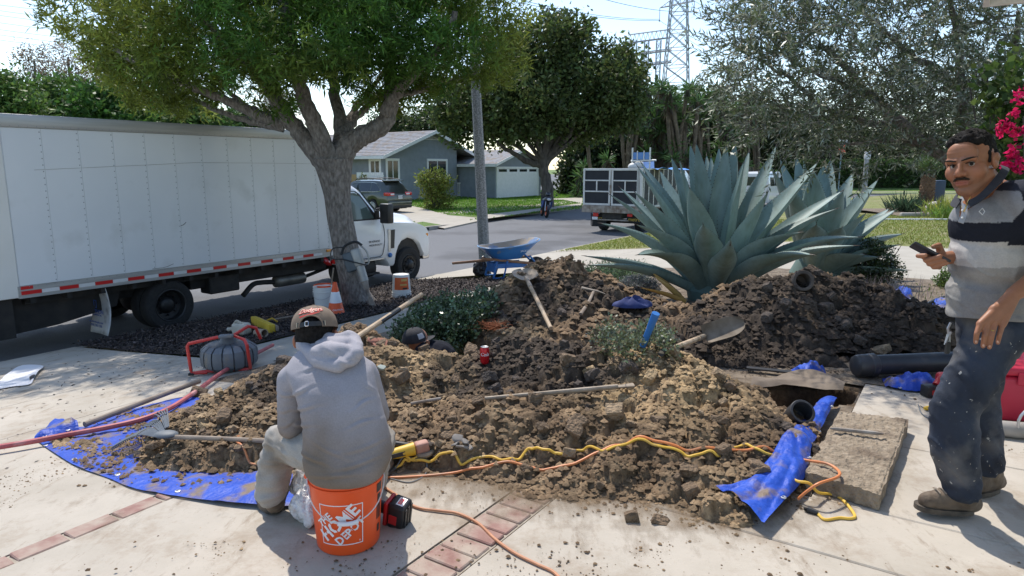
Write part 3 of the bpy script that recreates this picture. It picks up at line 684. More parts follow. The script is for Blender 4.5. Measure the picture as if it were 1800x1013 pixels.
def samp_drive(n):
    X = -3.4 + 6.6*RNG.random(n*10); Y = 2.1 + 4.6*RNG.random(n*10); d = dirt_base(X,Y); s,q = toSQ(X,Y)
    cl = np.clip((fbm(X*3.2,Y*3.2,7.3,5)-0.53)*9,0.012,1); k = (d <= 0.004) & (d > -0.03) & (RNG.random(len(X)) < cl*0.9) & (s < 5.5); return np.stack([X[k],Y[k]],1)[:n]
crumbs('earth_crumbs',3000,samp_drive,0.002,0.009,'thinly scattered bits of earth trodden across the driveway',z_surf)
def samp_back(n):
    X = -1.3 + 6*RNG.random(n*3); Y = 5.5 + 3.5*RNG.random(n*3); d = dirt_base(X,Y); k = d > 0.0; return np.stack([X[k],Y[k]],1)[:n]
crumbs('earth_crumbs',14000,samp_back,0.010,0.045,'loose crumbs of earth lying on the far dirt heaps',z_surf)

# ---- film of trodden mud on the concrete round the heap
def film():
    nx,ny = 170,120; X,Y = np.meshgrid(np.linspace(-3.3,3.2,nx),np.linspace(2.15,5.4,ny)); m = 0
    for r,w in ((.12,.35),(.28,.30),(.5,.22),(.8,.13)):
        for k in range(10): m = m + w/10*(dirt_base(X + r*math.cos(k*.628),Y + r*math.sin(k*.628)) > 0)
    m = np.clip(m*1.25 + .05,0,1); s,q = toSQ(X,Y); m = m*((s < 5.5) & ((q < 5.4)) & ((s < 3.4) | (q < .5))); Z = zg_q(q) + .0035
    idx = np.arange(nx*ny).reshape(ny,nx); F = np.stack([idx[:-1,:-1],idx[:-1,1:],idx[1:,1:],idx[1:,:-1]],-1).reshape(-1,4); F = F[(m.ravel()[F] > 0).all(1)]
    me = npmesh('mud_film',np.stack([X,Y,Z],-1).reshape(-1,3),F,np.repeat(m.reshape(-1,1),3,1))
    mt,n,l,b = nt('mud_film'); a = n.new('ShaderNodeVertexColor'); a.layer_name = 'col'; geo = n.new('ShaderNodeNewGeometry'); b.inputs['Roughness'].default_value = .95; b.inputs['Specular IOR Level'].default_value = .1
    def noi(sc,st=(1,1,1),rot=0.):
        mp = n.new('ShaderNodeMapping'); mp.inputs['Scale'].default_value = st; mp.inputs['Rotation'].default_value = (0,0,rot); l.new(geo.outputs['Position'],mp.inputs[0]); t = n.new('ShaderNodeTexNoise'); t.inputs['Scale'].default_value = sc; t.inputs['Detail'].default_value = 9; t.inputs['Roughness'].default_value = .72; l.new(mp.outputs[0],t.inputs['Vector']); return t.outputs[0]
    def mth(op,x,y):
        k = n.new('ShaderNodeMath'); k.operation = op; k.use_clamp = op == 'MULTIPLY_ADD'
        for i,v in enumerate((x,y)):
            if isinstance(v,(int,float)): k.inputs[i].default_value = v
            else: l.new(v,k.inputs[i])
        return k.outputs[0]
    f = mth('ADD',mth('MULTIPLY',noi(3.2),.5),mth('MULTIPLY',noi(9,(1,.35,1),-.9),.5)); f = mth('ADD',f,mth('MULTIPLY',a.outputs[0],.42)); r = n.new('ShaderNodeValToRGB'); l.new(f,r.inputs[0]); r.color_ramp.elements[0].position = .59; r.color_ramp.elements[1].position = .90; r.color_ramp.elements[1].color = (.9,.9,.9,1)
    c = n.new('ShaderNodeValToRGB'); l.new(noi(18),c.inputs[0]); c.color_ramp.elements[0].color = (.13,.09,.055,1); c.color_ramp.elements[1].color = (.30,.22,.14,1); l.new(c.outputs[0],b.inputs['Base Color'])
    tr = n.new('ShaderNodeBsdfTransparent'); ms = n.new('ShaderNodeMixShader'); l.new(r.outputs[0],ms.inputs[0]); l.new(tr.outputs[0],ms.inputs[1]); l.new(b.outputs[0],ms.inputs[2]); l.new(ms.outputs[0],n['Material Output'].inputs[0])
    fin_stuff('mud_film',me,mt,'thin film of trodden brown mud on the concrete in front of the heap','mud')
film()
# ================================================================== trees
m_bark = pm('grey_bark',(0.15,0.13,0.112),(0.32,0.285,0.255),rough=0.95,scale=26,bump=1.0,bscale=30,stretch=(1,1,0.42),dist=0.06,contrast=(0.35,0.65))
m_barkd = pm('dark_bark',(0.05,0.042,0.036),(0.14,0.12,0.10),rough=0.95,scale=7,bump=1.0,bscale=14,stretch=(1,1,0.3),dist=0.05)
m_leaf = foliage_mat('leaf',0.38,0.5,0.25)
def tufts(centers,outd,k,L,W,base,amp=0.35,hue=0.12,spread=0.75,jit=0.05,name='leaves',colfn=None):
    n = len(centers); c = np.repeat(centers,k,0) + jit*RNG.normal(size=(n*k,3)); d = np.repeat(outd,k,0)*0.8 + spread*unit(n*k)
    tone = 0.62 + 0.76*RNG.random((n,1)); col = np.repeat(tone,k,0)*vary(n*k,base,amp,hue) if colfn is None else np.repeat(tone,k,0)*colfn(c)*(1+amp*(2*RNG.random((n*k,1))-1))
    Ls = L*(0.65 + 0.7*RNG.random(n*k)); return leaf_cloud(c,d,Ls,W*(0.7 + 0.6*RNG.random(n*k)),np.clip(col,0.002,1),name)
def blob_points(blobs,n,shell=0.55,seed=1):
    """points in ellipsoids (centre, radii), most near the skin"""
    rg = np.random.default_rng(seed); vol = np.array([b[1][0]*b[1][1]*b[1][2] for b in blobs])**0.75; idx = rg.choice(len(blobs),n,p=vol/vol.sum())
    d = rg.normal(size=(n,3)); d /= np.linalg.norm(d,axis=1,keepdims=True); r = shell + (1-shell)*rg.random((n,1))**0.6
    C = np.array([b[0] for b in blobs])[idx]; R = np.array([b[1] for b in blobs])[idx]
    bump = 0.72 + 0.58*fbm(d[:,0]*2.6 + idx*3.1 + 9,d[:,1]*2.6 + 5,d[:,2]*2.6 + 3,3)[:,None]
    return C + d*R*r*bump,d
def limb(mb,pts,r0,r1,n=10,jit=0.02,steps=6):
    P = bez(pts,steps); k = len(P); P = [p + Vector((random.gauss(0,jit),random.gauss(0,jit),random.gauss(0,jit)))*(0 if i in (0,k-1) else 1) for i,p in enumerate(P)]
    mb.tube(P,[r0 + (r1-r0)*(i/(k-1))**0.9 for i in range(k)],n); return mb
# ---- the street tree in front of the truck
YT = 10.75
tb = G(628,538); tb = Vector((tb.x,YT,zg(tb.x,YT)))
tree = thing('street_tree','large shade tree with leaning grey trunk forking in front of the white box truck','tree',tb,group=None)
def TP(u,v,dy=0.0): return AY(u,v,YT + dy)
mb = MB()
trunk_pts = [tb + Vector((0.03,0,-0.15)),TP(622,500),TP(607,430),TP(596,370),TP(589,320),TP(584,280)]
P = bez(trunk_pts,8); k = len(P); rad = []
for i in range(k):
    t = i/(k-1); rad.append(0.235 + 0.16*max(0,1-t*5)**2 - 0.035*math.sin(t*PI) + 0.06*max(0,t-0.7)/0.3)
n_ = 36; vs_,fs_ = [],[]
for i,p in enumerate(P):
    for j in range(n_):
        a = 2*PI*j/n_; rr = rad[i]*(1 + 0.10*(noise.noise(Vector((math.cos(a)*1.6,math.sin(a)*1.6,p.z*1.3)))) + 0.05*noise.noise(Vector((math.cos(a)*5,math.sin(a)*5,p.z*3))) + (0.22*max(0,math.sin(a*5+1))*max(0,1-i/7)))
        vs_.append(p + Vector((rr*math.cos(a),rr*math.sin(a),0)))
for i in range(k-1):
    for j in range(n_): fs_.append((i*n_+j,i*n_+(j+1) % n_,(i+1)*n_+(j+1) % n_,(i+1)*n_+j))
mb.add(vs_,fs_)
part('trunk',mb,m_bark,tree,60,world=True)
LIMBS = [([(580,300),(545,255),(505,205),(470,150)],.17,.10,0),([(590,300),(562,235),(537,180),(520,120),(505,40),(480,-60)],.16,.06,-.3),
         ([(585,295),(610,258),(640,238),(676,215),(688,165),(682,90),(678,10),(690,-80)],.20,.06,.1),([(590,290),(600,225),(588,165),(585,90),(600,0),(590,-90)],.12,.05,.4),
         ([(676,200),(705,155),(745,110),(770,80),(800,20)],.10,.04,-.2),([(600,245),(628,205),(660,175),(700,140)],.08,.03,.5),([(595,240),(625,190),(650,160),(690,100)],.07,.03,.8),
         ([(500,222),(455,205),(400,178),(330,150),(250,118),(190,80)],.10,.03,-.1),([(495,222),(440,190),(400,160),(370,130)],.06,.02,.3),([(490,224),(430,212),(370,190),(318,168),(270,150)],.06,.02,.5),
         ([(505,205),(440,120),(380,60),(330,0)],.08,.03,-.4),([(688,165),(740,160),(800,140),(850,120)],.06,.02,.3),([(520,120),(470,80),(430,20),(400,-40)],.06,.02,-.3),([(678,70),(720,40),(760,0),(790,-60)],.06,.02,.3),
         ([(700,170),(730,165),(747,158)],.025,.012,.2)]
mbl = MB()
for pts,r0,r1,dy in LIMBS:
    W = [TP(u,v,dy*(i/(len(pts)-1))*3) for i,(u,v) in enumerate(pts)]; limb(mbl,W,r0,r1,12,0.012)
part('limb',mbl,m_bark,tree,60,world=True)
def PB(u,v,ru,rv,dy,ry): # blob from pixel centre/radii at depth
    c = AY(u,v,YT+dy); sc = c.length/FPX*0.97; return ((c.x,c.y,c.z),(ru*sc,ry,rv*sc))
B = [PB(185,40,80,90,0.3,1.0),PB(235,110,75,60,0.6,.9),PB(300,60,110,90,-.4,1.3),PB(280,160,60,38,0.9,.7),PB(380,70,110,80,-.9,1.4),PB(400,130,90,45,.2,1.0),PB(500,60,120,95,-1.4,1.3),PB(500,150,70,50,-.5,.7),PB(590,40,120,85,-1.5,1.2),PB(620,110,75,60,-.4,.9),
     PB(700,70,110,100,0.2,1.4),PB(715,155,70,45,.7,.8),PB(790,110,95,60,-.3,1.2),PB(850,95,75,75,0.2,1.1),PB(860,25,70,50,0.5,1.0),PB(300,-90,170,100,.2,2.0),PB(480,-140,180,110,0,2.2),PB(660,-130,170,110,0.2,2.2),PB(790,-50,110,80,.4,1.6),
     PB(330,180,45,28,1.2,.6),PB(470,215,22,22,.2,.3),PB(512,205,16,18,-.6,.2),PB(670,190,45,22,1.0,.5),PB(610,-20,150,60,1.6,1.2),PB(420,20,150,80,1.6,1.2)]
pts,od = blob_points(B,5600,0.45,3)
# keep the sky gaps at the lower left and under the fork
uvx = CX + FPX*pts[:,0]/(pts[:,1]*CP + (CAM_H-pts[:,2])*SP); uvy = CY - FPX*(pts[:,1]*SP - (CAM_H-pts[:,2])*CP)/(pts[:,1]*CP + (CAM_H-pts[:,2])*SP)
lim = np.interp(uvx,[90,140,160,220,330,420,500,540,600,650,720,760,860,900,935],[60,75,130,190,208,205,232,150,160,205,215,172,165,150,110])
keep = (uvy < lim - 12*RNG.random(len(lim))) & (fbm(pts[:,0]*1.5,pts[:,1]*1.5,pts[:,2]*1.5,3) > 0.40); pts,od = pts[keep],od[keep]
def ctree(c):
    k = np.clip((fbm(c[:,0]*0.8,c[:,1]*0.8,c[:,2]*0.8,3)-0.42)*4 + np.clip((-3.6-c[:,0])*0.35,0,0.6),0,1)[:,None]
    return np.array((0.080,0.175,0.030))*(1-k) + np.array((0.20,0.235,0.04))*k
part('crown',tufts(pts,od*0.6 + np.array((0,0,0.2)),30,0.125,0.024,None,0.3,0.1,0.8,0.06,'crown',ctree),m_leaf,tree,0,world=True)
# ---- general far trees
def far_tree(name,label,base,blobs,ncl,k,L,W,col,trunk=None,tr=0.25,limbs=(),group=None,shell=0.5,seed=2,jit=0.25,amp=0.35,bark=None,z_top=None):
    t = thing(name,label,'tree',base,group=group); mb = MB()
    top = Vector(blobs[0][0]) if trunk is None else Vector(trunk)
    b = Vector(base); limb(mb,[b - Vector((0,0,0.3)),b.lerp(top,0.35) + Vector((0.08,0,0)),b.lerp(top,0.7) + Vector((-0.08,0,0)),top],tr,tr*0.55,10)
    for L_ in limbs: limb(mb,L_,tr*0.55,tr*0.14,8)
    for bl in blobs[:10]:
        c = Vector(bl[0]); s0 = b.lerp(top,0.75)
        if (c-s0).length > 0.4: limb(mb,[s0,s0.lerp(c,0.5) + Vector((0,0,0.15)),c],tr*0.38,tr*0.1,6)
    part('trunk',mb,bark or m_barkd,t,60,world=True)
    p,o = blob_points(blobs,ncl,shell,seed); part('crown',tufts(p,o*0.5,k,L,W,col,amp,0.12,0.9,jit,'crown'),m_leaf,t,0,world=True); return t
def BL(u,v,ru,rv,Y,ry=None):
    c = AY(u,v,Y); sc = (c - Vector((0,0,CAM_H))).length/FPX; return ((c.x,c.y,c.z),(ru*sc,ry if ry else ru*sc*0.8,rv*sc))
def gp(u,Y,z): # ground point below pixel column u at depth Y
    p = AY(u,330,Y); return Vector((p.x,Y,z))
YD = 41.0
db = gp(962,YD,zfar(*gp(962,YD,0)[:2]))
far_tree('spreading_tree','big dark spreading street tree in front of the white garage',db,
         [BL(960,100,75,70,YD),BL(860,170,75,60,YD-1),BL(1040,165,90,65,YD),BL(920,190,90,55,YD-2),BL(1000,60,45,38,YD+1),BL(905,110,55,50,YD+1),BL(1085,190,50,45,YD),BL(820,215,50,35,YD),BL(985,210,90,45,YD+2),BL(1085,120,45,45,YD+1),BL(880,230,45,25,YD+2),BL(790,180,40,45,YD+1)],
         2500,18,0.30,0.16,(0.085,0.115,0.036),trunk=AY(955,262,YD),tr=0.42,seed=4,jit=0.28,shell=0.35,
         limbs=[[AY(957,292,YD),AY(930,285,YD),AY(905,272,YD-.5),AY(880,255,YD-1),AY(862,238,YD-1)],[AY(958,290,YD),AY(975,262,YD),AY(1000,240,YD-.5),AY(1012,205,YD-1)],[AY(955,275,YD),AY(935,235,YD),AY(905,215,YD)],[AY(957,270,YD),AY(960,215,YD),AY(950,170,YD)],[AY(957,270,YD),AY(980,230,YD+.5),AY(1000,190,YD+1)]])
GL = 'green trees behind the box truck'
for i,(u,v,ru,rv,Y,c) in enumerate(((15,190,50,55,36,(0.10,0.17,0.04)),(105,190,60,50,40,(0.09,0.16,0.035)),(190,195,60,45,36,(0.06,0.13,0.028)),(265,205,55,35,42,(0.09,0.16,0.045)),(345,215,50,28,40,(0.08,0.14,0.04)),(425,222,50,26,42,(0.075,0.13,0.04)),(690,226,38,30,60,(0.06,0.085,0.03)),(760,218,55,35,62,(0.045,0.07,0.025)))):
    far_tree('broadleaf_tree',['bright green bushy tree at the far left above the truck roof','pale green bushy tree second from the left above the truck roof','darker green bushy tree under the sparse brown tree above the truck','light green tree behind the middle of the truck roof','low green tree behind the hanging branches above the truck roof','low green tree just left of the forked trunk above the truck roof','small dark tree behind the left slope of the grey house roof','dark tree rising behind the ridge of the grey house roof'][i],
             gp(u,Y,-0.6),[BL(u,v,ru,rv*0.8,Y),BL(u-ru*0.5,v+rv*0.3,ru*0.6,rv*0.6,Y-1),BL(u+ru*0.5,v+rv*0.25,ru*0.6,rv*0.6,Y-1),BL(u+ru*0.1,v-rv*0.4,ru*0.5,rv*0.5,Y),BL(u-5,v+rv*1.2,ru*0.9,rv*0.8,Y)],520,16,0.30,0.15,c,tr=0.2,seed=10+i,jit=0.22,group=GL)
for i,(u,v,Y) in enumerate(((60,125,62),(120,118,66),(190,130,60),(480,190,60))):
    far_tree('eucalyptus_tree',['sparse brownish eucalyptus left of the hanging foliage against the sky','thin brownish eucalyptus touching the hanging foliage at the left','thin eucalyptus mostly hidden behind the hanging foliage','thin pale eucalyptus seen through the fork of the street tree'][i],gp(u+15,Y,-0.6),
             [BL(u,v-18,28,24,Y),BL(u-18,v+10,20,16,Y),BL(u+25,v,22,20,Y),BL(u+8,v+22,24,18,Y),BL(u+30,v+26,16,14,Y),BL(u-12,v-30,12,12,Y)],190,12,0.26,0.10,(0.22,0.17,0.12),tr=0.16,seed=40+i,jit=0.3,group='thin eucalyptus trees far left',bark=m_bark,shell=0.3)
# ---- dark masses and yuccas on the right beyond the street
for i,(u,v,ru,rv,Y,c) in enumerate(((1150,220,60,70,66,(0.04,0.06,0.022)),(1235,215,60,60,70,(0.04,0.062,0.02)),(1320,220,60,55,74,(0.055,0.07,0.028)),(1080,270,50,60,62,(0.035,0.055,0.02)),(1030,285,36,45,60,(0.035,0.055,0.02)),(1400,235,60,60,80,(0.05,0.07,0.03)),(1480,240,60,50,84,(0.05,0.07,0.03)),(1560,240,70,60,88,(0.05,0.075,0.03)),(1650,235,70,65,90,(0.05,0.08,0.03)),(1750,240,80,60,90,(0.05,0.08,0.03)))):
    far_tree('evergreen_tree',['dark evergreen behind the yuccas above the truck cab','dark evergreen behind the tallest agave leaves','dull green evergreen right of the yuccas under the olive branches','dark evergreen behind the black panelled truck bed','dark evergreen beside the spreading tree trunk','dull evergreen behind the middle of the olive tree','dull evergreen behind the street sign post','dull evergreen above the clipped hedge','evergreen behind the sago palm','evergreen behind the standing man'][i],
             gp(u,Y,-0.6),[BL(u,v,ru,rv*0.8,Y),BL(u-ru*0.5,v+rv*0.5,ru*0.6,rv*0.6,Y-1),BL(u+ru*0.5,v+rv*0.5,ru*0.6,rv*0.6,Y-1),BL(u+ru*0.2,v-rv*0.45,ru*0.5,rv*0.45,Y),BL(u,v+rv*1.2,ru*1.1,rv*0.8,Y)],560,15,0.48,0.24,c,tr=0.25,seed=60+i,jit=0.4,group='dark evergreens across the street')
m_yuc = foliage_mat('yucca_leaf',0.25,0.4,0.35)
m_skirt = pm('yucca_stem',(0.09,0.07,0.05),(0.20,0.16,0.11),rough=0.95,scale=3,bump=1,bscale=8,dist=0.1)
def yucca(label,u,Y,heads,base_z=-0.6):
    b = gp(u,Y,base_z); t = thing('yucca_tree',label,'tree',b,group='tall yuccas across the street'); st = MB()
    for (hu,hv,r) in heads:
        c = AY(hu,hv,Y + random.uniform(-1.5,1.0)); limb(st,[b,b.lerp(c,0.5) + Vector((random.uniform(-.4,.4),0,0)),c],0.16,0.14,7)
        n = 56; d = unit(n); d[:,2] = d[:,2]*0.7 + 0.35; d[:,1] -= 0.2; P = np.tile(np.array(c),(n,1)) + d*0.08
        me = leaf_cloud(P,d,r*(0.7+0.5*RNG.random(n)),r*0.11,vary(n,(0.10,0.18,0.055),0.5,0.12),'leaf_rosette',droop=0.1); part('leaf_rosette',me,m_yuc,t,0,world=True)
        n = 34; d = unit(n)*0.6; d[:,2] = -1; me = leaf_cloud(np.tile(np.array(c),(n,1)) + RNG.normal(size=(n,3))*0.1,d,r*1.1,r*0.1,vary(n,(0.10,0.08,0.05),0.4),'dead_leaves'); part('dead_leaves',me,m_yuc,t,0,world=True)
    part('trunk',st,m_skirt,t,60,world=True)
rs = random.Random(3)
for i,(u,Y,n,top) in enumerate(((1045,54,5,215),(1100,55,7,175),(1150,56,8,150),(1195,54,9,148),(1240,56,9,155),(1290,57,9,160),(1330,58,6,185))):
    hs = [(u + rs.uniform(-34,34),top + 165*rs.random()**1.2,rs.uniform(0.7,1.1)) for _ in range(int(n*2.1))]
    yucca(['low yucca right beside the spreading tree crown','yucca above the left gate of the panelled truck','yucca above the blue chairs on the truck','tall yucca above the tallest left agave leaves','tall yucca under the lattice tower','tall yucca just left of the olive branches','shorter yucca behind the olive branch tips'][i],u,Y,hs)
m_hedge = pm('hedge_core',(0.02,0.03,0.012),(0.04,0.06,0.02),rough=0.9,scale=6,bump=1,dist=0.2)
hg = thing('clipped_hedge','long clipped green hedge on the grass beyond the cross street','hedge',(45,74.5,-0.6))
part('core',MB().rbox((22,73.6,-0.7),(75,75.2,2.2),0.3,2),m_hedge,hg,world=True)
n = 15000; P = np.stack([21.6 + 54*RNG.random(n),73.3 + 0.5*RNG.random(n)**2,-0.5 + 3.0*RNG.random(n)],1); tp = RNG.random(n) < 0.25; P[tp,2] = 2.2 + 0.25*RNG.random(tp.sum()); P[tp,1] = 73.4 + 2*RNG.random(tp.sum())
part('leaves',leaf_cloud(P,unit(n) + np.array((0,-0.6,0.3)),0.3,0.2,vary(n,(0.055,0.10,0.028),0.5)),m_leaf,hg,0,world=True)
# ================================================================== lattice towers and wires
m_steel = pm('galvanised_steel',(0.36,0.38,0.40),(0.46,0.47,0.49),rough=0.6,metal=0.3,scale=2)
m_wire = pm('wire',(0.16,0.17,0.19),None,rough=0.6)
def bar(mb,a,b,r): mb.tube([a,b],r,4,False)
def lattice_col(mb,foot,w0,w1,h,n,r,d=(1,0)):
    f = Vector(foot); ux = Vector((d[0],d[1],0)).normalized(); uy = Vector((-ux.y,ux.x,0)); C = lambda i,k: f + ux*((w0+(w1-w0)*i/n)/2*(1 if k in (1,2) else -1)) + uy*((w0+(w1-w0)*i/n)/2*(1 if k in (2,3) else -1)) + Vector((0,0,h*i/n))
    for i in range(n):
        for k in range(4):
            bar(mb,C(i,k),C(i+1,k),r*1.5); bar(mb,C(i,k),C(i+1,(k+1) % 4),r); bar(mb,C(i,(k+1) % 4),C(i+1,k),r); bar(mb,C(i+1,k),C(i+1,(k+1) % 4),r)
    return C
DT = 150.0; tf = AT(1188,150,DT); z0 = -2.0; th = (AT(1188,-120,DT).z - z0)
tw = thing('lattice_tower','tall steel lattice pylon rising above the evergreens','pylon',(tf.x,tf.y,z0))
mb = MB(); lattice_col(mb,(tf.x,tf.y,z0),7.6,1.6,th,15,0.085,(0.94,-0.34)); part('lattice_mast',mb,m_steel,tw,0,world=True)
for (ul,vl,ur,vr,uc,vc) in ((1160,14,1221,2,1190,8),(1150,-60,1228,-72,1190,-66)):
    mb = MB(); l,r_,c = AT(ul,vl,DT),AT(ur,vr,DT),AT(uc,vc,DT); up = Vector((0,0,1.9))
    for e in (l,r_):
        for k in (-0.8,0.8): bar(mb,e,c + Vector((0,k,0)),0.11); bar(mb,e,c + Vector((0,k,0)) + up,0.08)
        for f_ in (0.3,0.55,0.8): bar(mb,e.lerp(c,f_),e.lerp(c + up,f_),0.06)
        bar(mb,e,e - Vector((0,0,2.6)),0.07); mb.sph(e - Vector((0,0,2.7)),0.22,6,4)
    part('cross_arm',mb,m_steel,tw,0,world=True)
DG = 175.0; gt = thing('steel_gantry','open steel substation gantry left of the lattice pylon','gantry',AT(1140,170,DG)); mb = MB()
for (u,w) in ((1113,1.1),(1134,1.1),(1155,1.1)):
    mb = MB(); f = AT(u,160,DG); lattice_col(mb,(f.x,f.y,z0),1.1,1.1,AT(u,74,DG).z - z0,14,0.05)
    part('column',mb,m_steel,gt,0,world=True)
for (v0,v1,thick) in ((76,66,2.0),(98,89,0.4),(119,110,0.4)):
    mb = MB(); a,b = AT(1104,v0,DG),AT(1180,v1,DG); up = Vector((0,0,thick))
    for k in (-0.5,0.5): bar(mb,a + Vector((0,k,0)),b + Vector((0,k,0)),0.14); bar(mb,a + up + Vector((0,k,0)),b + up + Vector((0,k,0)),0.08)
    for i in range(10): p,q = a.lerp(b,i/10),a.lerp(b,(i+1)/10); m_ = p.lerp(q,0.5) + up; bar(mb,p,m_,0.06); bar(mb,m_,q,0.06)
    part('beam',mb,m_steel,gt,0,world=True)
def wire(u0,v0,t0,u1,v1,t1,sag,label,r=0.05):
    a,b = AT(u0,v0,t0),AT(u1,v1,t1); pts = [a.lerp(b,i/14) - Vector((0,0,sag*4*(i/14)*(1-i/14))) for i in range(15)]
    solo('power_line',MB().tube(pts,r,4,False),m_wire,label,'wire',a,'overhead power lines')
for i,(v0,v1) in enumerate(((2,6),(9,22),(18,29),(31,42),(43,54),(53,62),(62,71))):
    wire(-160,v0-16,95,330,v1+28,130,0.8,['topmost','second','third','fourth','fifth','sixth','lowest'][i] + ' of the seven wires crossing the sky at the far left',0.032)
for i,(u0,v0,t0,u1,v1,t1) in enumerate(((1159,34,150,860,-14,90),(1159,36,150,860,-9,90),(1221,20,150,1000,-20,90),(1159,36,150,1420,190,240),(1221,22,150,1500,190,240),(1221,2,150,1460,130,240),(1228,-72,150,1440,60,240))):
    wire(u0,v0,t0,u1,v1,t1,1.0,['upper of the twin wires running left from the pylon arm','lower of the twin wires running left from the pylon arm','wire crossing the top of the sky left of the pylon','wire dropping right from the left pylon arm','wire dropping right from the right pylon arm','steep wire right of the pylon behind the olive tips','topmost steep wire right of the pylon'][i],0.045)
# ================================================================== grey house
m_stucco = pm('grey_stucco',(0.21,0.235,0.265),(0.25,0.28,0.31),rough=0.9,scale=3,bump=0.5,bscale=30,dist=0.02)
m_trim = pm('white_trim',(0.72,0.73,0.72),(0.80,0.80,0.79),rough=0.5,scale=5)
m_shing = pm('grey_shingle',(0.17,0.175,0.19),(0.30,0.30,0.305),rough=0.95,scale=5,bump=0.4,c3=(0.22,0.19,0.165),s3=2.2,w3=(0.5,0.6))
m_glass = glass_mat('window_glass'); m_dark = pm('dark_void',(0.012,0.012,0.014),None,rough=0.6)
m_black = pm('black_plastic',(0.014,0.014,0.015),(0.022,0.022,0.023),rough=0.5,scale=20)
m_wood = pm('fence_wood',(0.42,0.27,0.12),(0.52,0.35,0.17),rough=0.8,scale=6,stretch=(4,4,0.4))
def HP(u,v,q):
    r = ray(u,v); t = q/(WQ.x*r.x + WQ.y*r.y); p = r*t; return toSQ(p.x,p.y)[0],CAM_H + p.z
def LP(u,v,s):
    r = ray(u,v); t = s/(US.x*r.x + US.y*r.y); p = r*t; return toSQ(p.x,p.y)[1],CAM_H + p.z
def sqframe(s,q,z): return Matrix(((US.x,WQ.x,0,SQ(s,q).x),(US.y,WQ.y,0,SQ(s,q).y),(0,0,1,z),(0,0,0,1)))
QH = 32.0; sL,zE = HP(673,270,QH); sR,_ = HP(830,271,QH); sA,zA = HP(757,230,QH); sW,_ = HP(803,300,QH); ZH = -0.62
hs = thing('grey_house','single storey grey stucco house with white trim and shingled gable roof','house',M=sqframe(sL,QH,ZH))
W_,E_,A_,R_ = sW-sL,zE-ZH,zA-ZH,sR-sL; ax = (R_)/2; D_ = 13.0
slopeL = (A_-E_)/ax
wall = MB(); zr = lambda x: E_ - 0.14 + (A_-E_)*(1-abs(x-ax)/ax)
wall.prism([(0.0,0),(W_,0),(W_,zr(W_)),(ax,A_-0.14),(0.0,zr(0.0))],0,D_)
part('wall',wall,m_stucco,hs,20,recalc=True)
part('wall',MB().box((W_+0.01,2.2,0),(R_,D_,E_-0.12)),m_stucco,hs,20)
for sgn in (-1,1):
    mb = MB(); x0 = ax; x1 = (-0.45 if sgn < 0 else R_+0.35); z1 = E_ - (abs(x1-ax)-ax)*slopeL
    mb.add([(x0,-0.5,A_),(x1,-0.5,z1),(x1,D_+.4,z1),(x0,D_+.4,A_),(x0,-0.5,A_-0.12),(x1,-0.5,z1-0.12),(x1,D_+.4,z1-0.12),(x0,D_+.4,A_-0.12)],[(0,1,2,3),(7,6,5,4),(0,4,5,1),(1,5,6,2),(2,6,7,3)])
    # courses of shingles standing proud
    N = 16
    for i in range(N):
        f0,f1 = i/N,(i+1)/N; a = lambda f,h: (x0+(x1-x0)*f,A_+(z1-A_)*f + h)
        (xa,za),(xb,zb) = a(f0,0.006),a(f1,0.03)
        mb.add([(xa,-0.5,za),(xb,-0.5,zb),(xb,D_+.4,zb),(xa,D_+.4,za),(xb,-0.5,zb-0.03),(xb,D_+.4,zb-0.03)],[(0,1,2,3),(1,4,5,2)])
    part('roof',mb,m_shing,hs,20,recalc=True)
    fb = MB(); fb.add([(x0,-0.53,A_+0.03),(x1,-0.53,z1+0.03),(x1,-0.53,z1-0.2),(x0,-0.53,A_-0.2),(x0,-0.505,A_+0.03),(x1,-0.505,z1+0.03),(x1,-0.505,z1-0.2),(x0,-0.505,A_-0.2)],[(0,1,2,3),(4,7,6,5),(0,4,5,1),(3,2,6,7),(1,5,6,2)])
    part('fascia',fb,m_trim,hs,20,recalc=True)
    part('gutter',MB().box((x1-0.03 if sgn < 0 else x1,-0.5,z1-0.2),(x1 if sgn < 0 else x1+0.03,D_+.4,z1+0.0)),m_trim,hs,20)
vt = part('gable_vent',MB().prism([(ax-0.95,A_-0.62),(ax+0.95,A_-0.62),(ax,A_-0.28)],-0.05,-0.004),m_trim,hs,20,recalc=True)
for k in range(3): part('slat',MB().box((ax-0.6+0.15*k,-0.075,A_-0.58+k*0.075),(ax+0.6-0.15*k,-0.052,A_-0.545+k*0.075)),m_dark,vt,0)
def window(x0,x1,z0,z1,y=0.0,fr=0.13,M=None,panes=2,par=None):
    mb = MB()
    for lo,hi in (((x0-fr,y-0.06,z0-fr),(x0,y-0.002,z1+fr)),((x1,y-0.06,z0-fr),(x1+fr,y-0.002,z1+fr)),((x0,y-0.06,z1),(x1,y-0.002,z1+fr)),((x0,y-0.06,z0-fr),(x1,y-0.002,z0))): mb.box(lo,hi,M)
    w = part('window',mb,m_trim,par or hs,20); iw = (x1-x0)/panes
    for k in range(panes):
        part('pane',MB().box((x0+iw*k+0.03,y-0.02,z0+0.03),(x0+iw*(k+1)-0.03,y-0.004,z1-0.03),M),m_glass,w,0)
    mb = MB()
    for k in range(panes+1): mb.box((x0+iw*k-0.03,y-0.045,z0),(x0+iw*k+0.03,y-0.003,z1),M)
    mb.box((x0+0.031,y-0.044,z0),(x1-0.031,y-0.0035,z0+0.03),M); mb.box((x0+0.031,y-0.044,z1-0.03),(x1-0.031,y-0.0035,z1),M)
    part('sash',mb,m_trim,w,20); return w
def hx(u,v,q=QH,s0=None,z0=None):
    a,z = HP(u,v,q); return a-(sL if s0 is None else s0),z-(ZH if z0 is None else z0)
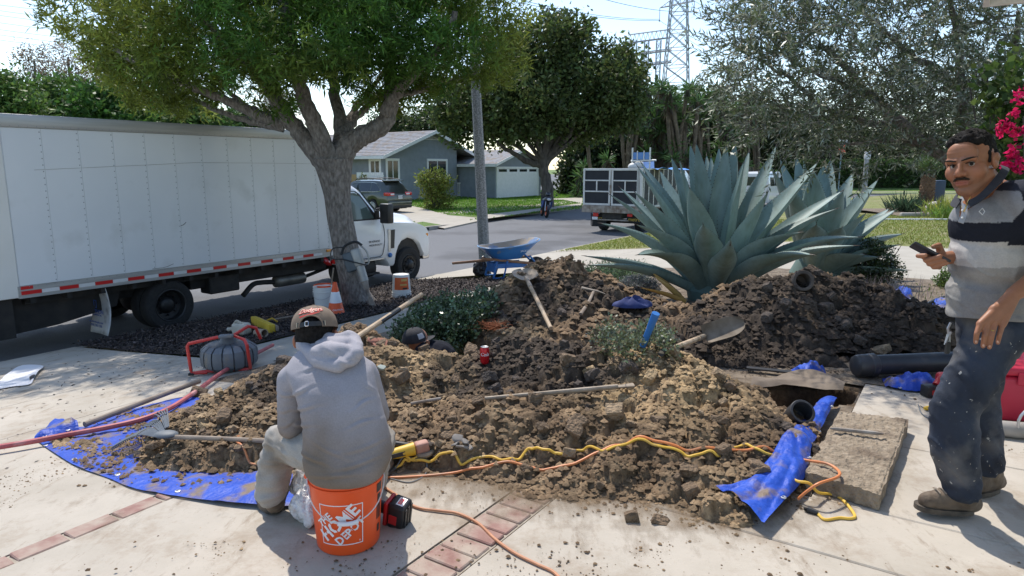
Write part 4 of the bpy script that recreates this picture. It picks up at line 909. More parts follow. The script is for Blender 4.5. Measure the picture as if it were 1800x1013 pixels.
(a0,b1),(a1,b0) = hx(750.5,282.5),hx(785,313.5); window(a0+.1,a1-.05,b0,b1)
(a0,b1),(a1,b0) = hx(680,282),hx(700,316); window(a0,a1,b0,b1)
qa,z1_ = LP(651.5,283,sL); qb,z0_ = LP(668,305,sL)
ML = Matrix(((0,1,0,0),(-1,0,0,0),(0,0,1,0),(0,0,0,1))) # facade turned to the left wall
window(-(qa-QH),-(qb-QH),z0_-ZH,z1_-ZH,0.0,0.13,ML)
part('porch_post',MB().rbox((R_-0.28,-0.03,0),(R_-0.12,0.13,E_-0.16),0.012,1),m_trim,hs)
part('porch_floor',MB().box((W_+0.02,0,0),(R_,2.19,0.14)),m_side2,hs)
rl = thing('porch_railing','white porch railing between the grey wall and the porch post','railing',M=sqframe(sL+W_+0.05,QH-0.02,ZH))
part('top_rail',MB().box((0,0,1.1),(R_-W_-0.36,0.07,1.17)),m_trim,rl); part('bottom_rail',MB().box((0,0,0.2),(R_-W_-0.36,0.07,0.26)),m_trim,rl)
for k in range(8): part('baluster',MB().box((0.06+k*(R_-W_-0.5)/7,0.015,0.262),(0.11+k*(R_-W_-0.5)/7,0.055,1.098)),m_trim,rl)
solo('flower_pot',MB().lathe([(0.001,0),(0.13,0),(0.17,0.22),(0.15,0.22),(0.12,0.18),(0.001,0.18)],14,M_T(*SQ(sL+W_+0.6,QH+0.015),ZH+1.17)),pm('terracotta',(0.35,0.13,0.07),None,rough=0.8),'small terracotta pot standing on the porch railing','flower pot',(*SQ(sL+W_+0.6,QH+0.02),ZH+1.17))
# garage
QG = 28.8; gL,gE = HP(870,285.5,QG); gR,_ = HP(951,285,QG); ZG = -0.56; gA,gAz = HP(915,263,QG)
gw = gR-gL; gE -= ZG; gAz -= ZG
ga = thing('garage','grey detached garage with a white panelled door beside the house','garage',M=sqframe(gL,QG,ZG))
ga_ax = gw/2; part('wall',MB().prism([(0,0),(gw,0),(gw,gE-0.1),(ga_ax,gAz-0.12),(0,gE-0.1)],0,7),m_stucco,ga,20,recalc=True)
for sgn in (-1,1):
    x1 = -0.35 if sgn < 0 else gw+0.35; z1 = gE - 0.35*(gAz-gE)/ga_ax; mb = MB()
    mb.add([(ga_ax,-0.4,gAz),(x1,-0.4,z1),(x1,9.2,z1),(ga_ax,9.2,gAz),(ga_ax,-0.4,gAz-0.1),(x1,-0.4,z1-0.1),(x1,9.2,z1-0.1),(ga_ax,9.2,gAz-0.1)],[(0,1,2,3),(7,6,5,4),(0,4,5,1),(1,5,6,2),(2,6,7,3)])
    part('roof',mb,m_shing,ga,20,recalc=True)
    fb = MB(); fb.add([(ga_ax,-0.43,gAz+0.03),(x1,-0.43,z1+0.03),(x1,-0.43,z1-0.17),(ga_ax,-0.43,gAz-0.17),(ga_ax,-0.405,gAz+0.03),(x1,-0.405,z1+0.03),(x1,-0.405,z1-0.17),(ga_ax,-0.405,gAz-0.17)],[(0,1,2,3),(4,7,6,5),(0,4,5,1),(3,2,6,7),(1,5,6,2)])
    part('fascia',fb,m_trim,ga,20,recalc=True)
part('gutter',MB().box((-0.38,-0.4,gE-0.32),(-0.352,9.2,gE-0.12)),m_trim,ga)
(d0,dt),(d1,dz0) = hx(874,296.5,QG,gL,ZG),hx(944,352,QG,gL,ZG); dz0 = 0.02
gd = part('garage_door',MB().box((d0,-0.03,dz0),(d1,-0.003,dt)),m_trim,ga)
nr = 8
for k in range(1,nr): part('panel',MB().box((d0+0.02,-0.05,dz0+(dt-dz0)*(k-1)/nr+0.015),(d1-0.02,-0.031,dz0+(dt-dz0)*k/nr-0.015)),m_trim,gd,0)
for k in range(4):
    w = (d1-d0)/4; part('door_window',MB().box((d0+w*k+0.12*w,-0.045,dz0+(dt-dz0)*7/nr+0.03),(d0+w*k+0.86*w,-0.031,dt-0.05)),m_glass,gd,0)
tr = MB()
for lo,hi in (((d0-0.14,-0.06,0),(d0-0.003,-0.004,dt+0.14)),((d1+0.003,-0.06,0),(d1+0.14,-0.004,dt+0.14)),((d0,-0.06,dt+0.003),(d1,-0.004,dt+0.14))): tr.box(lo,hi)
part('door_trim',tr,m_trim,ga)
# fences left of the house and a wall behind the trees
def board_fence(name,label,p0,p1,h,n,mat,thick=0.03,gap=0.02,z=-0.62,cat='fence',post=True):
    p0 = Vector((*p0,0)); p1 = Vector((*p1,0)); L = (p1-p0).length; t = thing(name,label,cat,M=frame((p0.x,p0.y,z),p1-p0)); w = L/n
    for k in range(n): part('board',MB().box((k*w+gap/2,0,0.05),((k+1)*w-gap/2,thick,h)),mat,t,0)
    for zz in (0.3,h-0.25): part('rail',MB().box((0,thick+0.002,zz),(L,thick+0.05,zz+0.09)),mat,t,0)
    return t
f0,f1 = SQ(sL-0.05,QH+1.2),SQ(sL-4.2,QH+2.0)
a_ = AY(627,318,44.0); b_ = AY(674,318,43.4)
board_fence('picket_fence','white board fence standing in front of the left house wall',(a_.x,44.0),(b_.x,43.4),2.05-0.62+0.55,14,m_trim)
a_ = AY(560,318,44.6); b_ = AY(626.5,318,44.1)
board_fence('wood_fence','tan wooden fence between the tree trunk and the white fence',(a_.x,44.6),(b_.x,44.1),1.85,16,m_wood)
m_blockw = pm('tan_wall',(0.20,0.15,0.10),(0.27,0.21,0.15),rough=0.9,scale=2,bump=0.3)
a_,b_ = AY(985,320,60.0),AY(1250,320,62.0)
solo('garden_wall',MB().box((0,0,0),(15,0.25,2.4),frame((a_.x,60,-0.7),Vector((b_.x-a_.x,2,0)))),m_blockw,'shaded tan garden wall behind the spreading tree and the yuccas','wall',(a_.x,60,-0.7))
# ---- yellow-green shrub by the house drive, small shrubs
def shrub(name,label,base,blobs,ncl,k,L,W,col,stems=10,seed=5,jit=0.06,spread=0.9,cat='shrub',group=None,upw=0.4,mat=None,sr=0.012,amp=0.35,colfn=None):
    t = thing(name,label,cat,base,group=group); mb = MB(); rg = random.Random(seed); b = Vector(base)
    for i in range(stems):
        c,r = blobs[rg.randrange(len(blobs))]; e = Vector(c) + Vector((rg.uniform(-1,1)*r[0],rg.uniform(-1,1)*r[1],rg.uniform(0,0.9)*r[2]))
        s = b + Vector((rg.uniform(-.25,.25)*r[0],rg.uniform(-.25,.25)*r[1],-0.02)); limb(mb,[s,s.lerp(e,0.5) + Vector((0,0,0.1*r[2])),e],sr,sr*0.35,5,0.004,4)
    part('stems',mb,m_barkd,t,60,world=True)
    p,o = blob_points(blobs,ncl,0.35,seed); p[:,2] = np.maximum(p[:,2],b.z + 0.02)
    part('leaves',tufts(p,o*0.5 + np.array((0,0,upw)),k,L,W,col,amp,0.12,spread,jit,'leaves',colfn),mat or m_leaf,t,0,world=True); return t
Y0 = 38.0; bb = gp(768,Y0,zfar(*gp(768,Y0,0)[:2]))
shrub('flowering_shrub','loose yellow green shrub on the lawn in front of the house window',bb,[BL(765,322,24,26,Y0),BL(750,325,14,24,Y0),BL(782,330,16,22,Y0),BL(768,350,24,24,Y0),BL(772,370,24,12,Y0)],330,12,0.16,0.085,(0.20,0.24,0.05),26,8,0.14,upw=0.6,sr=0.03)
for u,v,Y,lab in ((640,316,42.5,'small bush against the white fence'),): 
    shrub('bush','small rose bush with a pink flower against the white fence',gp(u,Y,-0.6),[BL(u,v+6,10,12,Y)],60,10,0.12,0.08,(0.12,0.14,0.06),6,9,0.1)
# ================================================================== vehicles
m_tw = pm('truck_white',(0.66,0.68,0.69),(0.73,0.745,0.75),rough=0.32,scale=0.9,c3=(0.55,0.56,0.55),s3=1.7,w3=(0.58,0.8),coat=0.15)
m_cabw = pm('cab_white',(0.76,0.77,0.78),(0.80,0.81,0.815),rough=0.25,scale=1.5,coat=0.5)
m_alu = pm('aluminium_rail',(0.36,0.355,0.34),(0.50,0.49,0.47),rough=0.45,metal=0.5,scale=3,stretch=(0.3,1,6))
m_rubber = pm('tyre_rubber',(0.016,0.016,0.016),(0.03,0.029,0.028),rough=0.9,scale=20,bump=0.3)
m_frame = pm('chassis_black',(0.012,0.012,0.012),(0.035,0.03,0.026),rough=0.7,scale=6)
m_rimd = pm('dark_rim',(0.025,0.025,0.026),(0.05,0.05,0.05),rough=0.45,metal=0.6,scale=9)
m_redtape = pm('red_reflector',(0.55,0.02,0.02),None,rough=0.3)
m_whtape = pm('white_reflector',(0.62,0.63,0.62),(0.7,0.7,0.7),rough=0.3,scale=8)
m_orlens = pm('amber_lens',(0.75,0.28,0.03),None,rough=0.2,coat=0.6)
m_redlens = pm('red_lens',(0.5,0.01,0.01),None,rough=0.15,coat=0.6)
m_chrome = pm('chrome',(0.62,0.62,0.63),None,rough=0.2,metal=1.0)
m_silver = pm('silver_metal',(0.42,0.42,0.43),(0.55,0.55,0.55),rough=0.4,metal=0.8,scale=10)
m_blue = pm('blue_paint',(0.025,0.14,0.42),(0.04,0.19,0.50),rough=0.4,scale=4,c3=(0.22,0.22,0.2),s3=7,w3=(0.62,0.75))
m_cabglass = glass_mat('cab_glass',(0.10,0.14,0.13))
m_print = pm('print_blue',(0.03,0.08,0.28),None,rough=0.6); m_printk = pm('print_black',(0.02,0.02,0.025),None,rough=0.5)
def wheel(parent,c,R,w,rimR,side=-1,rim=None,hub=0.0,nuts=8,spokes=0):
    """axle along local Y; side -1 shows its face towards -Y"""
    M = M_T(*c) @ M_R(PI/2*(1 if side < 0 else -1),'X')     # +Z of the lathe towards the face
    t = bpy.data.objects.new('wheel',None)
    tb_ = MB(); h = w/2
    tb_.lathe([(rimR,-h),(R*0.93,-h),(R*0.985,-h*0.8),(R,-h*0.5),(R,h*0.5),(R*0.985,h*0.8),(R*0.93,h),(R*0.80,h*1.03),(rimR*1.06,h),(rimR,h*0.92),(rimR,-h)],48,M)
    wo = part('wheel',tb_,m_rubber,parent,40); bpy.data.objects.remove(t)
    dish = h*0.92 - hub; rb = MB().lathe([(rimR,h*0.92),(rimR*0.95,h*0.95),(rimR*0.90,h*0.85),(rimR*0.86,dish),(rimR*0.55,dish - 0.02),(rimR*0.42,dish+0.03),(rimR*0.30,dish+0.05),(0.001,dish+0.055)],40,M)
    for k in range(nuts):
        a = 2*PI*k/nuts; rb.cyl((rimR*0.62*math.cos(a),rimR*0.62*math.sin(a),dish-0.02),(rimR*0.62*math.cos(a),rimR*0.62*math.sin(a),dish+0.03),rimR*0.05,None,6,True,M)
    if spokes:
        for k in range(spokes):
            Ms = M @ M_R(2*PI*k/spokes,'Z'); rb.box((rimR*0.2,-rimR*0.13,dish+0.0),(rimR*0.93,rimR*0.13,dish+0.035),Ms)
    part('rim',rb,rim or m_rimd,wo,40); return wo
def text_on(parent,s,size,M,mat,name='lettering',offset=0.0,shear=0.0,ext=0.001):
    t = text_mb(s,size,ext,offset,'CENTER',shear); mb = MB(); mb.add(t.v,t.f,M); return part(name,mb,mat,parent,0)
XZ = Matrix(((1,0,0,0),(0,0,-1,0),(0,1,0,0),(0,0,0,1)))     # text lying in XZ, facing -Y
# ---------------- box truck
bt = thing('box_truck','white box truck with riveted cargo body parked along the kerb behind the tree','truck',M=sqframe(3.73,9.98,Z_ROAD))
XR,XF,ZB,ZT,YW = -0.34,5.19,0.82,3.13,2.3
box = part('cargo_box',MB().rbox((XR+0.02,0.012,ZB+0.02),(XF,YW,ZT-0.03),0.05,3),m_tw,bt,40)
seams = [XR+0.33] + [XR+0.33 + 0.445*(i+1) for i in range(11)] + [XF-0.06]
for a,b in zip(seams[:-1],seams[1:]): part('side_panel',MB().rbox((a+0.0015,0.004,ZB+0.16),(b-0.0015,0.014,ZT-0.17),0.002,1),m_tw,bt,30)
part('corner_post',MB().rbox((XR,-0.004,ZB+0.01),(XR+0.322,0.02,ZT-0.17),0.006,1),pm('cream_white',(0.66,0.65,0.60),(0.72,0.71,0.67),rough=0.45,scale=2),bt)
part('top_rail',MB().rbox((XR,-0.012,ZT-0.165),(XF-0.03,0.03,ZT),0.012,2),m_alu,bt); part('top_rail',MB().rbox((XR,YW-0.03,ZT-0.165),(XF-0.03,YW+0.012,ZT),0.012,2),m_alu,bt)
br_ = part('bottom_rail',MB().prism([(XR+0.30,ZB),(XF-0.01,ZB),(XF-0.01,ZB+0.155),(XR+0.30,ZB+0.155)],-0.014,0.03),m_alu,bt)
part('bottom_lip',MB().box((XR+0.30,-0.026,ZB),(XF-0.01,-0.0145,ZB+0.012)),m_alu,br_); part('bottom_lip',MB().box((XR+0.30,-0.024,ZB+0.098),(XF-0.01,-0.0145,ZB+0.106)),m_alu,br_)
x = XR+0.33; k = 0
while x < XF-0.35:
    part('red_reflector',MB().box((x,-0.0175,ZB+0.042),(x+0.235,-0.0145,ZB+0.09)),m_redtape,br_,0); part('white_reflector',MB().box((x+0.238,-0.0173,ZB+0.042),(x+0.445,-0.0145,ZB+0.09)),m_whtape,br_,0); x += 0.45
part('red_reflector',MB().box((XR+0.33,-0.0175,ZB+0.11),(XR+0.47,-0.0145,ZB+0.152)),m_redtape,br_,0); part('marker_lamp',MB().rbox((XF-0.16,-0.04,ZB+0.09),(XF-0.04,-0.0145,ZB+0.14),0.006,1),m_orlens,br_)
rv = MB()
for xs in seams:
    z = ZB+0.19
    while z < ZT-0.19: rv.sph((xs-0.018,0.003,z),(0.0085,0.005,0.0085),6,3); z += 0.083
x = XR+0.33
while x < XF: rv.sph((x,-0.013,ZT-0.145),(0.008,0.004,0.008),6,3); rv.sph((x,-0.015,ZB+0.142),(0.008,0.004,0.008),6,3); x += 0.1
part('rivets',rv,pm('rivet',(0.32,0.33,0.34),None,rough=0.5,metal=0.3),bt,60,kind='stuff')
def on_box(u,v): a_,z_ = HP(u,v,9.98); return Vector((a_ - 3.73,.001,z_ - Z_ROAD))
m_scuff = pm('scuff',(.10,.10,.10),None,rough=.7); part('scuff',MB().tube(bez([on_box(u,v) for u,v in ((318,397),(323,395),(327,391))],4),.005,5),m_scuff,box); part('scuff',MB().tube(bez([on_box(u,v) for u,v in ((268,473),(290,470),(305,464))],4),.003,4),m_scuff,box)
part('panel_crease',MB().tube([on_box(u,v) for u,v in ((60,299),(130,296),(240,291),(345,286),(470,287),(545,288))],.0022,4),m_alu,box)
part('corner_marker',MB().cyl((XR+0.12,-0.02,ZT-0.06),(XR+0.12,-0.012,ZT-0.06),0.018,None,12),m_redlens,bt)
part('front_cap',MB().tube([(XF-0.03,0.03,ZB+0.02),(XF-0.03,0.03,ZT-0.15)],0.05,12),m_tw,bt)
# under the body
part('chassis',MB().box((XR-0.1,0.55,0.52),(6.9,0.75,0.79)).box((XR-0.1,1.55,0.52),(6.9,1.75,0.79)).box((0.1,0.2,0.70),(5.3,2.1,0.815)),m_frame,bt)
for i in range(12): part('cross_member',MB().box((0.1+i*0.44,0.03,0.73),(0.16+i*0.44,2.27,0.819)),m_frame,bt)
part('liftgate_frame',MB().box((XR-0.12,0.1,0.30),(XR+0.26,2.2,0.812)),m_frame,bt)
part('liftgate_post',MB().rbox((XR-0.22,-0.02,0.10),(XR-0.08,0.12,1.75),0.01,1),m_frame,bt); part('liftgate_post',MB().rbox((XR-0.22,2.18,0.10),(XR-0.08,2.32,1.75),0.01,1),m_frame,bt)
part('underbody_tray',MB().prism([(XR+0.2,0.3),(0.5,0.34),(1.3,0.47),(1.4,0.8),(XR+0.2,0.8)],0.3,2.0),m_frame,bt)
part('axle',MB().cyl((1.99,0.15,0.385),(1.99,2.15,0.385),0.09).sph((1.99,1.15,0.385),0.2),m_frame,bt)
for yc,sd in ((0.17,-1),(0.43,-1),(2.13,1),(1.87,1)): wheel(bt,(1.99,yc,0.385),0.385,0.22,0.255,sd,m_rimd,0.11 if yc in (0.17,2.13) else 0)
m_flap = pm('mudflap_white',(0.50,0.50,0.49),(0.62,0.62,0.61),rough=0.5,scale=5,c3=(0.30,0.29,0.27),s3=6,w3=(0.55,0.72))
for y0 in (0.03,1.72):
    f = lambda u,v,y0=y0: (1.05 - 0.02 + 0.07*math.sin(v*PI*0.9) - 0.05*v + 0.015*math.sin(u*PI),y0 + 0.52*u*(1-0.06*max(0,v-0.9)*10),0.80 - 0.69*v)
    mf = part('mudflap',MB().grid(f,8,12),m_flap,bt,60); sm_ = mf.modifiers.new('s','SOLIDIFY'); sm_.thickness = 0.008
    MY = Matrix(((0,0,-1,0.985),(-1,0,0,y0+0.26),(0,1,0,0),(0,0,0,1)))
    mk = MB()
    for lo,hi in (((-.07,.50),(-.055,.60)),((-.07,.60),(.07,.612)),((.055,.50),(.07,.60)),((-.008,.53),(.008,.60)),((.02,.50),(.055,.512)),((-0.03,.56),(-.008,.572))):
        mk.box((lo[0],lo[1],0),(hi[0],hi[1],0.001),MY)
    part('emblem',mk,m_print,mf,0)
    text_on(mf,'MARATHON',0.085,MY @ M_T(0,0.445,0),m_print); text_on(mf,'EQUIPMENT INC.',0.034,MY @ M_T(0.06,0.395,0),m_print)
    text_on(mf,'marathonequip.com',0.05,MY @ M_T(0,0.29,0),m_print); text_on(mf,'(800) 200-1200',0.052,MY @ M_T(0,0.235,0),m_print)
mz = part('muffler',MB().lathe([(0.001,0),(0.07,0.01),(0.105,0.04),(0.11,0.1),(0.11,0.62),(0.105,0.68),(0.07,0.71),(0.001,0.72)],20,M_T(4.2,0.5,0.40) @ M_R(PI/2,'Y')),pm('muffler_steel',(0.14,0.13,0.115),(0.25,0.23,0.2),rough=0.5,metal=0.7,scale=6),bt)
part('exhaust_pipe',MB().tube(bez([(4.25,0.5,0.40),(3.95,0.5,0.43),(3.75,0.48,0.42),(3.5,0.42,0.27)],6),0.045,10),m_frame,bt); part('exhaust_pipe',MB().tube([(4.88,0.5,0.40),(5.9,0.6,0.56)],0.035,10),m_frame,bt)
part('fuel_tank',MB().cyl((5.55,0.32,0.44),(6.45,0.32,0.44),0.22,None,24),m_frame,bt); part('step',MB().rbox((5.5,0.05,0.30),(6.5,0.32,0.34),0.008,1),m_frame,bt)
part('frame_side',MB().rbox((2.5,.36,.52),(5.35,.50,.815),.01,1),m_frame,bt); part('battery_box',MB().rbox((2.75,.2,.42),(3.3,.5,.78),.02,1),m_frame,bt)
part('air_hose',MB().tube(bez([(5.05,0.1,0.78),(5.1,0.05,0.70),(5.2,0.1,0.66)],5),0.05,8),m_redlens,bt)
# cab lofted along X
def ring(zb,zs,zt,inn,y0=0.06,y1=2.22,r=0.12,mid=0.0):
    k = inn + r; h = [(y0+0.04,zb),(y0,zb+0.05),(y0-0.015,zb + (zs-zb)*0.55),(y0,zs),(y0+inn*0.9,zt-r),(y0+inn+r*0.3,zt-r*0.35),(y0+inn+r,zt),(y0 + (y1-y0)*0.35,zt+mid)]
    return h + [(y0+y1-y,z) for y,z in h[::-1]]
def loft(mb,secs,M=None):
    n = len(secs[0][1]); V = [(x,y,z) for x,rg in secs for y,z in rg]; F = []
    for i in range(len(secs)-1):
        for j in range(n): F.append((i*n+j,i*n+(j+1) % n,(i+1)*n+(j+1) % n,(i+1)*n+j))
    F.append(tuple(range(n))[::-1]); F.append(tuple((len(secs)-1)*n+j for j in range(n))); return mb.add(V,F,M)
CS = [(5.45,.60,1.42,2.13,.10),(5.6,.60,1.42,2.16,.10),(5.95,.60,1.42,2.15,.10),(6.15,.60,1.42,2.05,.11),(6.35,.60,1.42,1.84,.10),(6.55,.60,1.42,1.62,.08),(6.68,.58,1.40,1.57,.14),(6.8,.42,1.36,1.555,.30),(6.95,.42,1.34,1.55,.34),(7.0,.62,1.335,1.545,.35),
      (7.08,.78,1.33,1.54,.36),(7.22,.92,1.32,1.525,.36),(7.42,.98,1.30,1.50,.36),(7.62,.92,1.28,1.475,.36),(7.78,.78,1.25,1.44,.36),(7.86,.62,1.22,1.42,.36),(7.92,.52,1.20,1.39,.36),(8.02,.50,1.14,1.32,.36),(8.08,.50,1.05,1.20,.32)]
cab = part('cab',loft(MB(),[(x,ring(zb,zs,zt,i,mid=0.02)) for x,zb,zs,zt,i in CS]),m_cabw,bt,38,recalc=True)
def sidey(x,z):
    zs,zt,inn = [np.interp(x,[c[0] for c in CS],[c[k] for c in CS]) for k in (2,3,4)]
    return 0.06 + inn*0.9*max(0,min(1,(z-zs)/(zt-0.12-zs)))
def sidepoly(name,pts,mat,off,par=cab):
    return part(name,MB().add([(x,sidey(x,z)-off,z) for x,z in pts] + [(x,sidey(x,z)-off+0.004,z) for x,z in pts],[tuple(range(len(pts)))] + [(i,len(pts)+i,len(pts)+(i+1) % len(pts),(i+1) % len(pts)) for i in range(len(pts))]),mat,par,0)
sidepoly('window_seal',[(5.52,1.43),(6.54,1.43),(6.50,1.52),(6.10,1.955),(5.98,2.02),(5.54,2.03)],m_black,0.006)
sw_ = sidepoly('side_window',[(5.56,1.46),(6.40,1.46),(6.42,1.54),(6.08,1.91),(5.96,1.98),(5.57,1.99)],m_cabglass,0.012)
part('quarter_trim',MB().box((6.40,0.03,1.44),(6.52,0.06,1.62)),m_black,cab)
wsM = MB().add([(6.13,0.20,2.05),(6.13,2.08,2.05),(6.60,2.10,1.60),(6.60,0.18,1.60)],[(0,1,2,3)]); part('windscreen',wsM,m_cabglass,cab,0)
def groove(pts,w=0.006):  # door gap lines: thin dark inlays
    mb = MB(); P = [Vector((x,sidey(x,z)-0.0165,z)) for x,z in pts]; mb.tube(P,w,5,True); return part('door_gap',mb,m_dark,cab,0)
groove(bez([(6.60,1.40),(6.66,1.2),(6.66,0.95),(6.60,0.72),(6.52,0.66)],5)); groove([(6.52,0.66),(5.52,0.66)]); groove([(5.52,0.66),(5.50,1.42)])
part('side_moulding',MB().box((5.52,0.028,0.60),(6.62,0.045,0.63)),m_silver,cab)
part('door_handle',MB().rbox((5.60,0.0,1.22),(5.80,0.035,1.27),0.01,1),m_black,cab)
text_on(cab,'SILVERADO',0.062,M_T(6.36,0.040,0.985) @ XZ,m_printk,shear=0.2); text_on(cab,'MEDIUM DUTY',0.055,M_T(6.40,0.040,0.91) @ XZ,m_printk)
part('fender_vent',MB().prism([(6.83,0.80),(6.93,0.80),(6.97,1.19),(6.85,1.19)],0.030,0.044),m_black,cab,recalc=True)
part('vent_bezel',MB().prism([(6.76,0.74),(6.83,0.74),(6.845,1.21),(6.77,1.21)],0.034,0.046),m_silver,cab,recalc=True)
part('blue_cap',MB().sph((6.80,0.03,0.66),(0.055,0.035,0.05),14,10),m_blue,cab,label='round blue cap on the white fender')
mi = part('mirror',MB().rbox((6.42,-0.30,1.36),(6.60,-0.06,1.76),0.03,2),m_black,cab); part('mirror_lamp',MB().rbox((6.58,-0.22,1.42),(6.61,-0.08,1.52),0.006,1),m_orlens,mi); part('mirror_arm',MB().tube([(6.50,-0.07,1.45),(6.50,0.07,1.46)],0.02,8).tube([(6.50,-0.07,1.66),(6.48,0.08,1.64)],0.02,8),m_black,mi)
part('wheel_well',MB().prism([(7.0,.45),(7.02,.62),(7.1,.80),(7.24,.935),(7.42,.985),(7.6,.935),(7.76,.80),(7.86,.62),(7.88,.45)],0.14,2.14),m_frame,cab,recalc=True)
wf = wheel(bt,(7.42,0.18,0.385),0.385,0.24,0.235,-1,m_rimd,-0.02,10); wheel(bt,(7.42,2.10,0.385),0.385,0.24,0.235,1,m_rimd,-0.02,10)
part('bumper',MB().rbox((7.93,0.10,0.44),(8.16,2.18,0.70),0.04,3),m_chrome,bt)
for zz,mt in ((1.0,m_orlens),(0.90,m_whtape),(0.80,m_orlens)): part('headlamp',MB().rbox((7.98,0.052,zz-0.045),(8.075,0.30,zz+0.04),0.01,1),mt,cab)
part('grille',MB().rbox((8.06,0.45,0.72),(8.11,1.83,1.18),0.02,2),m_black,cab)
part('wiper_cowl',MB().rbox((6.60,0.35,1.575),(6.74,2.0,1.592),0.005,1),m_black,cab)
part('side_reflector',MB().cyl((5.25,0.06,0.70),(5.25,0.03,0.70),0.05,None,14),m_redlens,bt)
# ---------------- grey-green estate car on the house drive
m_car = pm('olive_metallic',(0.060,0.066,0.056),(0.075,0.082,0.07),rough=0.3,metal=0.5,scale=2,coat=0.8)
cp = G(704,374.5,f=zfar); cz = zfar(cp.x,cp.y) + 0.022
car = thing('parked_car','dark olive estate car with roof rails parked on the grey house drive','car',M=Matrix(((WQ.x,-WQ.y,0,cp.x),(WQ.y,WQ.x,0,cp.y),(0,0,1,cz),(0,0,0,1))) @ M_T(0,0,0))
def cring(zb,zs,zt,inn,hw=0.90,r=0.10):
    h = [(-hw+0.08,zb),(-hw+0.01,zb+0.10),(-hw,zb + (zs-zb)*0.6),(-hw+0.05,zs),(-hw+inn,zt-r),(-hw+inn+r*0.4,zt-r*0.3),(-hw+inn+r*1.6,zt)]
    return h + [(-y,z) for y,z in h[::-1]]
CC = [(0.0,.42,.80,.92,.10),(0.04,.30,.92,1.00,.10),(0.12,.26,1.03,1.10,.09),(0.25,.26,1.05,1.30,.20),(0.52,.26,1.05,1.565,.24),(0.7,.30,1.05,1.61,.24),(0.86,.62,1.04,1.62,.24),(1.1,.68,1.04,1.63,.24),(1.35,.60,1.03,1.635,.24),(1.48,.26,1.02,1.635,.24),(2.2,.24,1.0,1.63,.24),(2.7,.24,0.98,1.58,.25),(3.2,.24,.97,1.30,.22),(3.55,.24,.96,1.04,.12),(3.68,.55,.94,1.03,.12),(3.9,.68,.92,1.0,.12),(4.15,.60,.88,.97,.12),(4.3,.26,.84,.93,.12),(4.6,.28,.74,.84,.15),(4.75,.34,.62,.72,.2)]
part('body',loft(MB(),[(x,cring(zb,zs,zt,i)) for x,zb,zs,zt,i in CC]),m_car,car,40,recalc=True)
def cary(x,z):
    zs,zt,inn = [np.interp(x,[c[0] for c in CC],[c[k] for c in CC]) for k in (2,3,4)]; return 0.90 - 0.05 - (inn-0.05)*max(0,min(1,(z-zs)/(zt-0.10-zs)))
for sgn in (-1,1):
    for pts in ([(0.62,1.10),(0.62,1.16),(1.0,1.46),(1.25,1.49),(1.25,1.08)],[(1.32,1.08),(1.32,1.49),(2.05,1.48),(2.05,1.05)],[(2.13,1.05),(2.13,1.47),(2.6,1.42),(3.05,1.20),(3.2,1.05)]):
        part('side_window',MB().add([(x,sgn*(cary(x,z)+0.004),z) for x,z in pts],[tuple(range(len(pts)))]),m_glass,car,0)
    part('window_chrome',MB().tube([(x,sgn*(cary(x,z)+0.006),z) for x,z in bez([(3.2,1.03),(2.0,1.03),(0.8,1.06),(0.56,1.12),(0.7,1.28),(1.0,1.49),(2.0,1.52),(2.62,1.45)],4)],0.012,5),m_chrome,car)
    part('roof_rail',MB().tube(bez([(0.55,sgn*0.60,1.60),(0.7,sgn*0.61,1.68),(1.6,sgn*0.61,1.72),(2.35,sgn*0.61,1.68),(2.5,sgn*0.60,1.60)],5),0.025,6),m_black,car)
    part('tail_lamp',MB().rbox((-0.02,min(sgn*0.42,sgn*0.90),0.86),(0.28,max(sgn*0.42,sgn*0.905),1.02),0.03,2),m_redlens,car)
    part('lamp_insert',MB().rbox((-0.03,min(sgn*0.45,sgn*0.70),0.90),(-0.018,max(sgn*0.45,sgn*0.70),0.97),0.003,1),m_whtape,car)
    part('bumper_reflector',MB().rbox((-0.03,min(sgn*0.74,sgn*0.84),0.42),(0.0,max(sgn*0.74,sgn*0.84),0.54),0.008,1),m_orlens,car)
    for xx in (1.1,3.9): wheel(car,(xx,sgn*0.80,0.33),0.335,0.21,0.225,-1 if sgn < 0 else 1,m_silver,0.0,5,5)
    part('mirror',MB().rbox((2.85,min(sgn*0.88,sgn*1.05),1.02),(2.98,max(sgn*0.88,sgn*1.05),1.15),0.03,2),m_car,car)
part('rear_window',MB().add([(0.262,-0.62,1.10+0.03),(0.262,0.62,1.13),(0.50,0.55,1.535),(0.50,-0.55,1.535)],[(0,3,2,1)]).add([(0.20,-0.62,1.12),(0.20,0.62,1.12),(0.262,0.62,1.13),(0.262,-0.62,1.13)],[(0,3,2,1)]),m_glass,car,0)
part('spoiler',MB().rbox((0.30,-0.62,1.575),(0.62,0.62,1.625),0.015,2),m_car,car)
part('bumper',MB().rbox((-0.06,-0.86,0.34),(0.16,0.86,0.60),0.05,3),m_car,car); part('lower_bumper',MB().rbox((-0.045,-0.84,0.22),(0.3,0.84,0.36),0.03,2),m_black,car)
pl = part('number_plate',MB().rbox((-0.03,-0.16,0.70),(-0.012,0.16,0.86),0.004,1),m_whtape,car); MR = Matrix(((0,0,-1,-0.031),(-1,0,0,0),(0,1,0,0.78),(0,0,0,1))); text_on(pl,'8KTR592',0.085,MR,m_printk)
part('underbody',MB().box((0.2,-0.7,0.18),(4.5,0.7,0.5)),m_frame,car)
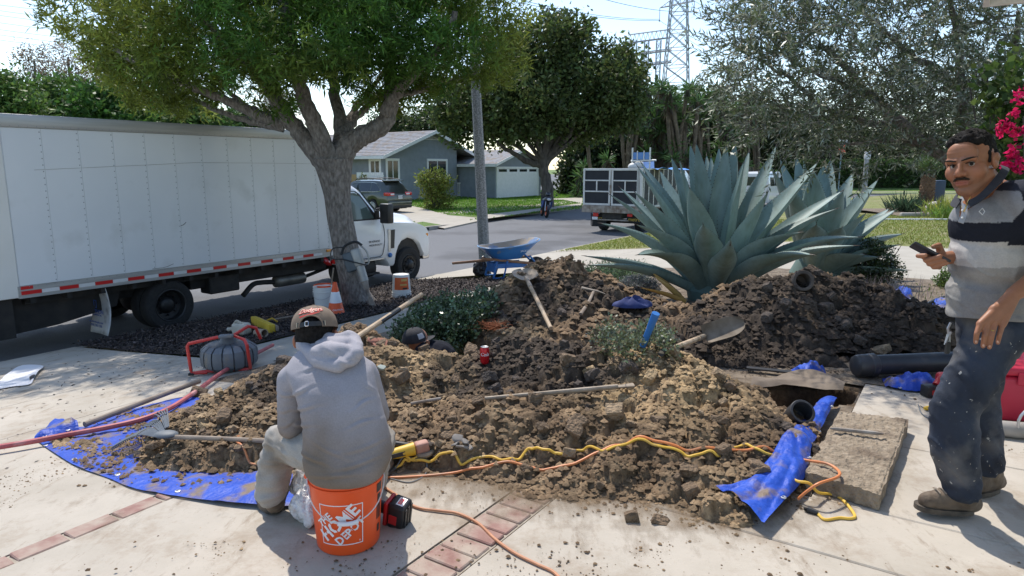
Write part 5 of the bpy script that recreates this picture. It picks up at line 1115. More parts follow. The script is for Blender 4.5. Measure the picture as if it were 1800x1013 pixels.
# ---------------- panelled flatbed truck seen from behind
P0 = AT(1025,330,26.7); m_stw = pm('weathered_white',(0.55,0.54,0.51),(0.68,0.67,0.65),rough=0.6,scale=4,c3=(0.33,0.25,0.18),s3=5,w3=(0.62,0.75))
m_blkpanel = pm('black_panel',(0.010,0.012,0.018),(0.02,0.022,0.028),rough=0.7,scale=3)
m_rust = pm('rusty_steel',(0.16,0.11,0.075),(0.40,0.36,0.31),rough=0.8,scale=7)
st = thing('stake_truck','white framed flatbed truck with black panelled sides driving away behind the agave','truck',M=Matrix(((US.x,WQ.x,0,P0.x),(US.y,WQ.y,0,P0.y),(0,0,1,Z_ROAD),(0,0,0,1))))
Wd,Lb,z0b,z1b = 2.46,4.6,1.06,2.46
part('bed',MB().box((0.02,-Wd,0.92),(Lb,0,1.04)),m_rust,st); part('rear_sill',MB().rbox((-0.05,-Wd-0.02,0.78),(0.02,0.02,1.05),0.01,1),m_rust,st)
def bars(name,lst,par,mat=m_stw):
    for lo,hi in lst: part(name,MB().rbox([min(lo[i],hi[i]) for i in range(3)],[max(lo[i],hi[i]) for i in range(3)],0.004,1),mat,par,0)
for g0,g1 in ((0.0,-1.16),(-1.20,-2.33)):
    gt_ = part('gate',MB().box((0.03,g1+0.03,z0b+0.03),(0.045,g0-0.03,z1b-0.03)),m_blkpanel,st); h = z1b-z0b
    bars('gate_bar',[((0,g1,z0b),(0.06,g0,z0b+0.075)),((0,g1,z1b-0.075),(0.06,g0,z1b)),((0.0,g1,z0b+0.075),(0.06,g1+0.07,z1b-0.075)),((0.0,g0-0.07,z0b+0.075),(0.06,g0,z1b-0.075)),((0.002,g1+0.07,z0b+h*0.36),(0.058,g0-0.07,z0b+h*0.36+0.05)),((0.002,g1+0.07,z0b+h*0.66),(0.058,g0-0.07,z0b+h*0.66+0.05)),((0.004,(g0+g1)/2-0.025,z0b+h*0.36+0.05),(0.056,(g0+g1)/2+0.025,z0b+h*0.66))],gt_)
part('latch',MB().rbox((-0.03,-1.22,1.55),(0.0,-1.14,1.85),0.01,1),m_rust,st)
for y in (-Wd,-2.34): bars('corner_post',[((0,y,z0b),(0.09,y+0.10,z1b+0.01))],st)
for y in (-Wd,-0.05):
    sd = part('side_panel',MB().box((0.1,y+0.02,z0b),(Lb,y+0.035,z1b-0.04)),pm('grey_panel',(0.045,0.048,0.05),(0.075,0.078,0.08),rough=0.8,scale=5),st); n = 9
    bars('upright',[((0.12+(Lb-0.2)*k/n,y-0.012 if y < -1 else y+0.0,z0b),(0.19+(Lb-0.2)*k/n,y+0.048,z1b-0.05)) for k in range(n+1)],sd); bars('rail',[((0.1,y-0.01,z1b-0.048),(Lb,y+0.05,z1b+0.008)),((0.1,y-0.02,0.98),(Lb,y+0.05,z0b))],sd)
    for k in range(6): part('plank',MB().box((0.1,y-0.004 if y < -1 else y+0.01,z0b+0.02+k*0.22),(Lb,y+0.0195,z0b+0.225+k*0.22)),pm('grey_panel',(0,0,0)),sd,0)
wheel(st,(1.1,-0.42,0.40),0.40,0.24,0.22,1); wheel(st,(1.1,-2.0,0.40),0.40,0.24,0.22,-1); wheel(st,(5.2,-0.3,0.40),0.40,0.24,0.22,1); wheel(st,(5.2,-2.1,0.40),0.40,0.24,0.22,-1)
part('chassis',MB().box((0.1,-1.6,0.55),(6.2,-0.8,0.91)),m_frame,st); part('axle',MB().cyl((1.1,-2.0,0.4),(1.1,-0.4,0.4),0.08),m_frame,st)
MRt = lambda y,z: Matrix(((0,0,-1,0.165),(-1,0,0,y),(0,1,0,z),(0,0,0,1)))
m_yel = pm('yellow_lettering',(0.62,0.42,0.05),None,rough=0.5)
for y0 in (-0.95,-2.42):
    fl_ = part('mudflap',MB().rbox((0.17,y0,0.22 if y0 > -1 else 0.42),(0.185,y0+0.62,0.72),0.004,1),m_rubber,st)
    text_on(fl_,'metro' if y0 < -1 else 'metro',0.20,MRt(y0+0.30,0.55),m_yel)
part('flap_hoop',MB().tube([(0.16,-0.30,0.75),(0.16,-0.30,0.28),(0.16,-0.34,0.24),(0.16,-0.90,0.24)],0.018,6),m_frame,st)
part('tail_lamp',MB().rbox((-0.02,-0.68,0.62),(0.03,-0.46,0.77),0.01,1),m_redlens,st); part('number_plate',MB().rbox((-0.02,-0.66,0.50),(-0.005,-0.42,0.61),0.004,1),m_whtape,st)
part('tail_lamp',MB().rbox((-0.02,-2.1,0.66),(0.03,-1.9,0.77),0.01,1),m_redlens,st); part('underride_bar',MB().tube([(0.1,-1.9,0.5),(0.1,-0.6,0.5)],0.03,8),m_rust,st)
SCb = [(Lb+0.2,.7,1.5,2.35,.1),(Lb+1.0,.7,1.5,2.4,.1),(Lb+1.6,.6,1.5,2.2,.14),(Lb+2.0,.5,1.45,1.55,.1),(Lb+2.2,.5,1.2,1.3,.1)]
part('cab',loft(MB(),[(x,[(y-2.33,z) for y,z in ring(zb,zs,zt,i)]) for x,zb,zs,zt,i in SCb]),m_cabw,st,40,recalc=True)
part('rear_window',MB().box((Lb+0.18,-1.9,1.6),(Lb+0.199,-0.5,2.1)),m_glass,st,0)
# things carried on the load
zt_ = Z_ROAD + 2.475; bx = lambda x,y,z: st.matrix_basis @ Vector((x,y,z))
m_bl = pm('blue_canvas',(0.10,0.22,0.50),(0.16,0.30,0.58),rough=0.8,scale=5); m_offw = pm('off_white_plastic',(0.62,0.6,0.55),(0.72,0.7,0.66),rough=0.5,scale=4)
part('load_cover',MB().rbox((0.1,-Wd+0.06,z1b-0.12),(Lb,-0.06,z1b-0.07),0.01,1),m_blkpanel,st)
ch = thing('folded_chair','blue and white folded garden chair on top of the panelled truck load','chair',bx(0.9,-2.0,2.39)); c0 = bx(0.9,-2.0,2.39); cw = lambda y,z,x=0: st.matrix_basis @ Vector((0.9+x,-2.0+y,2.39+z))
part('backrest',MB().add([cw(.35,.42),cw(-.35,.42),cw(-.35,.68),cw(.35,.68),cw(.35,.42,.03),cw(-.35,.42,.03),cw(-.35,.68,.03),cw(.35,.68,.03)],[(0,1,2,3),(7,6,5,4),(0,4,5,1),(2,6,7,3)]),m_bl,ch,0,world=True)
part('seat',MB().add([cw(.0,.04),cw(-.55,.08),cw(-.45,.34,.2),cw(.0,.32,.2)],[(0,1,2,3)]),m_bl,ch,0,world=True)
for y in (.36,-.36): part('leg',MB().tube([cw(y,0.0),cw(y,.86)],0.03,6),m_offw,ch,world=True)
for y in (.15,-.12): part('slat',MB().tube([cw(y,.38,-.02),cw(y,.74,-.02)],0.02,6),m_offw,ch,world=True)
part('arm',MB().tube([cw(.4,.36,-.02),cw(-.62,.38,-.02)],0.035,6),m_offw,ch,world=True)
b0 = cw(.28,.0); solo('rubble_bag',MB().sph(b0 + Vector((0,0,0.13)),(0.24,0.2,0.17),14,9).sph(b0 + Vector((0.2,0,0.2)),(0.2,0.18,0.16),12,8),m_offw,'crumpled whitish bag under the folded chair on the truck','bag',b0)
tpb = cw(-.9,0.02,.2); solo('blue_sheet',MB().grid(lambda u,v: cw(-.15-1.5*u,.02 + 0.10*abs(math.sin(u*9+v*4))*math.sin(u*PI),.0 + 1.2*v),14,8),pm('tarp_plain',(0.03,0.20,0.55),None,rough=0.5),'bright blue sheet bunched on top of the truck load','tarp',tpb)
# ---------------- white van far down the street
vp = SQ(45.5,11.0); vn = thing('parked_van','white van parked far down the street, seen between the agave leaves','van',M=sqframe(44.5,10.2,Z_ROAD))
VC = [(0.0,.5,1.3,2.15,.12),(0.1,.35,1.3,2.25,.12),(3.2,.35,1.3,2.28,.12),(3.6,.35,1.3,2.15,.14),(4.2,.35,1.25,1.55,.12),(5.0,.4,1.0,1.2,.2)]
vb = part('body',loft(MB(),[(x,ring(zb,zs,zt,i,0,1.95)) for x,zb,zs,zt,i in VC]),m_cabw,vn,40,recalc=True)
for a,b in ((0.3,1.4),(1.5,2.6),(2.75,3.6)): part('side_window',MB().add([(a,-0.012+0.0,1.38),(b,-0.012,1.38),(b-0.05,0.085,1.95),(a+0.05,0.085,1.95)],[(0,1,2,3)]),m_glass,vn,0)
part('rear_window',MB().box((-0.02,0.3,1.4),(-0.001,1.65,1.95)),m_glass,vn,0)
for x,y,sd in ((0.9,0.1,-1),(3.9,0.1,-1),(0.9,1.85,1),(3.9,1.85,1)): wheel(vn,(x,y,0.34),0.34,0.2,0.2,sd,m_silver)
# ---------------- motorcycle at the far kerb, nose to the camera
mp_ = ZP(962,384,Z_ROAD); mdir = Vector((0.12,-1,0)).normalized()
mc = thing('motorcycle','black sport motorcycle with orange front wheel standing at the far kerb','motorcycle',M=frame((mp_.x - mdir.x*0.35,mp_.y - mdir.y*0.35,Z_ROAD),mdir) @ M_R(math.radians(-9),'X'))
m_orr = pm('orange_rim',(0.75,0.17,0.08),None,rough=0.4); m_bk = pm('bike_black',(0.012,0.012,0.014),(0.02,0.02,0.022),rough=0.3,coat=0.5,scale=5); m_bb = pm('bike_blue',(0.06,0.10,0.30),None,rough=0.3)
for x in (0.0,-1.38):
    w = part('wheel',MB().lathe([(0.235,-0.06),(0.29,-0.07),(0.325,-0.04),(0.335,0),(0.325,0.04),(0.29,0.07),(0.235,0.06)],36,M_T(x,0,0.335) @ M_R(PI/2,'X')),m_rubber,mc,40)
    part('rim',MB().lathe([(0.235,-0.06),(0.20,-0.05),(0.20,0.05),(0.235,0.06)],30,M_T(x,0,0.335) @ M_R(PI/2,'X')),m_orr,w,40)
    part('spokes',MB().box((-0.2,-0.02,-0.02),(0.2,0.02,0.02),M_T(x,0,0.335)).box((-0.02,-0.02,-0.2),(0.02,0.02,0.2),M_T(x,0,0.335)).cyl((x,-0.09,0.335),(x,0.09,0.335),0.05),m_bk,w)
for y in (-0.11,0.11): part('fork',MB().tube([(0.0,y,0.335),(-0.30,y,0.98)],[0.032,0.024],8),m_silver,mc)
part('mudguard',MB().lathe([(0.36,-0.07),(0.375,0),(0.36,0.07)],14,M_T(0,0,0.335) @ M_R(PI/2,'X') @ M_R(0.3,'Z'),0.0,2.2),m_bk,mc)
part('tank',MB().sph((-0.62,0,0.88),(0.30,0.17,0.15),16,10),m_bk,mc); part('engine',MB().rbox((-0.95,-0.2,0.30),(-0.40,0.2,0.72),0.06,2),m_frame,mc)
part('seat',MB().sph((-1.12,0,0.86),(0.38,0.14,0.07),14,8),m_bk,mc); part('tail',MB().prism([(-1.75,1.0),(-1.1,0.84),(-0.95,0.7),(-1.3,0.8)],-0.09,0.09),m_bk,mc)
part('front_fairing',MB().sph((-0.17,0,0.93),(0.15,0.17,0.16),14,10),m_bk,mc); part('side_fairing',MB().prism([(-0.2,0.85),(-0.75,0.8),(-0.7,0.45),(-0.35,0.5)],0.19,0.24),m_bb,mc); part('side_fairing',MB().prism([(-0.2,0.85),(-0.75,0.8),(-0.7,0.45),(-0.35,0.5)],-0.24,-0.19),m_bb,mc)
part('handlebar',MB().tube([(-0.42,-0.36,1.05),(-0.32,-0.1,1.02),(-0.32,0.1,1.02),(-0.42,0.36,1.05)],0.018,8),m_bk,mc)
for y in (-0.40,0.40): part('mirror',MB().tube([(-0.36,y*0.8,1.05),(-0.3,y,1.18)],0.008,5).sph((-0.3,y,1.2),(0.02,0.06,0.04),8,6),m_bk,mc)
part('headlamp',MB().sph((-0.035,0,0.93),(0.03,0.10,0.06),12,8),m_whtape,mc)
hp = mc.matrix_basis @ Vector((-0.62,0.05,1.02)); hl = thing('crash_helmet','black crash helmet resting on the motorcycle tank','helmet',hp)
part('shell',MB().sph((0,0,0.14),(0.14,0.17,0.14),16,12),m_bk,hl); part('visor',MB().sph((0,-0.045,0.13),(0.115,0.135,0.06),14,8),m_glass,hl)
# kerb number
kp = ZP(781.5,401.2,-0.78); kd = Vector((FC[5].x-FC[3].x,FC[5].y-FC[3].y,0)).normalized()
tn = Vector((kd.y,-kd.x,0)); T = text_mb('15772',0.17,0.001)
pa,pb = Vector(FC[3]),Vector(FC[4]); dk = (pb-pa); dk.z = 0; dkn = dk.normalized(); ctr = pb - dkn*0.75
Mk = Matrix(((dkn.x,0,dkn.y,ctr.x + dkn.y*0.009),(dkn.y,0,-dkn.x,ctr.y - dkn.x*0.009),(0,1,0,-0.795),(0,0,0,1)))
part('house_number_plate',MB().box((-0.36,-0.055,-0.004),(0.36,0.055,-0.001),Mk),m_printk,fcurb,0); mbk = MB(); mbk.add(T.v,T.f,Mk @ M_T(0,0,0.001) @ M_R(0,'Z')); part('house_number',mbk,m_whtape,fcurb,0)
# ================================================================== agaves
m_agave = None
def agave_mat(name,c1,c2,c3):
    m,n,l,b = nt(name); tc = n.new('ShaderNodeTexCoord'); uv = n.new('ShaderNodeVertexColor'); uv.layer_name = 'col'
    def noi(sc,st):
        mp = n.new('ShaderNodeMapping'); mp.inputs['Scale'].default_value = st; l.new(tc.outputs['Object'],mp.inputs[0]); t = n.new('ShaderNodeTexNoise'); t.inputs['Scale'].default_value = sc; t.inputs['Detail'].default_value = 6; l.new(mp.outputs[0],t.inputs['Vector']); return t.outputs[0]
    r = n.new('ShaderNodeValToRGB'); l.new(noi(3.0,(1,1,1)),r.inputs[0]); r.color_ramp.elements[0].position = 0.33; r.color_ramp.elements[1].position = 0.68; r.color_ramp.elements[0].color = (*c1,1); r.color_ramp.elements[1].color = (*c2,1)
    r2 = n.new('ShaderNodeValToRGB'); l.new(noi(22,(1,1,0.25)),r2.inputs[0]); r2.color_ramp.elements[0].position = 0.45; r2.color_ramp.elements[1].position = 0.8; r2.color_ramp.elements[0].color = (1,1,1,1); r2.color_ramp.elements[1].color = (*c3,1)
    mx = n.new('ShaderNodeMix'); mx.data_type = 'RGBA'; mx.blend_type = 'MULTIPLY'; mx.inputs[0].default_value = 1; l.new(r.outputs[0],mx.inputs[6]); l.new(r2.outputs[0],mx.inputs[7])
    m2 = n.new('ShaderNodeMix'); m2.data_type = 'RGBA'; m2.blend_type = 'MULTIPLY'; m2.inputs[0].default_value = 1; l.new(mx.outputs[2],m2.inputs[6]); l.new(uv.outputs[0],m2.inputs[7])
    l.new(m2.outputs[2],b.inputs['Base Color']); b.inputs['Roughness'].default_value = 0.55; b.inputs['Specular IOR Level'].default_value = 0.35
    bp = n.new('ShaderNodeBump'); bp.inputs['Strength'].default_value = 0.25; bp.inputs['Distance'].default_value = 0.01; l.new(noi(14,(1,1,0.2)),bp.inputs['Height']); l.new(bp.outputs[0],b.inputs['Normal']); return m
m_agave = agave_mat('agave_blue',(0.165,0.245,0.225),(0.25,0.34,0.315),(0.80,0.78,0.72)); m_thorn = pm('agave_thorn',(0.05,0.025,0.015),None,rough=0.5); m_dry = pm('dry_agave',(0.50,0.30,0.06),(0.62,0.45,0.18),rough=0.6,scale=5)
def agave_leaf(parent,B,T,w,bend,axis_o,mat=None,tone=1.0,curl=0.0,twist=0.0):
    B = Vector(B); T = Vector(T); rad = Vector((T.x-axis_o.x,T.y-axis_o.y,0)); rad = rad.normalized() if rad.length > 0.05 else Vector((0,-1,0))
    C = (B+T)/2 + Vector(bend); nu,nv = 18,8; V,colr = [],[]
    pf = lambda t: np.interp(t,[0,.12,.28,.42,.6,.8,.93,.985,1],[.80,.74,.88,1,.90,.56,.23,.06,.012])
    top,bot = [],[]; th0 = 0.055
    for i in range(nu+1):
        t = i/nu; p = B*(1-t)**2 + C*2*t*(1-t) + T*t*t; d = ((C-B)*(1-t) + (T-C)*t).normalized()
        z = Vector((0,0,1)); n = (z*(d.dot(rad)) - rad*(d.dot(z))); n = (n - d*n.dot(d)).normalized() if n.length > 1e-3 else -rad
        s = d.cross(n).normalized(); a = twist*t; s,n = s*math.cos(a) + n*math.sin(a),n*math.cos(a) - s*math.sin(a); W = w*pf(t)/2
        if curl and t > 0.8: p = p + n*curl*((t-0.8)/0.2)**2
        gut = 0.55*(1-t)**0.8 + 0.16; th = th0*(1-t)**0.7*min(1,w/0.2) + 0.004
        wv = 0.03*math.sin(t*17 + B.x*40)*(t > 0.1)
        for j in range(nv+1):
            u = -1 + 2*j/nv; q = p + s*(u*W*(1 - 0.12*gut*u*u)) + n*(gut*W*u*u*(1 + wv)); top.append(q)
        for j in range(nv+1):
            u = -1 + 2*j/nv; q = p + s*(u*W*(1 - 0.12*gut*u*u)) + n*(gut*W*u*u*(1 + wv)) - n*(th*(1-u*u)**0.7 + 0.0015); bot.append(q)
    m = nv+1; N = len(top); F = []
    for i in range(nu):
        for j in range(nv):
            a = i*m+j; F.append((a,a+1,a+m+1,a+m)); F.append((N+a,N+a+m,N+a+m+1,N+a+1))
        a = i*m; F.append((a,a+m,N+a+m,N+a)); a = i*m+nv; F.append((a,N+a,N+a+m,a+m))
    F.append(tuple(range(m))); mb = MB(); mb.add(top+bot,F); me = mb.mesh('leaf'); k = len(me.vertices); c = np.ones((k,3))*tone
    a = me.color_attributes.new('col','FLOAT_COLOR','POINT'); a.data.foreach_set('color',np.hstack([c,np.ones((k,1))]).astype(np.float32).ravel())
    lf = part('leaf',me,mat or m_agave,parent,50,world=True,recalc=True)
    d = (T-C).normalized(); part('spine',MB().tube([T - d*0.025,T + d*0.05],[0.007,0.001],6),m_thorn,lf,world=True)
    tm = MB()                                                 # marginal teeth
    for i in range(2,nu*2-3):
        t = i/(nu*2); i0 = int(t*nu); f = t*nu - i0
        for j in (0,nv):
            q = top[i0*m+j].lerp(top[min(nu,i0+1)*m+j],f); cc = top[i0*m+nv//2]; o = (q-cc).normalized(); dd = (top[min(nu,i0+1)*m+j]-top[i0*m+j]).normalized()
            tm.add([q - dd*0.007 - o*0.002,q + dd*0.007 - o*0.002,q + o*0.011 + dd*0.003],[(0,1,2)])
    part('teeth',tm,m_thorn,lf,0,world=True,kind='stuff'); return lf
AG1 = [ # tip u, v, depth offset, width, bend along (up, out)
 (1213,254,.5,.22,0),(1224,252,.2,.25,.02),(1264,259,.6,.22,0),(1277,255,.1,.25,0),(1293,250,.3,.24,0),(1250,275,.8,.2,0),(1242,272,.9,.2,0),(1317,266,.7,.22,0),(1308,285,-.3,.27,.02),(1365,255,.35,.24,-.05),
 (1180,277,.4,.25,.02),(1195,283,-.2,.28,.03),(1127,286,.55,.24,.06),(1121,293,.0,.30,.08),(1116,338,-.6,.32,.10),(1212,331,-.95,.33,.05),(1072,342,-.1,.26,.12),(1057,393,.1,.30,.2),(1119,395,-.85,.33,.18),(1236,395,-1.25,.34,.05),
 (1284,430,-1.45,.30,-.02),(1121,448,-1.0,.34,.24),(1028,450,.25,.22,.10),(1035,466,-.2,.22,.13),(1350,338,-.75,.32,-.02),(1438,285,-.1,.34,.0),(1407,409,-1.15,.36,.22),(1427,448,-1.25,.34,.22),(1512,417,-.5,.30,.22),(1504,432,-.9,.27,.17),(1480,336,.25,.30,.05),
 (1471,367,-.2,.31,.15),(1090,330,.7,.24,.05),(1160,300,.95,.24,.0),(1345,290,.95,.24,0),(1400,320,.8,.26,.05),(1390,400,.9,.26,.1)]
def agave(label,b,lst,tb_,wk=1.0):
    t = thing('agave',label,'agave',b,group='giant blue agaves'); o = Vector(b)
    part('heart',MB().lathe([(0.30,-0.1),(0.34,0.1),(0.22,0.35),(0.10,0.6),(0.001,0.75)],16,M_T(*o)),m_agave_core,t)
    for (u,v,dd,w,bd) in lst:
        T = AT(u,v,tb_ + dd); rad = Vector((T.x-o.x,T.y-o.y,0)); rl_ = rad.length; rn = rad.normalized(); el = math.atan2(T.z-o.z,rl_)
        B = o + rn*(0.10 + 0.16*math.cos(el)) + Vector((0,0,0.05 + 0.22*max(0,math.sin(el))))
        L = (T-B).length; bend = Vector((0,0,bd*L*0.9)) - rn*0.02*L
        agave_leaf(t,B,T,w*wk*(1.22 if v < 330 else 1.1),bend,o,tone=random.uniform(0.86,1.06),curl=0.06 if (u,v) == (1284,430) else 0.0,twist=random.uniform(-.12,.12))
    return t
m_agave_core = pm('agave_core',(0.10,0.16,0.14),None,rough=0.7)
ag_b = G(1258,528); TA = 8.75; ag_b = Vector((ag_b.x,ag_b.y+0.1,zg(ag_b.x,ag_b.y)+0.02))
A1 = agave('huge blue agave with broad upright leaves standing behind the right dirt heap',ag_b,AG1,ag_b.y*CP + (CAM_H-ag_b.z)*SP)
# the heart was given in world space
for o in list(A1.children):
    if o.name.startswith('heart'): o.matrix_parent_inverse = WM(A1).inverted()
AG2 = [(1372,281,.3,.26,0),(1356,294,-.2,.27,.03),(1400,276,.5,.24,0),(1413,283,-.3,.27,0),(1447,290,.2,.26,0),(1460,281,.5,.25,0),(1499,305,.4,.24,.03),(1543,316,-.3,.30,.04),(1482,337,-.75,.29,.04),(1521,376,-.6,.30,.10),(1574,369,-.1,.26,.08),(1563,367,.4,.22,.06),(1587,411,-.2,.26,.14),(1581,430,-.5,.26,.12),(1596,475,-.6,.26,.05),(1545,452,-.8,.27,.10),(1521,448,-1.0,.28,.12),(1435,395,-1.1,.30,.04),(1430,300,-.6,.28,.02),(1390,330,-.8,.28,.04),(1480,400,-1.05,.3,.1),(1520,335,.7,.25,.05)]
ag2 = G(1425,492); ag2 = Vector((ag2.x,ag2.y-0.1,zg(ag2.x,ag2.y)+0.02))
A2 = agave('second blue agave behind and right of the huge one, leaves fanning right',ag2,AG2,ag2.y*CP + (CAM_H-ag2.z)*SP,1.25)
for o in list(A2.children):
    if o.name.startswith('heart'): o.matrix_parent_inverse = WM(A2).inverted()
for (u0,v0,u1,v1,dd) in ((1195,520,1135,472,-.25),(1200,528,1150,485,-.4),(1205,530,1125,505,-.55)):
    lf = agave_leaf(A1,AT(u0,v0,8.6+dd),AT(u1,v1,8.6+dd),0.10,(0,0,0.02),ag_b,m_dry); lf['label'] = 'dry yellow leaf at the foot of the agave'
# ================================================================== olive tree on the right
YO = 6.9; m_oleaf = foliage_mat('olive_leaf',0.3,0.42,0.4)
ob = Vector((5.6,7.6,0.0)); ot = thing('olive_tree','grey green olive tree whose branches fill the upper right of the picture','tree',ob)
OB = [((c.x,c.y,c.z),r) for c,r in [(AY(u,v,YO+dy),(ru*0.0060,ry,rv*0.0060)) for u,v,ru,rv,dy,ry in ((1500,110,130,105,0,1.2),(1620,90,120,110,.3,1.3),(1740,80,110,110,.2,1.3),(1395,130,105,80,-.2,.9),(1318,80,70,60,-.3,.7),(1360,30,80,60,0,.9),(1560,215,110,60,.2,1.0),(1430,225,80,45,-.1,.8),(1690,215,90,70,.5,1.0),(1800,170,80,110,.3,1.0),(1480,-40,160,70,.2,1.2),(1660,-50,160,80,.3,1.4),(1345,170,60,50,-.3,.6),(1560,275,70,25,.4,.6),(1475,270,45,20,.1,.5))]]
ml = MB(); s0 = AY(1715,330,YO+.6)
limb(ml,[ob + Vector((0,0,-.2)),ob.lerp(s0,0.5) + Vector((.1,0,0)),s0],0.16,0.12,12)
for pts,r0 in (([(1715,330),(1660,275),(1590,222),(1535,172),(1490,120),(1440,80)],.085),([(1715,330),(1700,250),(1690,160),(1680,60),(1660,-40)],.08),([(1715,330),(1740,240),(1780,120),(1790,20)],.07),([(1590,222),(1520,215),(1450,190),(1390,140),(1330,100)],.045),([(1690,160),(1620,110),(1560,60),(1500,10)],.045),([(1680,60),(1720,40),(1790,25)],.035),([(1660,275),(1600,250),(1530,250),(1460,255)],.035),([(1535,172),(1480,150),(1400,110),(1340,50)],.03),([(1560,60),(1540,90),(1560,130)],.02)):
    limb(ml,[AY(u,v,YO + 0.6*(1 - i/(len(pts)-1)) + 0.2*math.sin(i*2+u)) for i,(u,v) in enumerate(pts)],r0,r0*0.25,8,0.01)
part('trunk',ml,m_bark,ot,60,world=True)
def sprays(blobs,n,seed,Lr,k,leafL,leafW,shell,bias,colA,colB):
    rg = np.random.default_rng(seed); P,D = blob_points(blobs,n,shell,seed); D = D*0.6 + np.array(bias) + 0.5*rg.normal(size=(n,3)); D /= np.linalg.norm(D,axis=1,keepdims=True)
    Ls = Lr[0] + (Lr[1]-Lr[0])*rg.random(n); sag = rg.normal(size=(n,3))*0.25 + np.array((0,0,-0.12)); t = (np.arange(k)+0.5)/k
    pos = P[:,None] + D[:,None]*(Ls[:,None,None]*t[None,:,None]) + sag[:,None]*(Ls[:,None,None]*t[None,:,None]**2)*0.6
    perp = np.cross(D,rg.normal(size=(n,3))); perp /= np.linalg.norm(perp,axis=1,keepdims=True); per2 = np.cross(D,perp); ang = np.arange(k)*PI/1.0 + rg.random((n,1))*0.6 + np.where(np.arange(k) % 4 > 1,PI/2,0)
    out = perp[:,None]*np.cos(ang)[...,None] + per2[:,None]*np.sin(ang)[...,None]; d = D[:,None]*0.75 + out*0.75 + 0.22*rg.normal(size=(n,k,3))
    keep = rg.random(n*k) < 0.9; pos = pos.reshape(-1,3)[keep]; d = d.reshape(-1,3)[keep]; m = len(pos); w = (rg.random((m,1)) < 0.33)*1.0; tone = np.repeat(0.6+0.7*rg.random((n,1)),k,0)[keep]
    col = (np.array(colA)*(1-w) + np.array(colB)*w)*(0.75+0.5*rg.random((m,1)))*tone; me = leaf_cloud(pos,d,leafL*(0.7+0.6*rg.random(m)),leafW*(0.7+0.6*rg.random(m)),col)
    V,F = [],[]; seg = 4; tt = np.linspace(0,1,seg); C = P[:,None] + D[:,None]*(Ls[:,None,None]*tt[None,:,None]) + sag[:,None]*(Ls[:,None,None]*tt[None,:,None]**2)*0.6
    rr = 0.0035*(1-0.7*tt); off = np.stack([np.stack([perp*math.cos(a) + per2*math.sin(a) for a in (0,2.09,4.19)],1)]*1)[0]
    V = (C[:,:,None] + off[:,None]*rr[None,:,None,None]).reshape(-1,3); base = (np.arange(n)*seg*3)[:,None,None]
    f = np.array([(i*3+j,i*3+(j+1) % 3,(i+1)*3+(j+1) % 3,(i+1)*3+j) for i in range(seg-1) for j in range(3)]); F = (base + f[None]).reshape(-1,4)
    return me,npmesh('twigs',V,F)
lv,tw_ = sprays(OB,1900,21,(0.25,0.55),22,0.075,0.017,0.25,(-0.35,-0.1,0.25),(0.125,0.16,0.08),(0.31,0.34,0.26))
part('crown',lv,m_oleaf,ot,0,world=True); part('twigs',tw_,m_bark,ot,60,world=True,kind='stuff')
# bougainvillea at the right edge
YB = 5.2; bb = Vector((AY(1850,300,YB).x,YB,0)); BB = [((c.x,c.y,c.z),(ru*0.0043,.4,rv*0.0043)) for c,ru,rv in [(AY(1800,150,YB),45,55),(AY(1795,225,YB),50,50),(AY(1800,300,YB),48,55),(AY(1850,400,YB),60,100),(AY(1850,220,YB),80,130)]]
m_bract = foliage_mat('magenta_bract',0.4,0.6,0.2)
bg = shrub('bougainvillea','climbing bougainvillea with magenta flowers at the right edge beside the standing man',bb,BB,330,9,0.075,0.05,(0.075,0.12,0.03),14,31,0.07,upw=0.2,cat='plant',sr=0.014)
fp,fo = [],[]
for u,v in ((1796,164),(1781,195),(1767,227),(1785,236),(1797,228),(1779,274),(1769,294),(1788,285),(1790,172),(1772,222),(1760,226),(1780,266),(1795,300),(1775,283)):
    c = AY(u,v,YB - 0.42); 
    for _ in range(5): fp.append(np.array(c) + RNG.normal(size=3)*0.018); fo.append(RNG.normal(size=3)*0.6 + np.array((-.2,-.8,.2)))
for i in range(0,len(fp),5): part('flower_cluster',tufts(np.array(fp[i:i+5]),np.array(fo[i:i+5]),5,0.035,0.028,(0.62,0.02,0.13),0.3,0.1,0.9,0.012,'flower_cluster'),m_bract,bg,0,world=True)
# own roof corner, upper right
rc = AT(1727,14,3.6); mr = Matrix(((-WQ.x,-US.x,0,rc.x),(-WQ.y,-US.y,0,rc.y),(0,0,1,rc.z),(0,0,0,1)))
re = thing('roof_eave','white painted roof eave corner poking into the top right','eave',M=mr)
part('fascia',MB().rbox((0,0,0),(5,0.03,0.22),0.003,1),m_trim,re); part('fascia',MB().rbox((0,0.031,0),(0.03,4,0.22),0.003,1),m_trim,re); part('soffit',MB().box((0.031,0.032,0.03),(5,4,0.06)),m_trim,re); part('roof',MB().add([(-.04,-.04,.225),(5,-.04,.225),(5,4,1.5),(1.0,4,1.5),(-.04,4,.225)],[(0,1,2,3),(0,3,4)]),m_shing,re)
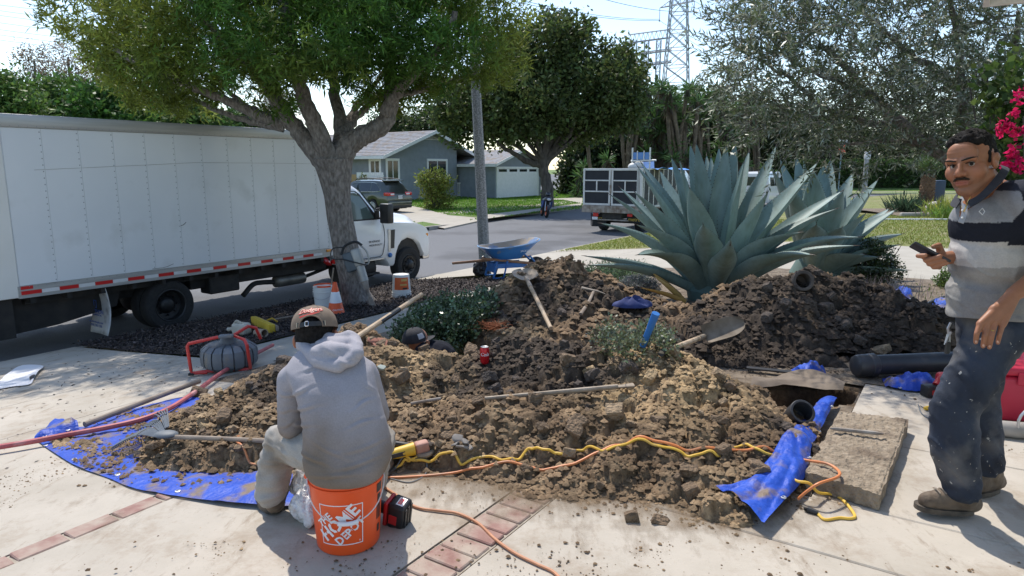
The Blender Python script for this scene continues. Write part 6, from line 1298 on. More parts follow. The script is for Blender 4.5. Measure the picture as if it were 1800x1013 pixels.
# ================================================================== garden plants
def GB(u,v,dz=0.0): p = G(u,v,dz); return p
m_gl = foliage_mat('glossy_leaf',0.2,0.3,0.6)
def bed(name,label,u,v,blobs,*a,**k): return shrub(name,label,GB(u,v),blobs,*a,**k)
Yl = GB(780,610).y
bed('star_jasmine','dense dark green shrub with small glossy leaves left of the rear dirt heap',780,600,[BL(745,575,42,30,Yl,.45),BL(790,555,50,30,Yl+.2,.5),BL(830,545,40,24,Yl+.3,.4),BL(775,590,55,26,Yl-.1,.4),BL(810,575,40,28,Yl,.4),BL(712,580,22,16,Yl,.3),BL(850,530,24,14,Yl+.6,.3)],1100,12,0.042,0.024,(0.08,0.125,0.06),24,51,0.035,upw=0.5,group='low shrubs in the garden',mat=m_gl,amp=0.6)
Yj = GB(1060,512).y
bed('rosemary_bush','low silvery green bush behind the rear dirt heap left of the agave',1060,512,[BL(1030,492,34,20,Yj,.5),BL(1075,488,40,22,Yj+.2,.6),BL(1105,482,30,18,Yj+.4,.5),BL(1010,500,22,14,Yj-.1,.3),BL(1060,500,40,16,Yj-.2,.4)],800,14,0.05,0.014,(0.12,0.175,0.095),24,52,0.04,upw=0.5,group='low shrubs in the garden',amp=0.5)
Ys = GB(1125,528).y
bed('lavender_cotton','pale grey rounded lavender cotton bush under the agave leaves',1125,527,[BL(1110,506,24,18,Ys,.25),BL(1138,508,22,17,Ys,.25),BL(1124,498,22,14,Ys,.25)],620,14,0.024,0.010,(0.30,0.31,0.30),14,53,0.022,upw=0.4,group='low shrubs in the garden',amp=0.4)
Yr = GD(1130,615).y
bed('ground_rose','half buried leafy ground cover beside the blue pipe between the rear heaps',1130,615,[BL(1095,602,44,14,Yr,.3),BL(1145,600,40,16,Yr+.1,.3),BL(1172,602,20,14,Yr,.2),BL(1075,590,30,12,Yr+.3,.3),BL(1150,586,30,10,Yr+.3,.3)],260,8,0.028,0.017,(0.13,0.155,0.08),40,54,0.035,upw=0.5,group='low shrubs in the garden',mat=m_gl,amp=0.6,sr=0.006)
Yx = GB(1540,500).y
bed('boxwood','small dark boxwood bush behind the right agave leaf tips',1540,500,[BL(1540,455,26,26,Yx,.3),BL(1525,475,28,22,Yx,.3),BL(1552,480,26,20,Yx,.3),BL(1535,435,16,14,Yx,.2)],700,10,0.035,0.022,(0.045,0.07,0.02),10,55,0.03,upw=0.4,group='low shrubs in the garden',mat=m_gl,amp=0.6)
bed('boxwood','bright green little bush beside the walkway under the phone hand',1665,505,[BL(1672,490,16,22,GB(1665,505).y,.2),BL(1665,500,14,10,GB(1665,505).y,.2)],160,10,0.035,0.02,(0.12,0.19,0.035),8,56,0.03,upw=0.4,mat=m_gl)
# dry lavender tuft
lp = GB(1520,535); n = 420; P = np.stack([lp.x + 0.32*RNG.normal(size=n),lp.y + 0.14*RNG.normal(size=n),np.full(n,zg(lp.x,lp.y))],1); d = RNG.normal(size=(n,3))*0.4; d[:,2] = 1
lt = thing('lavender','wispy grey lavender stalks at the right end of the agave bed','plant',lp); part('stalks',leaf_cloud(P,d,0.22+0.22*RNG.random(n),0.006,vary(n,(0.19,0.17,0.16),0.35)),m_leaf,lt,0,world=True); part('stems',MB().sph(lp + Vector((0,0,.02)),(.3,.13,.05),10,6),m_barkd,lt)
for o in lt.children:
    if o.name.startswith('stems'): o.matrix_parent_inverse = WM(lt).inverted()
blades('weeds',1500,6.5,11,-3.0,0.6,lambda q: zg_q(q),(0.12,0.18,0.04),'sparse green weeds in the bare ground right of the heap',(0.02,0.06),0.4,0.012)
me = chips('gravel',5000,6.0,11.4,-3.5,2.5,lambda X,Y,q: zg_q(q)+0.004,(0.012,0.04),[(0.20,0.17,0.14),(0.28,0.24,0.2),(0.12,0.10,0.085)],0.004,0.1); fin_stuff('gravel',me,m_chip,'loose gravel and clippings on the bare ground by the right agave','gravel')
# ---- neighbour's bed: sago palm, strappy clump, yellow-green plants, edging
YS = 25.5; sb = Vector((AY(1626,370,YS).x,YS,0.0)); sg = thing('sago_palm','sago palm with stout shaggy trunk on the neighbour\'s lawn','palm',sb); m_sagot = pm('sago_trunk',(0.10,0.055,0.03),(0.22,0.13,0.07),rough=0.95,scale=7,bump=1.0,bscale=14,dist=0.08)
mb = MB()
for i in range(13):
    for j in range(12):
        a = 2*PI*(j + 0.5*(i % 2))/12; r = 0.25*(1 - 0.015*i); z = 0.05 + i*0.1; mb.add([(r*math.cos(a-.2),r*math.sin(a-.2),z),(r*math.cos(a+.2),r*math.sin(a+.2),z),(r*1.02*math.cos(a+.2),r*1.02*math.sin(a+.2),z+.12),(r*1.02*math.cos(a-.2),r*1.02*math.sin(a-.2),z+.12),(r*1.25*math.cos(a),r*1.25*math.sin(a),z+.10)],[(0,1,4),(1,2,4),(2,3,4),(3,0,4)])
mb.lathe([(0.24,0),(0.25,0.3),(0.24,1.2),(0.15,1.38),(0.001,1.42)],16); part('trunk',mb,m_sagot,sg)
m_frond = foliage_mat('sago_frond',0.2,0.35,0.5)
for k in range(34):
    az = k*2.399; el = 0.45 + 1.0*(k/34); L = random.uniform(1.25,1.55); tt = np.linspace(0.12,1,26); x = L*tt*math.cos(el); z = 1.35 + L*tt*math.sin(el) - 0.35*L*tt**2*math.cos(el)*0.5
    C = np.stack([x*math.cos(az),x*math.sin(az),z],1); D = np.gradient(C,axis=0); D /= np.linalg.norm(D,axis=1,keepdims=True); S = np.cross(D,np.array((0,0,1.0))); S /= np.linalg.norm(S,axis=1,keepdims=True)
    p = np.concatenate([C,C]); d = np.concatenate([S*0.9 + D*0.55 + np.array((0,0,.25)),-S*0.9 + D*0.55 + np.array((0,0,.25))]); ll = np.concatenate([0.23*np.sin(tt*PI*0.9+0.3)]*2)
    part('frond',leaf_cloud(p,d,ll,0.022,vary(52,(0.085,0.145,0.04),0.35),up=(0,0,1)),m_frond,sg,0)
def strap(label,u,v,Y,n,h,col,rad,name='strappy_clump'):
    b = Vector((AY(u,v,Y).x,Y,0.0)); P = np.stack([b.x + rad*RNG.normal(size=n)*0.5,b.y + rad*RNG.normal(size=n)*0.5,np.zeros(n)],1); d = RNG.normal(size=(n,3))*0.55; d[:,2] = 1
    t = thing(name,label,'plant',b); part('leaves',leaf_cloud(P,d,h*(0.6+0.6*RNG.random(n)),h*0.05,vary(n,col,0.45),droop=0.1),m_leaf,t,0,world=True); return t
strap('dark strappy clump left of the sago palm',1590,362,25.0,260,0.85,(0.05,0.085,0.045),0.55)
strap('yellow green leafy clump behind the standing man\'s chin',1668,345,23.0,300,0.8,(0.32,0.34,0.07),0.55,'leafy_clump'); strap('bright green leafy clump low behind the standing man',1672,368,22.0,300,0.6,(0.16,0.25,0.05),0.6,'leafy_clump')
m_edge = pm('edging_stone',(0.34,0.31,0.27),(0.48,0.45,0.4),rough=0.9,scale=3)
eg = tag(struct('planting_bed',MB().grid(lambda u,v: (AY(1560,372,24).x + 8*u,23.2 + 4.5*v,0.012 + 0.05*math.sin(v*PI)),6,4),m_soil))
for i in range(9):
    p = Vector((AY(1560,372,24).x + i*0.9,23.1,0)); part('edging_stone',MB().rbox((p.x,p.y,-0.02),(p.x+0.86,p.y+0.16,0.13),0.03,2),m_edge,eg,world=True)
solo('boulder',MB().sph((AY(1645,362,24).x,24,0.2),(0.35,0.3,0.28),12,8),m_edge,'grey rounded boulder right of the sago trunk','rock',(AY(1645,362,24).x,24,0.0))
lb = Vector((AY(1648,335,27).x,27,0)); solo('waste_bin',MB().rbox((lb.x-.2,lb.y-.2,0),(lb.x+.2,lb.y+.2,1.15),0.05,2),pm('bin_blue',(0.03,0.05,0.08),None,rough=0.5),'dark blue bin half hidden by the yellow green clump','bin',lb)
a_,b_ = G(1545,387),G(1665,387); solo('lawn_pipe',MB().tube([a_ + Vector((0,0,.02)),b_ + Vector((0,0,.02))],0.025,6),m_trim,'thin white pipe lying across the neighbour\'s lawn','pipe',a_)
# ---- street sign and post near the cross street
m_teal = pm('sign_post',(0.20,0.28,0.30),None,rough=0.5,metal=0.3)
sp = AY(1472,352,54.0); sgn = thing('street_sign','street sign on a thin blue grey post by the cross street','sign',(sp.x,54,Z_TOP)); part('post',MB().cyl((0,0,0),(0,0,4.1),0.05,None,8),m_teal,sgn); part('sign_panel',MB().rbox((-.28,-.07,3.5),(.28,-.052,4.15),0.01,1),m_redlens,sgn); part('sign_panel',MB().rbox((-.3,-.07,4.25),(.42,-.052,4.5),0.01,1),m_whtape,sgn)
sp = AY(1519,333,66.5); lpst = thing('concrete_post','grey concrete post with a pale box on top beyond the cross street','post',(sp.x,66.5,-0.74)); part('post',MB().cyl((0,0,0),(0,0,3.2),0.26,0.2,12),pm('post_concrete',(0.33,0.32,0.31),(0.43,0.42,0.41),rough=0.9,scale=2),lpst); part('lamp_box',MB().rbox((-.2,-.25,3.2),(.25,.25,4.0),0.06,2),m_trim,lpst)
# ---- concrete light pole behind the wheelbarrow
m_pole = pm('exposed_aggregate',(0.17,0.168,0.165),(0.34,0.335,0.325),rough=0.9,scale=42,contrast=(0.42,0.60),bump=0.6,bscale=60,dist=0.01)
pb = G(853,484); pt = AT(832,60,13.6); pl_ = thing('light_pole','slightly leaning speckled concrete light pole at the kerb behind the wheelbarrow','pole',pb)
d = (pt - pb); part('shaft',MB().tube([pb - d*0.02,pb + d*1.5],[0.118,0.078],8),m_pole,pl_,20,world=True)
part('arm',MB().tube(bez([pb + d*1.48,pb + d*1.53 + Vector((-.5,1,.1)),pb + d*1.53 + Vector((-1.2,2.2,.1))],6),0.05,8),m_silver,pl_,world=True)
# ================================================================== clutter
def tarp_mat():
    m = pm('blue_tarp',(0.012,0.052,0.36),(0.022,0.085,0.48),rough=0.5,scale=5,bump=0.5,bscale=30,dist=0.02,c3=(0.19,0.14,0.10),s3=6.5,w3=(0.52,0.66),spec=0.3); return m
m_tarp = tarp_mat()
m_wooda = pm('ash_handle',(0.36,0.25,0.15),(0.52,0.40,0.27),rough=0.7,scale=9,c3=(0.22,0.16,0.1),s3=6)
m_woodg = pm('weathered_handle',(0.20,0.15,0.11),(0.33,0.27,0.21),rough=0.8,scale=9)
m_steelw = pm('worn_steel',(0.17,0.13,0.09),(0.38,0.32,0.25),rough=0.6,metal=0.2,scale=7)
m_orange = pm('bucket_orange',(0.78,0.085,0.012),(0.83,0.10,0.016),rough=0.36,scale=4,spec=0.5)
m_whitep = pm('bucket_white',(0.66,0.66,0.63),(0.76,0.76,0.74),rough=0.45,scale=4,c3=(0.5,0.46,0.4),s3=5,w3=(0.6,0.75))
m_redp = pm('red_plastic',(0.52,0.03,0.025),(0.6,0.045,0.035),rough=0.4,scale=5,c3=(0.42,0.1,0.07),s3=6,w3=(0.6,0.75))
m_redbox = pm('crimson_plastic',(0.42,0.012,0.04),(0.5,0.02,0.055),rough=0.45,scale=4)
m_abs = pm('black_pipe',(0.022,0.023,0.027),(0.045,0.046,0.05),rough=0.42,scale=6,c3=(0.12,0.1,0.08),s3=8,w3=(0.62,0.75))
m_yelp = pm('yellow_plastic',(0.62,0.36,0.02),(0.72,0.45,0.04),rough=0.5,scale=7,c3=(0.3,0.22,0.12),s3=8,w3=(0.62,0.75))
m_ycord = pm('yellow_cord',(0.68,0.40,0.04),(0.78,0.50,0.08),rough=0.5,scale=12,c3=(0.4,0.27,0.1),s3=6,w3=(0.6,0.7))
m_ocord = pm('orange_cord',(0.62,0.19,0.055),(0.72,0.26,0.09),rough=0.5,scale=12,c3=(0.30,0.15,0.08),s3=5,w3=(0.52,0.66))
m_hose = pm('red_hose',(0.36,0.07,0.075),(0.50,0.13,0.13),rough=0.6,scale=9,c3=(0.52,0.26,0.24),s3=5)
m_grey = pm('grey_plastic',(0.10,0.115,0.13),(0.16,0.175,0.19),rough=0.6,scale=5,c3=(0.2,0.18,0.15),s3=9,w3=(0.58,0.72))
def W_(pts,dz=0.02,f=GD):
    return [f(u,v) + Vector((0,0,dz)) for u,v in pts]
# ---- tarps
def edge_curve(px,n,f=G): 
    P = bez([f(u,v) for u,v in px],6); L = [0]
    for a,b in zip(P[:-1],P[1:]): L.append(L[-1] + (b-a).length)
    return lambda t: (lambda x: Vector([np.interp(x,L,[p[k] for p in P]) for k in range(3)]))(t*L[-1])
def tarp(name,label,lo,hi,nu,nv,wr=0.02,fr=6.0,fold=None,loc=None,base=0.006,group='blue tarpaulins',over=False):
    a,b = edge_curve(lo,0),edge_curve(hi,0); mb = MB()
    def fn(u,v):
        p = a(u).lerp(b(u),v); w = fbm(np.array([p.x*fr]),np.array([p.y*fr*0.6 + p.x*2]),3.0)[0]; w2 = abs(fbm(np.array([p.x*fr*2.3 + p.y*4]),np.array([p.y*fr*1.3]),8.0,3)[0]-0.5)
        e = min(u*8,(1-u)*8,v*6+0.25,(1-v)*6+0.25,1)
        return (p.x,p.y,(zg(p.x,p.y) + (max(0,float(dirt_base(np.array([p.x]),np.array([p.y]))[0])) + .05 if over else 0)) + base + wr*e*(1.5*max(0,w-0.38) + 1.6*w2) + (fold(u,v) if fold else 0))
    mb.grid(fn,nu,nv); loc = loc or a(0.5); t = thing(name,label,'tarp',loc,group=group); o = part('sheet',mb,m_tarp,t,50,world=True)
    for k in range(max(2,nu//22)):
        u = (k+0.5)/max(2,nu//22); p = Vector(fn(u,0.035)); part('eyelet',MB().lathe([(0.006,0.002),(0.009,0.005),(0.014,0.004),(0.015,0)],12,M_T(p.x,p.y,p.z)),m_silver,t,world=True)
    return t
tarp('tarpaulin','big muddy blue tarpaulin spread under the left side of the near heap',[(62,774),(92,796),(135,822),(190,842),(240,862),(330,877),(455,891),(575,893)],[(64,772),(98,752),(150,752),(205,730),(270,712),(345,700),(470,740),(620,820)],110,50,0.030,5.0)
p0 = G(95,765); tarp('tarpaulin','folded up far left corner of the big blue tarpaulin',[(60,778),(85,774),(110,768),(140,760)],[(66,772),(90,752),(108,746),(135,752)],24,12,0.04,9.0,lambda u,v: 0.055*math.sin(v*PI)*(0.4 + 0.6*u) + 0.01)
tarp('tarpaulin','crumpled strip of blue tarpaulin between the heap and the broken slab',[(1470,713),(1442,770),(1425,815),(1412,862),(1342,942)],[(1440,716),(1396,778),(1355,835),(1300,878),(1256,884)],90,40,0.035,8.0,lambda u,v: 0.02*math.sin(v*PI) + 0.06*math.exp(-((u-0.76)/0.08)**2)*math.sin(v*PI)**0.5*(1 - 0.5*v) + 0.035*max(0,u-0.5)*abs(math.sin(v*8 + u*9)),over=True)
for px_lo,px_hi,lab in (([(1392,660),(1420,664),(1452,660)],[(1390,652),(1420,652),(1450,652)],'small scrap of blue tarpaulin behind the pit'),([(1556,682),(1600,690),(1660,693)],[(1550,668),(1600,672),(1665,676)],'edge of blue tarpaulin under the big black pipe'),
                         ([(1562,543),(1580,546),(1606,542)],[(1566,530),(1582,526),(1602,532)],'blue tarpaulin peeping over the right heap by the grey lavender'),([(1640,566),(1665,572),(1690,566)],[(1636,548),(1660,542),(1680,545)],'blue tarpaulin beside the standing man\'s belt'),([(1770,672),(1800,690),(1850,690)],[(1780,632),(1810,622),(1850,622)],'blue tarpaulin at the right edge behind the red case')):
    tarp('tarpaulin',lab,px_lo,px_hi,18,8,0.08,10.0,lambda u,v: 0.05*math.sin(v*PI)*math.sin(u*PI),base=0.01 if 'over the right' not in lab and 'belt' not in lab else 0.10)
# ---- seat bucket
bc = G(613,948); bc.z = 0.0; BUCKET = bc.copy()
def pail(name,label,loc,mat,H=0.37,rb=0.130,rt=0.150,M=None,group=None,cat='bucket',flip=False):
    t = thing(name,label,cat,M=(M or M_T(*loc)),group=group)
    prof = [(0.001,0.012),(rb-0.012,0.010),(rb,0.0),(rb+0.004,0.008)] + [(rb + (rt-rb)*k/6 + 0.004,0.008 + (H-0.09)*k/6) for k in range(1,7)]
    zt0 = H-0.082; prof += [(rt+0.010,zt0+0.004),(rt+0.010,zt0+0.012),(rt+0.004,zt0+0.014),(rt+0.004,zt0+0.040),(rt+0.010,zt0+0.042),(rt+0.010,zt0+0.048),(rt+0.005,zt0+0.050),(rt+0.005,H-0.012),(rt+0.009,H-0.008),(rt+0.008,H),(rt,H),(rt-0.004,H-0.02),(rb-0.004,0.02),(0.001,0.018)]
    part('shell',MB().lathe(prof,48),mat,t,40); return t
seat = pail('seat_bucket','orange lettered bucket standing upside up as a seat for the man in the grey hoodie',bc,m_orange)
m_wht = pm('print_white',(0.78,0.77,0.78),None,rough=0.45); phi0 = math.atan2(-bc.y,-bc.x)
def wrap(mb,pcen,z0,rb=0.134,rt=0.154,H=0.37,off=0.0012):
    o = MB(); 
    for (x,y,z) in mb.v:
        h = z0 + y; r = rb + (rt-rb)*min(1,max(0,(h-0.008)/(H-0.09))) + off; a = phi0 + pcen + x/0.145; o.v.append((r*math.cos(a),r*math.sin(a),h))
    o.f = mb.f; return o
def subdiv(mb,L=0.02):
    bm = bmesh.new(); vs = [bm.verts.new(v) for v in mb.v]
    for f in mb.f:
        try: bm.faces.new([vs[i] for i in f])
        except ValueError: pass
    bmesh.ops.triangulate(bm,faces=bm.faces[:])
    for _ in range(3):
        es = [e for e in bm.edges if e.calc_length() > L]
        if es: bmesh.ops.subdivide_edges(bm,edges=es,cuts=1)
    o = MB(); bm.verts.index_update(); o.add([v.co.copy() for v in bm.verts],[[v.index for v in f.verts] for f in bm.faces]); bm.free(); return o
LZ = 0.143; S2 = 0.092
fr_ = MB()
for lo,hi in (((-S2,S2-.004),(S2,S2)),((-S2,-S2),(S2,-S2+.004)),((S2-.004,-S2),(S2,S2)),((-S2,-S2),(-S2+.004,S2))): fr_.add([(lo[0],lo[1],0),(hi[0],lo[1],0),(hi[0],hi[1],0),(lo[0],hi[1],0)],[(0,1,2,3)])
part('logo_frame',wrap(subdiv(fr_),-0.20,LZ),m_wht,seat,0)
def logo_line(s,size,dx,dy,sx=1.0,off=0.006):
    t = text_mb(s,size,0,off,'CENTER',0.0,2); R = M_R(math.radians(42),'Z'); mb = MB(); mb.add([R @ Vector((v[0]*sx + dx,v[1] + dy,0)) for v in t.v],t.f); return part('lettering',wrap(subdiv(mb,0.03),-0.20,LZ,off=0.0018),m_wht,seat,0)
logo_line('THE',0.044,-0.040,0.062,1.0,0.0012); logo_line('HOME',0.078,-0.002,0.012,0.92,0.0024); logo_line('DEPOT',0.050,0.006,-0.047,0.95,0.0016)
# stencil gaps across the letters
g = MB()
for dx,dy,hh in ((-0.075,0.01,.035),(-0.028,0.01,.035),(0.055,.01,.035),(-0.03,-.048,.02),(0.02,-.048,.02),(-.03,.063,.018)):
    R = M_R(math.radians(42),'Z'); g.add([R @ Vector(p) for p in ((dx-.0022,dy-hh,0),(dx+.0022,dy-hh,0),(dx+.0022,dy+hh,0),(dx-.0022,dy+hh,0))],[(0,1,2,3)])
part('stencil_gap',wrap(subdiv(g),-0.20,LZ,off=0.0024),m_orange,seat,0,kind='stuff')
part('registered_mark',wrap(subdiv((lambda t: (setattr(t,'v',[(x + 0.078,y - 0.078,0) for x,y,z in t.v]),t)[1])(text_mb('R',0.012))),-0.20,LZ),m_wht,seat,0)
bk = MB()
for lo,hi in (((.0,.245),(.045,.285)),((.008,.20),(.035,.235)),((.004,.12),(.010,.19)),((.014,.12),(.018,.19)),((.022,.12),(.03,.19)),((.034,.12),(.038,.19)),((.01,.06),(.032,.095))): bk.add([(lo[0],lo[1],0),(hi[0],lo[1],0),(hi[0],hi[1],0),(lo[0],hi[1],0)],[(0,1,2,3)])
part('safety_print',wrap(subdiv(bk),0.95,0.0),m_printk,seat,0)
cR = 0.160; hp_ = []
for k in range(25):
    a = PI*k/24; s_ = -math.cos(a); hp_.append(Vector((math.cos(phi0)*0 ,0,0)) + Vector((math.cos(phi0+PI/2)*s_*cR + math.cos(phi0)*(0.165*math.sin(a)**0.6),math.sin(phi0+PI/2)*s_*cR + math.sin(phi0)*(0.165*math.sin(a)**0.6),0.315 - 0.155*math.sin(a)**1.0)))
part('bail',MB().tube(hp_,0.0025,6),m_whtape,seat); part('bail_grip',MB().tube(hp_[10:15],0.009,10),m_wht,seat)
for s_ in (-1,1): part('ear',MB().sph(hp_[0 if s_ < 0 else -1],0.014,10,8),m_orange,seat)
# ---- impact wrench lying behind the bucket
m_mred = pm('tool_red',(0.38,0.012,0.015),(0.45,0.02,0.02),rough=0.45,scale=7)
w0 = G(700,930); dg_ = Vector((0.75,-0.35,0)).normalized(); iw = thing('impact_wrench','red and black cordless impact wrench lying battery outward beside the orange bucket','power tool',M=frame((w0.x-0.02,w0.y+0.05,0.055),Vector((0.80,-0.25,-0.18)),Vector((0.25,0.1,1))) @ M_R(0.35,'X'))
part('battery',MB().rbox((-0.02,-0.045,-0.062),(0.062,0.045,0.072),0.014,3),m_black,iw); part('battery_band',MB().rbox((-0.042,-0.044,-0.06),(-0.021,0.044,0.068),0.008,2),m_mred,iw); part('battery_label',MB().rbox((0.01,-0.028,0.0722),(0.045,0.025,0.0735),0.0005,1),m_silver,iw)
part('battery_label',MB().rbox((0.015,-0.02,0.0737),(0.035,0.018,0.0745),0.0003,1),m_redlens,iw)
for k in range(3): part('battery_rib',MB().rbox((0.0625,-0.035+k*0.026,-0.05),(0.068,-0.018+k*0.026,0.06),0.002,1),m_black,iw)
part('side_mark',MB().rbox((-0.01,-0.0475,-0.03),(0.03,-0.0452,0.02),0.0008,1),m_mred,iw)
part('handle',MB().tube([(-0.03,0,0),(-0.10,0,0.01),(-0.17,0,0.012)],[0.03,0.023,0.026],12),m_black,iw); part('motor_housing',MB().rbox((-0.25,-0.042,-0.12),(-0.165,0.042,0.08),0.02,3),m_mred,iw); part('anvil',MB().cyl((-0.205,0,0.08),(-0.205,0,0.125),0.018,0.012,12),m_steelw,iw)
# ---- clear plastic bag
m_film = pm('clear_film',(0.62,0.61,0.60),(0.78,0.78,0.78),rough=0.18,scale=14,bump=1.0,bscale=22,dist=0.03,spec=0.7,c3=(0.38,0.30,0.22),s3=9,w3=(0.5,0.68))
pbp = G(535,925); V = pbp + Vector((0,0.06,0)); bagm = MB()
sculpt('plastic_bag',[('ell',V + Vector((0,0,.07)),(.075,.075,.08)),('ell',V + Vector((.02,.05,.15)),(.06,.07,.07)),('ell',V + Vector((-.05,.10,.13)),(.06,.06,.09)),('cap',V + Vector((-.04,.1,.18)),.05,V + Vector((-.06,.18,.25)),.02),('ell',V + Vector((.03,-.05,.05)),(.05,.05,.05))],0.010,2,m_film,None,
       disp=lambda P,N: P + N*((np.abs(fbm(P[:,0]*22,P[:,1]*22,P[:,2]*14,3)-0.5)*2-0.3)*0.035)[:,None])
pb_ = bpy.data.objects['plastic_bag']; tag(pb_,'crumpled clear plastic bag lying against the orange bucket and boot','bag')
# ---- angle grinder
gp_ = GD(705,812); ag = thing('angle_grinder','yellow angle grinder lying on the dirt behind the seated man','power tool',M=frame(gp_ + Vector((0.0,0,0.035)),Vector((0.95,0.35,0.12))))
part('body',MB().lathe([(0.001,-.17),(.022,-.17),(.026,-.15),(.024,-.06),(.030,-.02),(.034,.05),(.036,.075),(.001,.08)],18,M_R(PI/2,'Y')),m_yelp,ag); part('gear_head',MB().rbox((.08,-.032,-.03),(.155,.032,.03),0.014,3),pm('dusty_red',(0.36,0.16,0.12),(0.45,0.25,0.19),rough=0.7,scale=15),ag)
part('guard',MB().lathe([(0.05,-.012),(0.055,0),(0.05,.012),(0.02,.012)],20,M_T(.125,0,-.035)),m_steelw,ag); part('side_handle',MB().tube([(.06,.03,.01),(-.02,.06,.03)],[.014,.018],10),m_black,ag); part('nameplate',MB().rbox((-.06,-.031,-.012),(0.02,-.0265,.012),0.001,1),m_printk,ag)
# ---- cords
def cord(name,label,pts,r,mat,cat,dz=None,f=GD,n=8,bump_=0.0):
    P = [(ZP(*q) if len(q) == 3 else f(*q)) + Vector((0,0,r if dz is None else dz)) for q in pts]; P = bez(P,n)
    P = [p + Vector((0,0,bump_*abs(math.sin(i*0.9)))) for i,p in enumerate(P)]
    P = [Vector((p.x,p.y,max(p.z,float(surf(p.x,p.y,1)[0]) + r*0.8))) for p in P]
    for _ in range(2): P = [P[0]] + [Vector((b.x,b.y,(a.z+2*b.z+c.z)/4)) for a,b,c in zip(P[:-2],P[1:-1],P[2:])] + [P[-1]]
    return solo(name,MB().tube(P,r,8),mat,label,cat,P[0])
cord('extension_cord','yellow extension cord winding over the front of the dirt heap',[(672,838),(690,828),(712,822),(730,812),(742,800),(734,795),(722,800),(712,815),(735,818),(760,825),(785,818),(815,828),(850,812),(880,818),(910,815),(930,802),(955,797),(975,805),(990,812),(1008,800),(1030,797),(1060,799),(1090,789),(1125,796),(1160,794),(1195,802),(1215,806),(1245,800),(1268,806),(1300,791),(1325,793),(1350,803),(1375,810,.09),(1386,835,.09),(1400,848,.09),(1422,852,.09),(1438,868,.04),(1462,872,.0),(1482,882,.0),(1502,908,.0),(1495,914,.0),(1475,913,.0),(1450,916,.0),(1437,906,.0)],0.0072,m_ycord,'cord',f=GD)
pe = G(1437,906); part('plug',MB().tube([pe + Vector((0,0,.012)),pe + Vector((-.035,.03,.014))],[.012,.015],10).box(tuple(pe + Vector((-.05,.028,.008))),tuple(pe + Vector((-.036,.04,.02)))),m_black,bpy.data.objects['extension_cord'],world=True)
cord('extension_cord','orange extension cord running beside the yellow one and looping over the slab',[(660,842),(700,842),(760,838),(830,832),(900,824),(950,832),(1000,822),(1050,800),(1100,790),(1150,786),(1200,798),(1260,806),(1320,800),(1375,804,.10),(1420,812,.105),(1455,818,.11),(1475,832,.11),(1470,842,.11),(1440,852,.11),(1420,865,.07),(1402,880,.02)],0.0072,m_ocord,'cord',f=GD)
cord('extension_cord','thin orange brown cord trailing across the concrete to the bottom edge',[(655,845),(690,868),(730,893),(770,900),(805,905),(840,922),(870,950),(905,975),(945,995),(975,1010),(1000,1040)],0.0066,pm('brown_cord',(0.42,0.18,0.09),(0.58,0.27,0.14),rough=0.6,scale=12),'cord',f=G)
cord('cord_end','short curl of orange cord on the blue tarpaulin by the seated man',[(470,832),(440,830),(424,822),(414,812),(420,802),(445,798)],0.006,m_ocord,'cord',f=G)
cord('flex','grey flex looping between the grinder and the bucket',[(665,838),(690,845),(720,850),(745,838),(750,822),(735,812),(712,820),(690,832)],0.0035,m_grey,'cord',f=GD)
cord('garden_hose','faded red hose curving from the left edge up over the dirt heap',[(-60,806),(0,798),(60,788),(120,776),(190,763),(250,748),(300,728),(345,698),(385,668),(420,645),(450,630),(480,614)],0.019,m_hose,'hose',dz=0.045,f=GD)
# ---- long tools
def handle(mb,a,b,r0,r1=None,n=10): mb.tube([a,a.lerp(b,.5) + Vector((0,0,0.002)),b],[r0,(r0+(r1 or r0))/2,r1 or r0],n); return mb
def shovel_blade(M,L=0.29,W=0.215,dish=0.05,pt=0.10):
    mb = MB()
    def f(u,v):
        x = (u-0.5)*W; w = 1.0 if v < 0.55 else math.sqrt(max(0.0,1 - ((v-0.55)/0.45)**2*0.97)); w = w*(0.92+0.08*v) if v > 0.06 else 0.85
        return (x*w,v*L,dish*((u-0.5)*2)**2*(1-0.6*v) + 0.02*v*v - 0.01)
    mb.grid(f,14,16,M); n = len(mb.v); V = list(mb.v); F = list(mb.f); d = (M.to_3x3() @ Vector((0,0,-1))).normalized()*0.004
    mb.v += [tuple(Vector(p)+d) for p in V]; mb.f += [tuple(i+n for i in f_[::-1]) for f_ in F]; m = 15
    for i in range(14): mb.f.append((i,n+i,n+i+1,i+1)); mb.f.append((16*m+i,16*m+i+1,n+16*m+i+1,n+16*m+i))
    for j in range(16): mb.f.append((j*m,(j+1)*m,n+(j+1)*m,n+j*m)); mb.f.append((j*m+14,n+j*m+14,n+(j+1)*m+14,(j+1)*m+14))
    return mb
